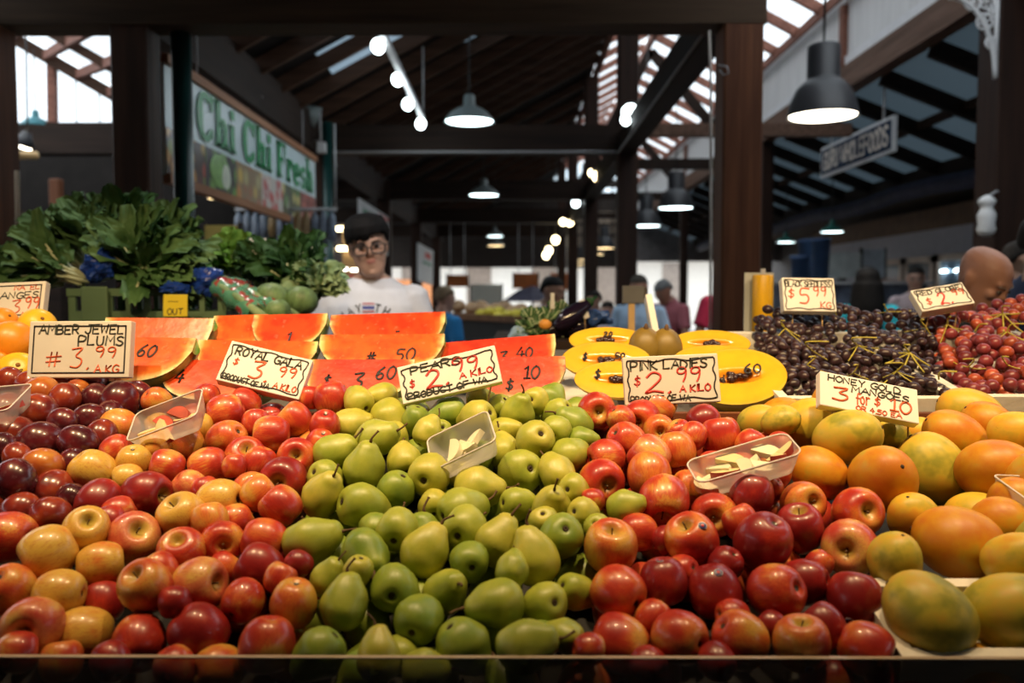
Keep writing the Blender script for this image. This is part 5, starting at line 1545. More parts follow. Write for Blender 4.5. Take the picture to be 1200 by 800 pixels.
def grapes(kind, centres, spacing, rl, rs, mats_, label_of, group):
    rg2 = random.Random(ord(kind)); pts = []
    x0, x1 = (.50, 1.25) if kind == 'b' else (.90, 1.62)
    for layer, (sp, off, tries) in enumerate(((spacing, 0, 9000), (spacing * 1.15, -spacing * .78, 5000))):
        acc = []
        for _ in range(tries):
            y = rg2.uniform(1.815, 2.36); x = rg2.uniform(x0, x1)
            z, xl, xr = gz(x, y, kind)
            if x < xl or x > xr: continue
            p = Vector((x, y, z + off + rg2.uniform(-.004, .004)))
            if layer == 1 and (y > 2.12): continue
            if any((p - a).length < sp for a in acc): continue
            if layer and any((p - a).length < spacing * .82 for a in pts): continue
            acc.append(p)
        pts += acc
    meshes = [MB().ell((0, 0, 0), (rs * (1 + .04 * i), rs, rl * (1 - .05 * i)), None, 14, 9).mesh('berry', m) for i, m in enumerate(mats_)]
    cs = []
    for (px, py, Y) in centres:
        c = P(px, py, Y); z, _, _ = gz(c.x, c.y, kind); cs.append(Vector((c.x, c.y, z)))
    own = [[] for _ in cs]
    for p in pts: own[min(range(len(cs)), key=lambda i: (cs[i] - p).length)].append(p)
    n = 0
    for i, (c, ps) in enumerate(zip(cs, own)):
        t = thing('grape_bunch', label_of[i], 'grapes', c, None, group)
        ps.sort(key=lambda p: proj(p)[2] - p.z)
        for p in ps[:98]:
            o = link('berry', rg2.choice(meshes), t); o.location = p - c
            dirv = (p - c + Vector((rg2.uniform(-.03, .03), rg2.uniform(-.03, .03), rg2.uniform(-.02, .05)))).normalized()
            o.rotation_mode = 'QUATERNION'; o.rotation_quaternion = Vector((0, 0, 1)).rotation_difference(dirv)
            n += 1
        mb = MB(); base = Vector((0, 0, rs + .010))
        for k in range((4, 0, 2, 1)[i % 4] if i != 5 else 6):
            a = k * 1.05 * (1 if i == 5 else 1.7) + rg2.uniform(-.3, .3); l = rg2.uniform(.035, .07)
            e = Vector((math.cos(a) * l, math.sin(a) * l, 0)); zz, _, _ = gz(c.x + e.x, c.y + e.y, kind)
            e.z = zz - c.z + rs * .5
            mid = e * .5 + Vector((0, 0, .010))
            mb.tube(spline([base, mid, e], 4), .0014 if i != 5 else .002, 6)
        mb.tube(spline([base, base + Vector((rg2.uniform(-.02, .02), -.01, .018)), base + Vector((rg2.uniform(-.04, .04), -.03, .02))], 4), .0018, 6)
        mb.build('stem', M_RACH, t)
    return n
zb = shelfz(1.79) + .004
o = foam_box(P(912, 470, 1.79).x, P(1122, 470, 1.79).x, 1.785, 2.36, .058, 'white foam box under the black grapes', SH, zb)
o = foam_box(P(1124, 470, 1.79).x, P(1124, 470, 1.79).x + .44, 1.785, 2.36, .062, 'white foam box under the red grapes', SH, zb)
nb = grapes('b', ((920, 392, 2.15), (980, 384, 2.25), (1040, 378, 2.28), (950, 420, 2.0), (1005, 418, 2.02), (1066, 418, 1.97), (1085, 395, 2.15), (945, 450, 1.88), (1050, 452, 1.86), (1100, 455, 1.86), (1000, 445, 1.90)), .0250, .0165, .0122, (M_GB, M_GB),
    ['black grape bunch beside the yellow bag roll', 'black grape bunch under the seedless price sign', 'black grape bunch with a looped stem at the rear', 'black grape bunch beside the marked melon half', 'black grape bunch in the middle of the box', 'black grape bunch with a spreading yellow stem', 'black grape bunch touching the red grapes', 'small black grape bunch at the box corner', 'black grape bunch behind the mango sign', 'black grape bunch at the box rim by the red grapes', 'black grape bunch just above the mango sign'], 'black grapes')
nr = grapes('r', ((1110, 385, 2.15), (1142, 396, 2.05), (1135, 425, 1.92), (1180, 440, 1.87), (1180, 395, 2.05), (1175, 372, 2.2), (1235, 410, 1.98)), .0300, .0168, .0156, (M_GR, M_GR, M_GR2),
    ['red grape bunch touching the black grapes', 'red grape bunch with a yellow stem in the middle', 'red grape bunch above the box corner', 'red grape bunch at the front rim of its box', 'red grape bunch at the frame edge', 'red grape bunch under the bald man', 'red grape bunch beyond the frame edge'], 'red grapes')
print('GRAPES', nb, nr)
# foam tray that holds the mangoes at the front
fz = P(1130, 762, 1.0).z
t = math.atan(PS)
bx0 = P(1044, 745, 1.02).x
o = foam_box(bx0, bx0 + .62, 1.008, 1.16, .078, 'white foam box holding the mangoes at the counter front', .29, fz - .078, .018)
# ------------------------------------------------------------------ people
def ringpts(z, hw, f, b, n=20, cx=0.0, cy=0.0, pw=.85):
    out = []
    for k in range(n):
        a = 2 * math.pi * k / n
        c, s = math.cos(a), math.sin(a)
        x = math.copysign(abs(c) ** pw, c) * hw; y = math.copysign(abs(s) ** pw, s)
        out.append(Vector((cx + x, cy + (y * (-f) if y < 0 else y * b) * (1 if y >= 0 else 1), z)))
    return out
def ringfb(z, hw, yf, yb, n=22):
    """ring reaching from yf (front, negative) to yb (back)"""
    cy = (yf + yb) / 2; hy = (yb - yf) / 2
    return [Vector((math.cos(2 * math.pi * k / n) * hw, cy + math.sin(2 * math.pi * k / n) * hy, z)) for k in range(n)]
HEADR = [(0.000, .024, -.084, -.045), (.012, .042, -.093, -.02), (.035, .056, -.096, .025), (.065, .065, -.095, .058), (.095, .070, -.093, .078), (.120, .071, -.088, .090), (.140, .073, -.092, .096), (.160, .0735, -.093, .099), (.185, .070, -.084, .096), (.207, .058, -.066, .083), (.222, .040, -.042, .060), (.230, .012, -.012, .025)]
TORSO = [(.88, .150, -.095, .115), (.95, .160, -.100, .118), (1.06, .146, -.098, .092), (1.18, .160, -.108, .095), (1.28, .178, -.116, .100), (1.36, .186, -.102, .098), (1.42, .165, -.074, .085), (1.455, .110, -.050, .072), (1.48, .066, -.036, .062)]
def limb(mb, a, b, c, r0, r1, r2, seg=12):
    a, b, c = Vector(a), Vector(b), Vector(c)
    pts = [a, a.lerp(b, .35), a.lerp(b, .75), b, b.lerp(c, .3), b.lerp(c, .7), c]
    mb.tube(pts, [r0, r0 * .98, (r0 + r1) / 2, r1, r1 * 1.02, (r1 + r2) / 2, r2], seg)
    for p, r in ((a, r0), (b, r1), (c, r2)): mb.ell(p, (r, r, r), None, 12, 8)
def hand(mb, wrist, d, up, side):
    d = Vector(d).normalized(); up = (Vector(up) - d * Vector(up).dot(d)).normalized(); s = d.cross(up) * side
    M = basis(s, d, up)
    mb.ell(Vector(wrist) + d * .045, (.041, .052, .016), M, 14, 8)
    for i, (ox, ln) in enumerate(((-.030, .070), (-.010, .080), (.010, .074), (.029, .058))):
        p0 = Vector(wrist) + d * .078 + s * ox
        p1 = p0 + d * ln * .42 - up * .006; p2 = p1 + d * ln * .33 - up * ln * .22; p3 = p2 + d * ln * .2 - up * ln * .28
        mb.tube([p0 - d * .03, p0, p1, p2, p3], [.0095, .0092, .0088, .008, .0065], 8)
    p0 = Vector(wrist) + d * .022 - s * .032
    mb.tube([p0, p0 + d * .028 - s * .022, p0 + d * .058 - s * .026 - up * .008], [.013, .011, .008], 8)
_SK = {}
def skin_mat(c):
    return mat('skin_%02d%02d' % (int(c[0] * 99), int(c[1] * 99)), c, .5, .08, 20)
def person(px, py, Y, label, shirt, skin=(.50, .27, .17), trousers=(.05, .05, .07), hair='short', hairc=(.012, .009, .008), yaw=0.0, head=(0, 0, 0), arms=None, sleeve='short', voxel=.012, scale=None, lean_fwd=0.0, glasses=False, group=None, collar=False):
    """px,py: the chin in the picture"""
    chin = P(px, py, Y); s = scale or chin.z / 1.49
    t = thing('person', label, 'person', (chin.x, Y, chin.z - 1.49 * s), Euler((0, 0, yaw)).to_quaternion(), group)
    t.scale = (s, s, s)
    LM = Matrix.Translation((0, 0, .95)) @ Matrix.Rotation(lean_fwd, 4, 'X') @ Matrix.Translation((0, 0, -.95))   # bend at the hips
    HM = LM @ Matrix.Translation((0, .02, 1.50)) @ Euler((head[0], head[2], head[1])).to_matrix().to_4x4() @ Matrix.Translation((0, -.02, -1.50)) @ Matrix.Translation((0, -.008, 1.49))
    if arms is None: arms = (((-.245, .03, 1.14), (-.235, -.10, .90)), ((.245, .03, 1.14), (.235, -.10, .90)))
    def tr(mb, M): mb.v = [tuple(M @ Vector(v)) for v in mb.v]; return mb
    big = MB()
    h = MB().loft([ringfb(*r) for r in HEADR])
    h.ell((0, -.098, .098), (.014, .017, .013)); h.ell((0, -.094, .120), (.009, .012, .026)); h.ell((-.012, -.092, .095), (.009, .010, .008)); h.ell((.012, -.092, .095), (.009, .010, .008))
    h.ell((0, -.084, .142), (.052, .016, .010)); h.ell((-.04, -.075, .100), (.022, .016, .018)); h.ell((.04, -.075, .100), (.022, .016, .018))
    h.ell((0, -.090, .050), (.020, .010, .012)); h.ell((0, -.086, .018), (.020, .014, .014))
    for sx in (-1, 1):
        h.ell((sx * .074, .008, .112), (.008, .019, .031)); h.ell((sx * .079, .014, .122), (.006, .013, .018))
    tr(h, HM)
    big.add(h.v, h.f)
    big.ell(LM @ Vector((0, .010, 1.462)), (.088, .064, .036), None, 18, 10)
    nb_ = LM @ Vector((0, .030, 1.42)); nt_ = HM @ Vector((0, .022, .035))
    big.tube([nb_, nb_.lerp(nt_, .5), nt_], [.060, .053, .056], 16)
    tz = MB().loft([ringfb(z, hw - .012, yf + .012, yb - .012) for z, hw, yf, yb in TORSO]); tr(tz, LM); big.add(tz.v, tz.f)
    sh = [LM @ Vector((-.170, .012, 1.395)), LM @ Vector((.170, .012, 1.395))]
    for k, (el, hd) in enumerate(arms):
        el, hd = LM @ Vector(el), LM @ Vector(hd)
        limb(big, sh[k], el, hd, .046, .037, .026)
        dd = (hd - el).normalized()
        hand(big, hd, dd, (0, 0, 1) if abs(dd.z) < .8 else (0, 1, 0), 1 if k else -1)
    for sx in (-1, 1):
        limb(big, (sx * .085, .005, .90), (sx * .095, -.01, .50), (sx * .10, .02, .09), .075, .050, .036)
        big.ell((sx * .105, -.05, .035), (.040, .115, .034))
    body = link('body', remesh(big, voxel, 2), t); body.data.materials.append(skin_mat(skin))
    # shirt
    sb = MB().loft([ringfb(z, hw + .008, yf - .008, yb + .008) for z, hw, yf, yb in TORSO if z < 1.47] + [ringfb(1.478, .078, -.046, .070)]); tr(sb, LM)
    for k, (el, hd) in enumerate(arms):
        el, hd = LM @ Vector(el), LM @ Vector(hd)
        dl = (el - sh[k])
        if sleeve == 'short':
            sb.tube([sh[k] - dl * .05, sh[k] + dl * .2, sh[k] + dl * .75], [.066, .066, .064], 14); sb.ell(sh[k], (.064, .062, .056), None, 14, 8)
        else:
            limb(sb, sh[k], el, el.lerp(hd, .93), .062, .052, .042)
    sm = remesh(sb, max(voxel, .010), 3, 'shirt')
    so = link('shirt', sm, t); sm.materials.append(mat('cloth_%s' % label.replace(' ', '_')[:30], shirt, .85, .10, 9, bump=.25))
    if collar:
        MB().tube([LM @ (Vector((math.cos(a) * .072, .014 + math.sin(a) * .062, 1.478 + .008 * math.sin(a)))) for a in [i * math.pi / 10 for i in range(-4, 15)]], .013, 8).build('collar', sm.materials[0], t)
    tb = MB().loft([ringfb(z, hw, yf, yb) for z, hw, yf, yb in ((.84, .150, -.10, .12), (.90, .168, -.108, .125), (.97, .166, -.106, .122), (1.0, .158, -.103, .112))])
    for sx in (-1, 1): limb(tb, (sx * .085, .005, .88), (sx * .095, -.01, .50), (sx * .10, .02, .11), .092, .068, .058)
    tm = remesh(tb, max(voxel, .014), 2, 'trousers'); link('trousers', tm, t); tm.materials.append(mat('trousers_%02d%02d%02d' % tuple(int(c * 99) for c in trousers), trousers, .85, .15, 9))
    for sx in (-1, 1):
        MB().ell((sx * .105, -.05, .04), (.048, .125, .042)).build('shoe', M_DARKB, t)
    # face
    fc = MB()
    for sx in (-1, 1): fc.ell((sx * .031, -.0905, .118), (.0125, .005, .0048))
    tr(fc, HM).build('eyes', mat('eye_white', (.62, .58, .55), .3, .03), t)
    fc = MB()
    for sx in (-1, 1): fc.ell((sx * .031, -.0945, .118), (.0052, .003, .0048)); fc.tube([(sx * .016, -.0945, .120), (sx * .030, -.0965, .1245), (sx * .046, -.0905, .120)], [.0012, .002, .0012], 6)
    tr(fc, HM).build('irises', mat('iris_dark', (.015, .010, .008), .3), t)
    fc = MB()
    if hair != 'bald':
        for sx in (-1, 1): fc.tube([(sx * .013, -.0985, .136), (sx * .030, -.1005, .142), (sx * .052, -.0885, .137)], [.0028, .0038, .0018], 6)
    else:
        for sx in (-1, 1): fc.tube([(sx * .015, -.0985, .136), (sx * .050, -.089, .138)], [.0022, .0014], 6)
    tr(fc, HM).build('eyebrows', mat('brow_%02d' % int(hairc[0] * 99), hairc, .8), t)
    fc = MB().ell((0, -.0955, .066), (.021, .006, .0042)); fc.ell((0, -.0955, .058), (.018, .0065, .0048))
    tr(fc, HM).build('lips', mat('lips_%02d' % int(skin[0] * 99), (skin[0] * .80, skin[1] * .52, skin[2] * .55), .45, .06), t)
    rr = random.Random(int(px + py))
    if hair != 'bald':
        hb = MB()
        if hair == 'mop':
            hb.loft([ringfb(*r) for r in ((.100, .060, .045, .095), (.115, .076, .020, .104), (.140, .082, -.020, .110), (.165, .084, -.070, .114), (.195, .085, -.100, .112), (.222, .076, -.088, .100), (.243, .056, -.058, .076), (.253, .025, -.02, .035))])
            for i in range(26):
                u = -1 + 2 * i / 25.0
                x = u * .080; y = -.106 * math.sqrt(max(.05, 1 - (u * .93) ** 2)) + .004; zb_ = .158 + .008 * math.sin(i * 1.9) + (.016 if u > .1 else -.006) - .03 * max(0, abs(u) - .75) / .25
                hb.tube([(x * .75, y * .75, .235), (x * .97, y * 1.02, .200), (x * 1.02, y * 1.04, .172), (x + rr.uniform(-.006, .006), y * 1.0, zb_)], [.013, .012, .010, .004], 7)
            for sx in (-1, 1):
                for i in range(6): hb.tube([(sx * .078, .01 + i * .015, .20), (sx * .079, .005 + i * .016, .15), (sx * .074, .004 + i * .017, .105 + rr.uniform(-.008, .008))], [.013, .011, .005], 7)
            for i in range(26):
                a = rr.uniform(0, 6.28); ro = rr.uniform(.02, .085)
                hb.ell((math.cos(a) * ro, .01 + math.sin(a) * ro * 1.1, .246 - ro * ro * 7), (.015, .020, .008), Euler((0, 0, a)).to_matrix(), 8, 6)
            hm = remesh(tr(hb, HM), .0055, 1, 'hair')
        elif hair == 'long':
            hb.loft([ringfb(*r) for r in ((-.30, .085, .03, .105), (-.22, .115, .0, .125), (-.10, .120, .0, .13), (.02, .108, .0, .128), (.10, .096, -.02, .125), (.15, .092, -.07, .125), (.19, .088, -.098, .118), (.22, .07, -.075, .095), (.243, .03, -.02, .04))])
            for i in range(16):
                a = math.pi * (i / 15.0); x, y = math.cos(a) * .105, .02 + math.sin(a) * .10
                hb.tube([(x * .85, y, .12), (x * 1.05, y + .01, -.05), (x * 1.0 + rr.uniform(-.01, .01), y + .01, -.30 - rr.uniform(0, .08))], [.022, .022, .008], 7)
            hm = remesh(tr(hb, HM), .010, 2, 'hair')
        else:
            hb.loft([ringfb(*r) for r in ((.085, .045, .060, .095), (.11, .070, .045, .101), (.135, .0775, .012, .105), (.155, .0795, -.045, .107), (.175, .0785, -.089, .105), (.20, .070, -.080, .097), (.222, .052, -.055, .075), (.240, .018, -.015, .03))])
            hm = remesh(tr(hb, HM), .009, 1, 'hair')
        link('hair', hm, t); hm.materials.append(mat('hair_%02d%02d' % (int(hairc[0] * 99), int(hairc[1] * 99)), hairc, .75, .4, 30, stretch=(3, 3, .5), spec=.25))
    if glasses:
        g = MB()
        for sx in (-1, 1):
            pts = []
            for i in range(21):
                a = 2 * math.pi * i / 20
                c_, s_ = math.cos(a), math.sin(a)
                pts.append((sx * .035 + math.copysign(abs(c_) ** .6, c_) * .0275, -.112 + abs(sx * .035 + c_ * .0275) * .10, .112 + math.copysign(abs(s_) ** .6, s_) * .0195))
            g.tube(pts, .0032, 6, cap=False)
            g.tube([(sx * .062, -.106, .122), (sx * .078, -.07, .122), (sx * .081, .01, .118)], .0022, 6)
        g.tube([(-.0085, -.1125, .116), (0, -.115, .119), (.0085, -.1125, .116)], .0022, 6)
        tr(g, HM).build('glasses', mat('glasses_black', (.010, .010, .010), .3), t)
    return t, so, LM

# the seller
HC = (.005, .004, .004)
seller, shirt, SLM = person(435, 321, 3.75, 'young seller in a white printed T-shirt and glasses behind the watermelons', (.80, .81, .86), (.62, .36, .25), (.06, .07, .10), 'mop', HC, .06, (.12, .14, -.15), (((-.235, .02, 1.15), (-.19, -.16, 1.0)), ((.235, .02, 1.15), (.19, -.16, 1.0))), 'short', .007, glasses=True)
# print on the shirt: arched words and a striped flag
bv = BVHTree.FromPolygons([v.co for v in shirt.data.vertices], [tuple(p.vertices) for p in shirt.data.polygons])
def on_shirt(v):
    o_ = Vector((v.x, -1, v.y)); hit = bv.ray_cast(o_, Vector((0, 1, 0)))
    y_ = hit[0].y if hit[0] else -.12
    return Vector((v.x, y_ - .0015 - v.z, v.y))
ls = []
word = 'MUAY THAI'
for i, ch in enumerate(word):
    if ch == ' ': continue
    th_ = math.radians(52 - i * 13.0)
    rad_ = .150
    cx_, cz_ = -math.sin(th_) * rad_, 1.190 + math.cos(th_) * rad_
    for l in strokes(ch, -.011, 0, .030, 0, 0, 0, .8):
        ls.append([(cx_ + (a * math.cos(th_) - b * math.sin(th_)), cz_ + (a * math.sin(th_) + b * math.cos(th_))) for a, b in l])
ink(ls, .0052, .0004, None, on_shirt).build('shirt_lettering', mat('print_charcoal', (.06, .06, .07), .7), seller)
fl = thing('x', None, None) if False else None
flagm = [mat('flag_red', (.50, .06, .08), .7), mat('flag_white', (.72, .72, .76), .7), mat('flag_blue', (.06, .07, .32), .7)]
for (z0, z1, m) in ((0, .007, 0), (.007, .014, 1), (.014, .028, 2), (.028, .035, 1), (.035, .042, 0)):
    mb = MB(); vs = []; n_ = 6
    for i in range(n_ + 1):
        x_ = -.024 + .048 * i / n_
        vs += [on_shirt(Vector((x_, 1.335 + z0 * .9, .0006))), on_shirt(Vector((x_, 1.335 + z1 * .9, .0006)))]
    mb.add(vs, [(2 * i, 2 * i + 2, 2 * i + 3, 2 * i + 1) for i in range(n_)]).build('flag_stripe', flagm[m], seller)
ls = strokes('-----', -.04, 1.318, .014, 0, 0, 0, 1.0)
ink(ls, .004, .0004, None, on_shirt).build('shirt_small_print', mat('print_grey', (.25, .24, .27), .7), seller)
if seller.location.z > .02:
    tag(bevel(MB().box((seller.location.x, 3.75, seller.location.z / 2), (1.2, .7, seller.location.z)).build('platform', M_DARKB, None, False)), 'low dark platform the seller stands on', 'platform')

person(790, 350, 8.6, 'grey-haired man in a pink shirt looking down beside the middle post', (.36, .10, .12), (.42, .20, .13), (.20, .05, .08), 'short', (.17, .17, .17), -.85, (.45, -.1, 0), (((-.25, -.10, 1.14), (-.09, -.30, 1.10)), ((.25, -.10, 1.14), (.07, -.30, 1.08))), 'short', .009, None, .18, collar=True)
person(749, 352, 7.4, 'person in a light blue shirt behind the wooden sign stick', (.42, .58, .78), (.42, .22, .15), (.30, .40, .60), 'short', (.05, .04, .03), -.3, (.2, 0, 0))
person(852, 340, 7.0, 'person in a crimson shirt half hidden by the reddish post', (.48, .02, .07), (.45, .24, .16), (.05, .05, .07), 'short', (.03, .02, .02), .4)
person(1112, 355, 3.15, 'bald man in a dark jacket bending over the red grapes', (.015, .016, .022), (.50, .25, .17), (.03, .03, .04), 'bald', (.30, .24, .20), .42, (.42, .16, .0), (((-.26, -.05, 1.15), (-.18, -.28, 1.0)), ((.26, -.05, 1.15), (.18, -.28, 1.0))), 'long', .008, .98, .12)
person(1016, 350, 6.4, 'woman seen from behind with long black hair and a turquoise top', (.02, .40, .50), (.45, .24, .16), (.05, .05, .07), 'long', (.008, .007, .007), 2.9, (0, .0, 0), voxel=.011)
person(1073, 341, 8.4, 'dark-haired man in a pale pink shirt by the fridges', (.60, .46, .47), (.50, .28, .20), (.10, .10, .12), 'short', (.02, .015, .012), -.2, (.1, -.2, 0), voxel=.011)
person(1222, 316, 3.9, 'person in a navy jacket at the frame edge past the bald man', (.015, .03, .08), (.45, .24, .16), (.05, .05, .07), 'short', (.02, .015, .012), 1.6, sleeve='long')
person(1196, 330, 5.2, 'person in a turquoise shirt behind the navy jacket', (.02, .36, .46), (.45, .24, .16), (.05, .05, .07), 'short', (.02, .015, .012), 1.2)
person(519, 364, 7.2, 'sandy-haired person in a bright blue T-shirt behind the seller', (.02, .22, .52), (.50, .28, .19), (.05, .05, .07), 'short', (.22, .15, .09), 2.4, (.2, 0, 0))
person(643, 356, 6.7, 'dark-haired man in blue beyond the green herb bunch', (.03, .06, .28), (.45, .24, .16), (.05, .05, .07), 'short', (.012, .010, .010), 1.0, (.25, 0, 0))
person(698, 362, 9.5, 'dark-haired shopper beyond the blue plastic bag', (.38, .30, .36), (.50, .28, .2), (.05, .05, .07), 'short', (.02, .015, .012), -.9, (.2, 0, 0))
person(713, 374, 9.0, 'smaller dark-haired shopper close to the middle post', (.50, .42, .50), (.50, .28, .2), (.05, .05, .07), 'short', (.02, .015, .012), -.6, (.2, 0, 0))
person(588, 365, 15.0, 'far shopper with black hair by the yellow fruit table', (.15, .10, .08), (.45, .24, .16), (.05, .05, .07), 'short', (.01, .01, .01), .6)
person(606, 372, 13.0, 'far shopper in a pale top by the orange fruit', (.60, .50, .48), (.50, .28, .2), (.05, .05, .07), 'short', (.20, .10, .05), .9)

# ------------------------------------------------------------------ vegetables on the neighbouring stand
M_CRATE = mat('crate_green', (.10, .17, .085), .55, .15)
def leafmat(name, a, b2):
    m, nt, N, L, b = nm(name)
    v = coords(nt, (1, 1, 1), False)
    L.new(ramp(nt, [(.35, a), (.65, b2)], noise(nt, v, 14, 4)).outputs[0], b.inputs['Base Color'])
    b.inputs['Roughness'].default_value = .65
    b.inputs['Specular IOR Level'].default_value = .3
    return m
LF = [leafmat('leaf_green', (.040, .105, .032), (.105, .205, .075)), leafmat('leaf_dark', (.012, .050, .012), (.035, .10, .025)), leafmat('leaf_light', (.10, .26, .03), (.22, .40, .08)), leafmat('leaf_pale', (.16, .26, .13), (.30, .42, .22))]
M_STALK = mat('stalk_pale', (.55, .60, .38), .5, .12)
def add_leaf(mb, p, d, up, ln, w, rr, curl=.5, nu=7, nv=4):
    d = Vector(d).normalized(); up = Vector(up); s = d.cross(up)
    s = s.normalized() if s.length > 1e-3 else d.orthogonal().normalized(); up = s.cross(d)
    ph = rr.uniform(0, 6)
    vs = []
    for i in range(nu + 1):
        u = i / nu
        wd = w * (math.sin(math.pi * min(1, .10 + u * .80)) ** .6)
        for j in range(-nv, nv + 1):
            v = j / nv
            x = u * ln; dz = -curl * ln * u * u + .16 * w * abs(v) + .13 * w * math.sin(u * 15 + ph + v * 3) * abs(v) + .10 * w * math.sin(v * 9 + ph + u * 5)
            vs.append(Vector(p) + d * x + s * (v * wd * .5 * (1 + .08 * math.sin(u * 22 + ph))) + up * dz)
    k = 2 * nv + 1
    mb.add(vs, [(i * k + j, i * k + j + 1, (i + 1) * k + j + 1, (i + 1) * k + j) for i in range(nu) for j in range(2 * nv)])
M_TIE = mat('blue_plastic', (.012, .045, .28), .25, .3, 30, coat=.4)
def leafy(px, py, Y, label, ang, n=17, ln=.17, w=.085, m=0, spread=1.0, seed=0, name='silverbeet_bunch', cat='vegetable', tie=False, group=None):
    rr = random.Random(seed + int(px * 3)); c = P(px, py, Y)
    t = thing(name, label, cat, c, None, group)
    a0 = math.radians(ang); D0 = Vector((math.cos(a0), -.25, math.sin(a0)))
    mb = MB(); st = MB()
    for i in range(n):
        d = (D0 + Vector((rr.uniform(-1, 1), rr.uniform(-1, .6), rr.uniform(-.7, .8))) * .75 * spread).normalized()
        l = ln * rr.uniform(.7, 1.15); sp_ = 2.2 if name == 'herb_bunch' else 1.0; b0 = Vector((rr.uniform(-.02, .02) * sp_, rr.uniform(-.02, .02) * sp_, rr.uniform(-.015, .015) * sp_))
        p1 = b0 + d * l * .45
        st.tube([b0 - D0 * .05, b0 + d * l * .2, p1 + d * .04], [.007, .006, .003] if name != 'herb_bunch' else [.002, .002, .001], 6)
        add_leaf(mb, p1 - d * l * .15, d, Vector((rr.uniform(-.4, .4), -.7, .8)), l, w * rr.uniform(.75, 1.2), rr, rr.uniform(.1, .45))
    mb.build('leaves', LF[m], t); st.build('stalks', M_STALK, t)
    if tie: MB().lathe([(.040, -.018), (.046, 0), (.040, .018)], 14, D0).build('tie', M_TIE, t)
    return t
# stand and crate
vs_ = thing('veg_stand', 'dark timber stand under the leafy vegetables', 'stand', (-1.05, 3.0, 0))
ctop = P(170, 338, 2.72).z; cbot = ctop - .17
def vpart(name, mb, m):
    mb.v = [(x + 1.05, y - 3.0, z) for x, y, z in mb.v]; return mb.build(name, m, vs_, False)
SX0, SX1 = P(20, 350, 2.7).x, P(362, 350, 3.1).x
vpart('top', MB().box(((SX0 + SX1) / 2, 3.02, cbot - .02), (SX1 - SX0, .74, .04)), M_BEAMX)
for x in (SX0 + .05, SX1 - .05):
    for y in (2.72, 3.38): vpart('leg', MB().box((x, y, (cbot - .04) / 2), (.06, .06, cbot - .04)), M_BEAMX)
cx0, cx1 = P(82, 350, 2.72).x, P(262, 350, 2.72).x
cr = thing('plastic_crate', 'green plastic crate holding the silverbeet', 'crate', ((cx0 + cx1) / 2, 2.90, cbot))
W2 = (cx1 - cx0); Hc = ctop - cbot
MB().box((0, 0, .008), (W2, .36, .016)).build('base', M_CRATE, cr, False)
for (x, y, sx, sy) in ((0, -.175, W2, .012), (0, .175, W2, .012), (-W2 / 2, 0, .012, .36), (W2 / 2, 0, .012, .36)):
    mb = MB()
    mb.box((x, y, Hc * .35), (sx, sy, Hc * .45)); mb.box((x, y, Hc * .93), (max(sx, .022), max(sy, .022), Hc * .14))
    if sx > sy:
        for i in range(9): mb.box((-W2 / 2 + .01 + (W2 - .02) * i / 8, y, Hc * .7), (.016, .014, Hc * .4))
    else:
        for i in range(5): mb.box((x, -.17 + .34 * i / 4, Hc * .7), (.014, .016, Hc * .4))
    mb.build('side', M_CRATE, cr, False)
o = MB().box((0, 0, 0), (.085, .010, .11)).build('crate_clip', M_CRATE, None, False); bevel(o, .006); o.location = P(111, 356, 2.69)
tag(o, 'green plastic flap hanging over the crate corner', 'flap')
bl = [('front-most silverbeet bunch spilling over the crate corner', 78, 322, 2.80, 160), ('silverbeet bunch at the stand edge beside the orange price', 48, 328, 2.86, 175), ('tall silverbeet bunch rising highest on the stand', 118, 296, 2.98, 110), ('silverbeet bunch with upright leaves at the top of the pile', 88, 298, 3.02, 120),
      ('silverbeet bunch next to the dark post', 150, 292, 3.05, 75), ('silverbeet bunch under the small white card', 196, 306, 2.92, 70), ('silverbeet bunch between the two blue ties', 165, 316, 2.80, 95), ('silverbeet bunch lying along the crate front', 170, 322, 2.78, 10), ('silverbeet bunch behind the yellow OUT card', 215, 322, 2.84, 150), ('silverbeet bunch wedged behind the upper blue tie', 125, 315, 2.95, 30)]
for i, (lb, px, py, Y, a) in enumerate(bl):
    leafy(px, py, Y, lb, a, 32, .150, .078, (0, 1, 0, 0, 1, 0, 0, 0, 0, 1)[i], 1.0, i, tie=False, group=None)
def crumple(px, py, Y, sx, sy, label, seed):
    c = P(px, py, Y); rr = random.Random(seed); mb = MB().ell((0, 0, 0), (sx, sx * .7, sy), None, 22, 14)
    mb.v = [tuple(Vector(v) * (1 + .22 * math.sin(v[0] * 90 + seed) * math.sin(v[2] * 110 + seed * 2) + rr.uniform(-.10, .10))) for v in mb.v]
    o = mb.build('plastic_wrap', M_TIE, None, False); o.location = c
    return tag(o, label, 'plastic wrap')
crumple(116, 311, 2.72, .052, .050, 'shiny blue plastic wrap round the silverbeet in mid pile', 3)
crumple(142, 297, 2.80, .045, .032, 'blue plastic wrap further up the silverbeet pile', 5)
crumple(243, 330, 2.72, .052, .045, 'large blue plastic wrap over the crate end', 7)
crumple(207, 338, 2.68, .048, .022, 'flat blue plastic wrap above the yellow card', 9)
M_YEL = mat('card_yellow', (.72, .56, .02), .5, .06)
t = price_sign(((190, 345), (220, 345), (219, 371), (192, 371)), 2.62, .005, 'yellow card lettered OUT clipped to the green crate', [('OUT', .18, .12, .26, B_, 0, .0028), ('----', .2, .58, .22, B_, 0, .0022)], M_YEL, False, (), .004)
t = price_sign(((209, 295), (233, 295), (234, 316), (214, 317)), 2.80, .01, 'small white price card over the silverbeet', [('SILVER', .15, .62, .2, B_, 0, .002), ('4', .6, .12, .35, R_, 0, .003)], M_BOARD2, False, ((.3, .10),), .004)
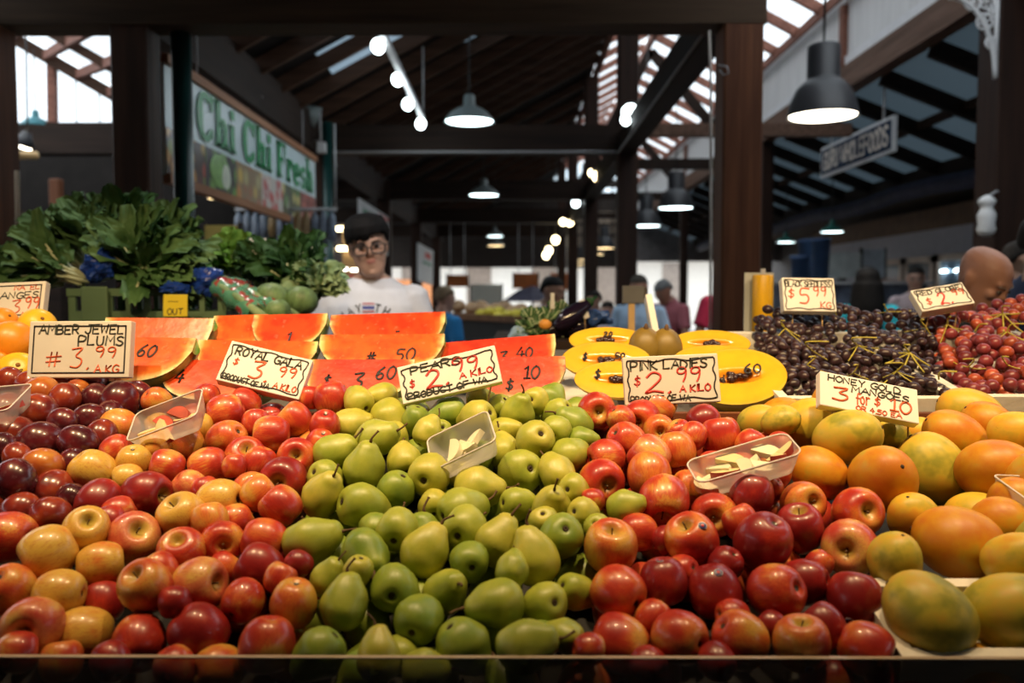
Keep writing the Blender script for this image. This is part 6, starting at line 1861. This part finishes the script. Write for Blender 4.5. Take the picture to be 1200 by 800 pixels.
t = price_sign(((292, 279), (312, 279), (311, 313), (291, 313)), 3.05, .01, 'tall white price card over the dark leafy greens', [('KALE', .15, .72, .16, B_, 0, .002), ('2', .3, .30, .30, R_, 0, .0034)], M_BOARD2, False, ((.4, .12),), .004)
# leafy greens, cabbages, celery on the other half of the stand
leafy(278, 318, 3.15, 'curly light green lettuce beside the tall white card', 100, 26, .11, .10, 2, 1.3, 21, 'lettuce', 'vegetable')
for i, (px, py, lb) in enumerate(((305, 330, 'dark kale bunch beside the light green lettuce'), (330, 326, 'dark kale bunch behind the cabbages'), (352, 322, 'dark kale bunch at the end of the stand'), (345, 335, 'dark kale bunch just above the round cabbage'))):
    leafy(px, py, 3.12 - .04 * i, lb, 95, 24, .12, .085, 1, 1.2, 30 + i, 'kale_bunch', 'vegetable')
leafy(368, 345, 2.95, 'pale lettuce at the seller end of the stand', 60, 22, .10, .09, 3, 1.3, 40, 'lettuce', 'vegetable')
def cabbage(px, py, w, Y, label, seed):
    c = P(px, py, Y); r = w * .5 * Y / 1000; t = thing('cabbage', label, 'cabbage', c, Euler((.3, .2, seed)).to_quaternion())
    MB().ell((0, 0, 0), (r, r, r * .86), None, 24, 16).build('heart', LF[3], t)
    rr = random.Random(seed); mb = MB()
    for k in range(6):
        a = k * 1.05 + rr.uniform(-.2, .2); vs = []
        for i in range(9):
            g = -1.2 + 2.1 * i / 8
            for j in range(-5, 6):
                al = a + j * .13 * (1.1 - .25 * abs(i - 4) / 4); kk = r * (1.025 + .03 * abs(j) / 5 + .012 * math.sin(j * 2 + i))
                vs.append((math.cos(al) * math.cos(g) * kk, math.sin(al) * math.cos(g) * kk, math.sin(g) * kk * .86))
        mb.add(vs, [(i * 11 + j, i * 11 + j + 1, (i + 1) * 11 + j + 1, (i + 1) * 11 + j) for i in range(8) for j in range(10)])
    mb.build('wrapper_leaves', mat('cabbage_leaf', (.14, .24, .10), .5, .35, 16, stretch=(3, 3, 1)), t)
cabbage(320, 349, 40, 2.80, 'green cabbage next to the celery sleeve', 1)
cabbage(353, 352, 38, 2.82, 'round green cabbage next to the seller', 2)
cabbage(300, 354, 26, 2.90, 'small pale cabbage behind the celery sleeve', 3)
cabbage(325, 364, 30, 2.68, 'pale cabbage half behind the watermelon chunk', 4)
def sleeve(px0, py0, px1, py1, Y, label, seed):
    a, b2 = P(px0, py0, Y + .12), P(px1, py1, Y)
    t = thing('celery_bunch', label, 'vegetable', a); d = b2 - a; rr = random.Random(seed); s = Vector((0, 0, 1)).cross(d).normalized(); u = d.cross(s).normalized()
    for i in range(8):
        o_ = s * rr.uniform(-.03, .03) + u * rr.uniform(-.02, .02)
        MB().tube([o_, o_ + d * .5 + u * .004, o_ * .8 + d], [.010, .012, .014], 8).build('stalk', LF[3] if i % 2 else LF[0], t)
    mb = MB(); rings = []
    for i in range(9):
        f = i / 8 * .75; r = .042 + .006 * math.sin(i * 2.1)
        rings.append([d * f + s * math.cos(k * math.pi / 8) * r * 1.1 + u * math.sin(k * math.pi / 8) * r * .85 for k in range(16)])
    for i in range(8): pass
    vs = [p for r in rings for p in r]
    mb.add(vs, [(i * 16 + k, i * 16 + (k + 1) % 16, (i + 1) * 16 + (k + 1) % 16, (i + 1) * 16 + k) for i in range(8) for k in range(16)])
    m, nt, N, L, b = nm('printed_sleeve')
    b.inputs['Roughness'].default_value = .2; b.inputs['Alpha'].default_value = .62
    v = coords(nt, (1, 1, 1), False)
    L.new(ramp(nt, [(.40, (.10, .36, .24)), (.55, (.14, .42, .30)), (.60, (.45, .03, .05)), (1, (.5, .05, .06))], noise(nt, v, 34, 1)).outputs[0], b.inputs['Base Color'])
    mb.build('sleeve', m, t)
sleeve(258, 334, 318, 378, 2.62, 'celery in a printed plastic sleeve beside the green crate', 3)
sleeve(272, 336, 342, 374, 2.72, 'celery bunch lying behind the printed sleeve', 4)

# ------------------------------------------------------------------ things behind the counter, middle
stand2 = thing('produce_stand', 'dark stand behind the yellow melons', 'stand', (.22, 3.2, 0))
sz2 = P(660, 396, 3.0).z
MB().box((.05, 0, sz2 - .02), (.70, .8, .04)).build('top', M_BEAMX, stand2, False)
for x in (-.25, .35):
    for y in (-.35, .35): MB().box((x, y, (sz2 - .04) / 2), (.05, .05, sz2 - .04)).build('leg', M_BEAMX, stand2, False)
M_EGG = mat('eggplant_skin', (.014, .008, .022), .15, .3, 6, spec=.7)
def eggplant(px, py, Y, L_, w, ang, label):
    c = P(px, py, Y); t = thing('eggplant', label, 'eggplant', c, Euler((0, -math.radians(ang), .3)).to_quaternion() @ Euler((0, math.pi / 2, 0)).to_quaternion(), 'eggplants')
    MB().lathe(cat([(0, -.5 * L_), (w * .5, -.46 * L_), (w * .95, -.25 * L_), (w, -.05 * L_), (w * .75, .22 * L_), (w * .45, .42 * L_), (0, .5 * L_)], 3), 18).build('skin', M_EGG, t)
    MB().lathe([(w * .5, .36 * L_), (w * .55, .42 * L_), (w * .3, .5 * L_), (.006, .53 * L_), (.006, .62 * L_), (0, .62 * L_)], 10).build('cap', LF[1], t)
for i, (px, py, a, lb) in enumerate(((672, 368, 35, 'shiny eggplant on top of its pile beside the herbs'), (660, 380, 30, 'shiny eggplant beside the cut pumpkin'), (684, 380, 20, 'shiny eggplant under the blue bag'), (668, 391, 10, 'shiny eggplant at the bottom of its pile'), (650, 388, 60, 'shiny eggplant lying under the herb bunch'))):
    eggplant(px, py, 2.95 + .03 * i, .17, .034, a, lb)
leafy(630, 385, 3.0, 'bushy green herb bunch beyond the watermelon', 80, 150, .040, .030, 0, 1.9, 51, 'herb_bunch', 'herbs')
leafy(655, 378, 3.1, 'second herb bunch behind the eggplants', 85, 130, .040, .030, 0, 1.9, 52, 'herb_bunch', 'herbs')
o = crumple(607, 392, 2.95, .032, .030, 'pale blue plastic bag under the herb bunch', 11); o.data.materials.clear(); o.data.materials.append(mat('pale_blue_bag', (.30, .45, .62), .3, .2, 30))
o = crumple(701, 372, 3.0, .055, .028, 'shiny blue plastic bag beside the eggplants', 13); o.data.materials.clear(); o.data.materials.append(mat('navy_bag', (.03, .07, .22), .18, .4, 30))
o = MB().ell((0, 0, 0), (.022, .012, .018), None, 14, 8).build('pumpkin_slice', mat('pumpkin_flesh', (.70, .30, .04), .5, .12, 20)); o.location = P(639, 380, 2.88); tag(o, 'small cut of orange pumpkin beside the eggplants', 'pumpkin')
price_sign(((645, 343), (650, 343), (650, 362), (645, 362)), 3.0, .0, 'narrow white card standing in the herb bunch', [], M_BOARD2, False, ((.5, .06),), .004)
price_sign(((679, 352), (685, 350), (691, 372), (684, 374)), 2.95, .0, 'tilted white card over the eggplants', [], M_BOARD2, False, ((.5, .05),), .004)
# backs of price signs on sticks
t = thing('price_sign', 'grey back of a price board on a wooden stick by the middle post', 'sign', P(742, 345, 2.9))
o = MB().box((0, 0, 0), (.074, .012, .060)).build('board', mat('board_back_grey', (.14, .14, .14), .7), t, False); bevel(o, .002)
o = MB().box((.040, .012, 0), (.018, .03, .050)).build('side_flap', mat('board_side_dark', (.07, .06, .055), .7), t, False)
MB().box((-.005, .002, (sz2 - t.location.z) / 2), (.022, .008, t.location.z - sz2)).build('stick', M_SKEW, t, False)
a, b2 = P(759, 348, 2.35), P(770, 404, 2.30)
o = MB().beam(a, b2, .018, .05, (0, 1, 0)).build('price_sign', M_BOARD2, None, False); bevel(o, .002); tag(o, 'white foam board seen edge-on between the yellow melons', 'sign')
# yellow bag roll
t = thing('bag_roll', 'yellow plastic bag roll on a white holder behind the black grapes', 'roll', P(893, 390, 2.75))
hgt = P(893, 322, 2.75).z - P(893, 390, 2.75).z
MB().lathe([(0, 0), (.031, 0), (.033, .004), (.033, hgt - .004), (.031, hgt), (.012, hgt), (.012, hgt - .01), (0, hgt - .01)], 24).build('roll', mat('roll_yellow', (.75, .42, .01), .35, .12, 20, stretch=(4, 4, 1)), t)
MB().box((.0, .045, hgt * .42), (.095, .006, hgt * 1.25)).build('holder', mat('holder_grey', (.50, .52, .50), .4), t, False)
MB().tube([(0, 0, -.1), (0, 0, hgt + .02)], .008, 8).build('spindle', M_COND, t)
MB().tube([(0, 0, -t.location.z + .02), (0, 0, -.02)], .016, 8).build('pole', M_COND, t); MB().lathe([(0, 0), (.14, 0), (.14, .02), (0, .03)], 18, None, (0, 0, -t.location.z)).build('foot', M_DARKB, t)

# ------------------------------------------------------------------ far stalls
tb = thing('market_table', 'brown timber stall table with melons and yellow fruit beyond the seller', 'table', (0, 0, 0))
p0, p1 = P(512, 364, 9.2), P(604, 381, 7.6); dv = (p1 - p0); bk = Vector((dv.y, -dv.x, 0)).normalized() * -1
if bk.y < 0: bk = -bk
zt = (p0.z + p1.z) / 2
p0.z = p1.z = zt
MB().beam(p0 + bk * .45, p1 + bk * .45, .9, .06).build('top', wood('stall_timber', (.12, .055, .03), (.24, .12, .06), 0), tb, False)
MB().beam(p0 + bk * .05 - Vector((0, 0, zt / 2)), p1 + bk * .05 - Vector((0, 0, zt / 2)), .04, zt - .06).build('front_cloth', mat('stall_cloth_black', (.018, .018, .017), .8), tb, False)
for k in range(9):
    q = p0 + dv * (.06 + .068 * k) + bk * (.2 + .22 * (k % 3)); r = .085
    o = MB().ell((0, 0, 0), (r, r, r * .85), None, 16, 10).build('pumpkin', mat('pumpkin_tan', (.42, .25, .13), .6, .15)); o.location = q + Vector((0, 0, .03 + r * .85)); tag(o, 'tan pumpkin on the far stall table', 'pumpkin', 'tan pumpkins on the far table')
for k in range(14):
    q = p0 + dv * (.50 + .034 * k) + bk * (.10 + .16 * (k % 3)); r = .055
    o = MB().ell((0, 0, 0), (r * 1.2, r, r * .9), None, 14, 9).build('yellow_fruit', mat('yellow_fruit', (.60, .48, .03), .5, .15)); o.location = q + Vector((0, 0, .03 + r * .9 + .03 * (k % 2))); tag(o, 'yellow fruit on the far stall table', 'fruit', 'yellow fruit on the far table')
def board(name, px0, py0, px1, py1, Y, m, label, cat, th=.05, parts=()):
    a, b2 = P(px0, py0, Y), P(px1, py1, Y)
    t = thing(name, label, cat, ((a.x + b2.x) / 2, Y, min(a.z, b2.z)))
    w, h = abs(b2.x - a.x), abs(a.z - b2.z)
    MB().box((0, 0, h / 2), (w, th, h)).build('panel', m, t, False)
    for k in (-1, 1): MB().box((k * (w / 2 + .01), 0, h / 2), (.03, th * 1.2, h + .04)).build('frame_side', M_END, t, False)
    return t
def hung(t, z1):
    h = z1 - t.location.z
    for k in (-.3, .3): MB().tube([(k * .5, 0, .2), (k * .5, 0, h + .02)], .01, 5).build('hanger', M_COND, t)
M_ORG = mat('banner_orange', (.60, .17, .04), .7, .15)
hung(board('banner', 524, 322, 548, 336, 18.0, M_ORG, 'orange banner in the far doorway beside the white poster', 'banner'), 3.0)
hung(board('banner', 602, 320, 630, 338, 18.0, M_ORG, 'orange banner over the grey umbrella', 'banner'), 3.0)
hung(board('banner', 646, 320, 668, 340, 22.4, M_ORG, 'orange banner under the yellow lamp line', 'banner'), 3.0)
t = board('poster', 552, 333, 588, 366, 20, mat('poster_white', (.80, .80, .74), .6, .04), 'large pale poster board in the far doorway', 'poster')
MB().box((0, 0, -t.location.z / 2), (.1, .1, t.location.z)).build('stand', M_END, t, False)
u = thing('umbrella', 'grey market umbrella in the far doorway', 'umbrella', (P(624, 352, 18).x, 18, 0))
uz = P(624, 352, 18).z
MB().lathe([(0, uz + .32), (.30, uz + .22), (.62, uz), (.60, uz - .02), (.28, uz + .19), (0, uz + .29)], 8).build('canopy', mat('umbrella_grey', (.13, .13, .19), .8), u, False)
MB().tube([(0, 0, 0), (0, 0, uz + .36)], .025, 8).build('pole', M_COND, u)
MB().lathe([(0, 0), (.25, 0), (.25, .06), (0, .08)], 14).build('base', M_END, u)

# left side, behind the sign: lit stall things
t = thing('display_cabinet', 'dark cabinet with two lit shelves behind the silverbeet', 'cabinet', (P(42, 300, 7.5).x, 7.6, 0))
cz = P(42, 285, 7.5).z
MB().box((0, .1, cz / 2), (.42, .4, cz)).build('body', M_BEAMX, t, False)
MB().box((-.09, -.12, cz + .10), (.12, .05, .05)).build('light_strip', M_LY, t, False); MB().box((.09, -.12, cz + .07), (.13, .05, .05)).build('light_strip', M_LY, t, False)
MB().box((0, .1, cz + .26), (.46, .42, .04)).build('top', M_BEAMX, t, False)
for x in (-.2, 0, .2): MB().box((x, .0, cz + .12), (.03, .3, .28)).build('upright', M_POST, t, False)
post(P(67, 250, 8.2).x, 8.2, .10, 0, 2.6, M_POST, 'thin reddish post behind the silverbeet')
t = board('lit_board', 240, 264, 281, 296, 6.6, mat('ochre_board', (.42, .30, .06), .6, .1), 'ochre notice board below the pale dome lamp', 'board')
MB().box((0, .05, -t.location.z / 2), (.12, .05, t.location.z)).build('stand', M_END, t, False)
M_BAG = [mat('bag_bluegrey', (.16, .20, .27), .35, .45, 14), mat('bag_tan', (.30, .20, .09), .5, .3, 14)]
t = thing('hanging_rail', 'dark rail with goods hanging behind the kale', 'rail', P(335, 248, 7.6))
MB().tube([(-.45, 0, .02), (.45, 0, .02)], .014, 8).build('bar', M_COND, t)
for k in (-.44, .44): MB().tube([(k, 0, 0), (k, 0, 3.0 - t.location.z)], .01, 6).build('hanger', M_COND, t)
rr = random.Random(4)
for k in range(12):
    x = -.42 + .075 * k; hh = rr.uniform(.22, .42)
    o = MB().lathe([(0, 0), (.01, -.02), (.034, -.07), (.040, -hh * .6), (.034, -hh), (0, -hh - .01)], 10).build('hanging_bag', M_BAG[k in (4, 7, 8)]); o.location = t.location + Vector((x, 0, .02))
    tag(o, 'glossy bag of goods hanging from the rail behind the kale', 'bag', 'bags on the hanging rail')
# warm little bulbs and lit counter seen past the seller
lit = thing('lit_stall', 'stall counter lit by white strips behind the seller', 'counter', P(411, 322, 9.0))
lz = lit.location.z
MB().box((0, .3, -lz / 2), (.40, .6, lz)).build('body', mat('stall_red', (.22, .03, .03), .7, .4, 8), lit, False)
MB().box((-.10, -.05, .06), (.15, .03, .03)).build('light_strip', M_LW, lit, False); MB().box((.09, -.05, .05), (.15, .03, .03)).build('light_strip', M_LW, lit, False)
MB().box((0, .58, .27), (.40, .04, .62)).build('back_board', mat('stall_cream', (.30, .20, .10), .6, .3, 8), lit, False)
for k in range(18):
    px, py = 396 + (k * 37) % 36, 268 + (k * 23) % 46
    c = P(px, py, 9.45)
    o = MB().ell((0, 0, 0), (.022, .022, .026), None, 12, 8).build('string_bulb', M_BULBW); o.location = c
    MB().tube([(0, 0, .02), (0, .12, .04)], .006, 5).build('socket', M_END, o)
    tag(o, 'small warm bulb glowing on the stall back board behind the seller', 'bulb', 'string bulbs behind the seller')

# far side of the aisle: grey wall, fridges, tubs
WX = 6.7
struct('wall_cabin', MB().box((WX + .1, 15.0, 1.38), (.1, 9.0, 2.76)), mat('cabin_grey', (.64, .65, .74), .7, .06), 'pale grey cabin wall behind the fridges')
struct('trim_cabin', MB().box((WX + .06, 15.0, 2.72), (.06, 9.0, .34)), mat('cabin_tan', (.22, .12, .06), .7), 'brown band along the top of the cabin wall')
M_FRM = mat('fridge_frame', (.60, .47, .38), .5, .08)
M_FIN = mat('fridge_dark', (.03, .035, .045), .4)
for i, (y0, y1) in enumerate(((14.25, 15.2), (13.2, 14.15), (12.2, 13.1))):
    t = thing('drinks_fridge', ['first', 'second', 'third'][2 - i] + ' glass door fridge along the grey cabin wall, counting from the bald man', 'fridge', (WX - .25, (y0 + y1) / 2, 0))
    w = y1 - y0
    MB().box((.18, 0, 1.05), (.3, w, 2.1)).build('cabinet', M_FIN, t, False)
    for z in (.6, 1.1, 1.6): MB().box((.02, 0, z), (.06, w * .9, .03)).build('shelf', M_COND, t, False)
    d_ = MB()
    for s_ in (-1, 1): d_.box((-.02, s_ * (w / 2 - .05), 1.05), (.06, .10, 2.1))
    d_.box((-.02, 0, 2.05), (.06, w, .10)); d_.box((-.02, 0, .06), (.06, w, .12))
    dr = d_.build('door', M_FRM, t, False)
    MB().box((-.03, 0, 1.05), (.01, w - .2, 1.9)).build('glass', clear('fridge_glass', (.5, .6, .7), .6, .05), dr, False)
    if i == 2:
        for dy in (-.2, .2): MB().lathe([(0, 0), (.10, 0), (.08, .04), (0, .05)], 14, (0, 0, 1), (-.0, dy, 1.83)).build('lamp_reflection', M_LC, t)  # glowing discs put in as lamp reflections on the fridge glass
M_TUB = mat('tub_blue', (.07, .14, .30), .5, .2)
for i, (px, py) in enumerate(((945, 300), (962, 300), (938, 322))):
    c = P(px, py, 12.6 - i * .8); r = .12
    t = thing('storage_tub', ['tall blue tub under the green lamps', 'blue tub next to the tall one, under the green lamp', 'blue tub lower down behind the grape sign'][i], 'tub', (c.x, c.y, 0))
    MB().lathe([(0, c.z - .35), (r * .85, c.z - .35), (r, c.z + .2), (r * 1.08, c.z + .2), (r * 1.08, c.z + .24), (r * .95, c.z + .24), (r * .8, c.z - .33), (0, c.z - .33)], 20).build('tub', M_TUB, t)
    MB().lathe([(0, 0), (.05, 0), (.05, c.z - .35), (0, c.z - .35)], 10).build('stand', M_COND, t)
t = board('white_board', 966, 296, 1008, 326, 13.0, mat('panel_cream', (.60, .60, .58), .6), 'cream panel board beside the fridges', 'board'); MB().box((0, 0, -t.location.z / 2), (.1, .1, t.location.z)).build('stand', M_END, t, False)
t = board('white_board', 1010, 292, 1036, 326, 13.4, mat('panel_pale', (.58, .60, .66), .6), 'pale blue panel board just before the fridges', 'board'); MB().box((0, 0, -t.location.z / 2), (.1, .1, t.location.z)).build('stand', M_END, t, False)
ct = thing('shop_counter', 'long grey counter of goods under the far lean-to', 'counter', (P(995, 345, 9.6).x, 9.4, 0))
czz = P(975, 335, 11).z
MB().box((0, .4, czz / 2), (1.6, .7, czz)).build('body', mat('counter_slate', (.10, .12, .17), .7, .5, 6), ct, False)
MB().box((0, .4, czz + .02), (1.7, .8, .04)).build('top', M_COND, ct, False)
t = thing('white_lantern', 'white crumpled paper bag hung on the dark aisle post', 'bag', P(1156, 256, 6.05))
mb = MB().lathe(cat([(0, -.12), (.05, -.11), (.06, 0), (.045, .07), (.055, .12), (.02, .16), (0, .16)], 3), 12); mb.v = [(x * (1 + .15 * math.sin(z * 60)), y, z) for x, y, z in mb.v]
mb.build('bag', M_WHITE, t); MB().tube([(0, 0, .15), (.10, .06, .2), (.16, .14, .2)], .008, 5).build('hook', M_COND, t)
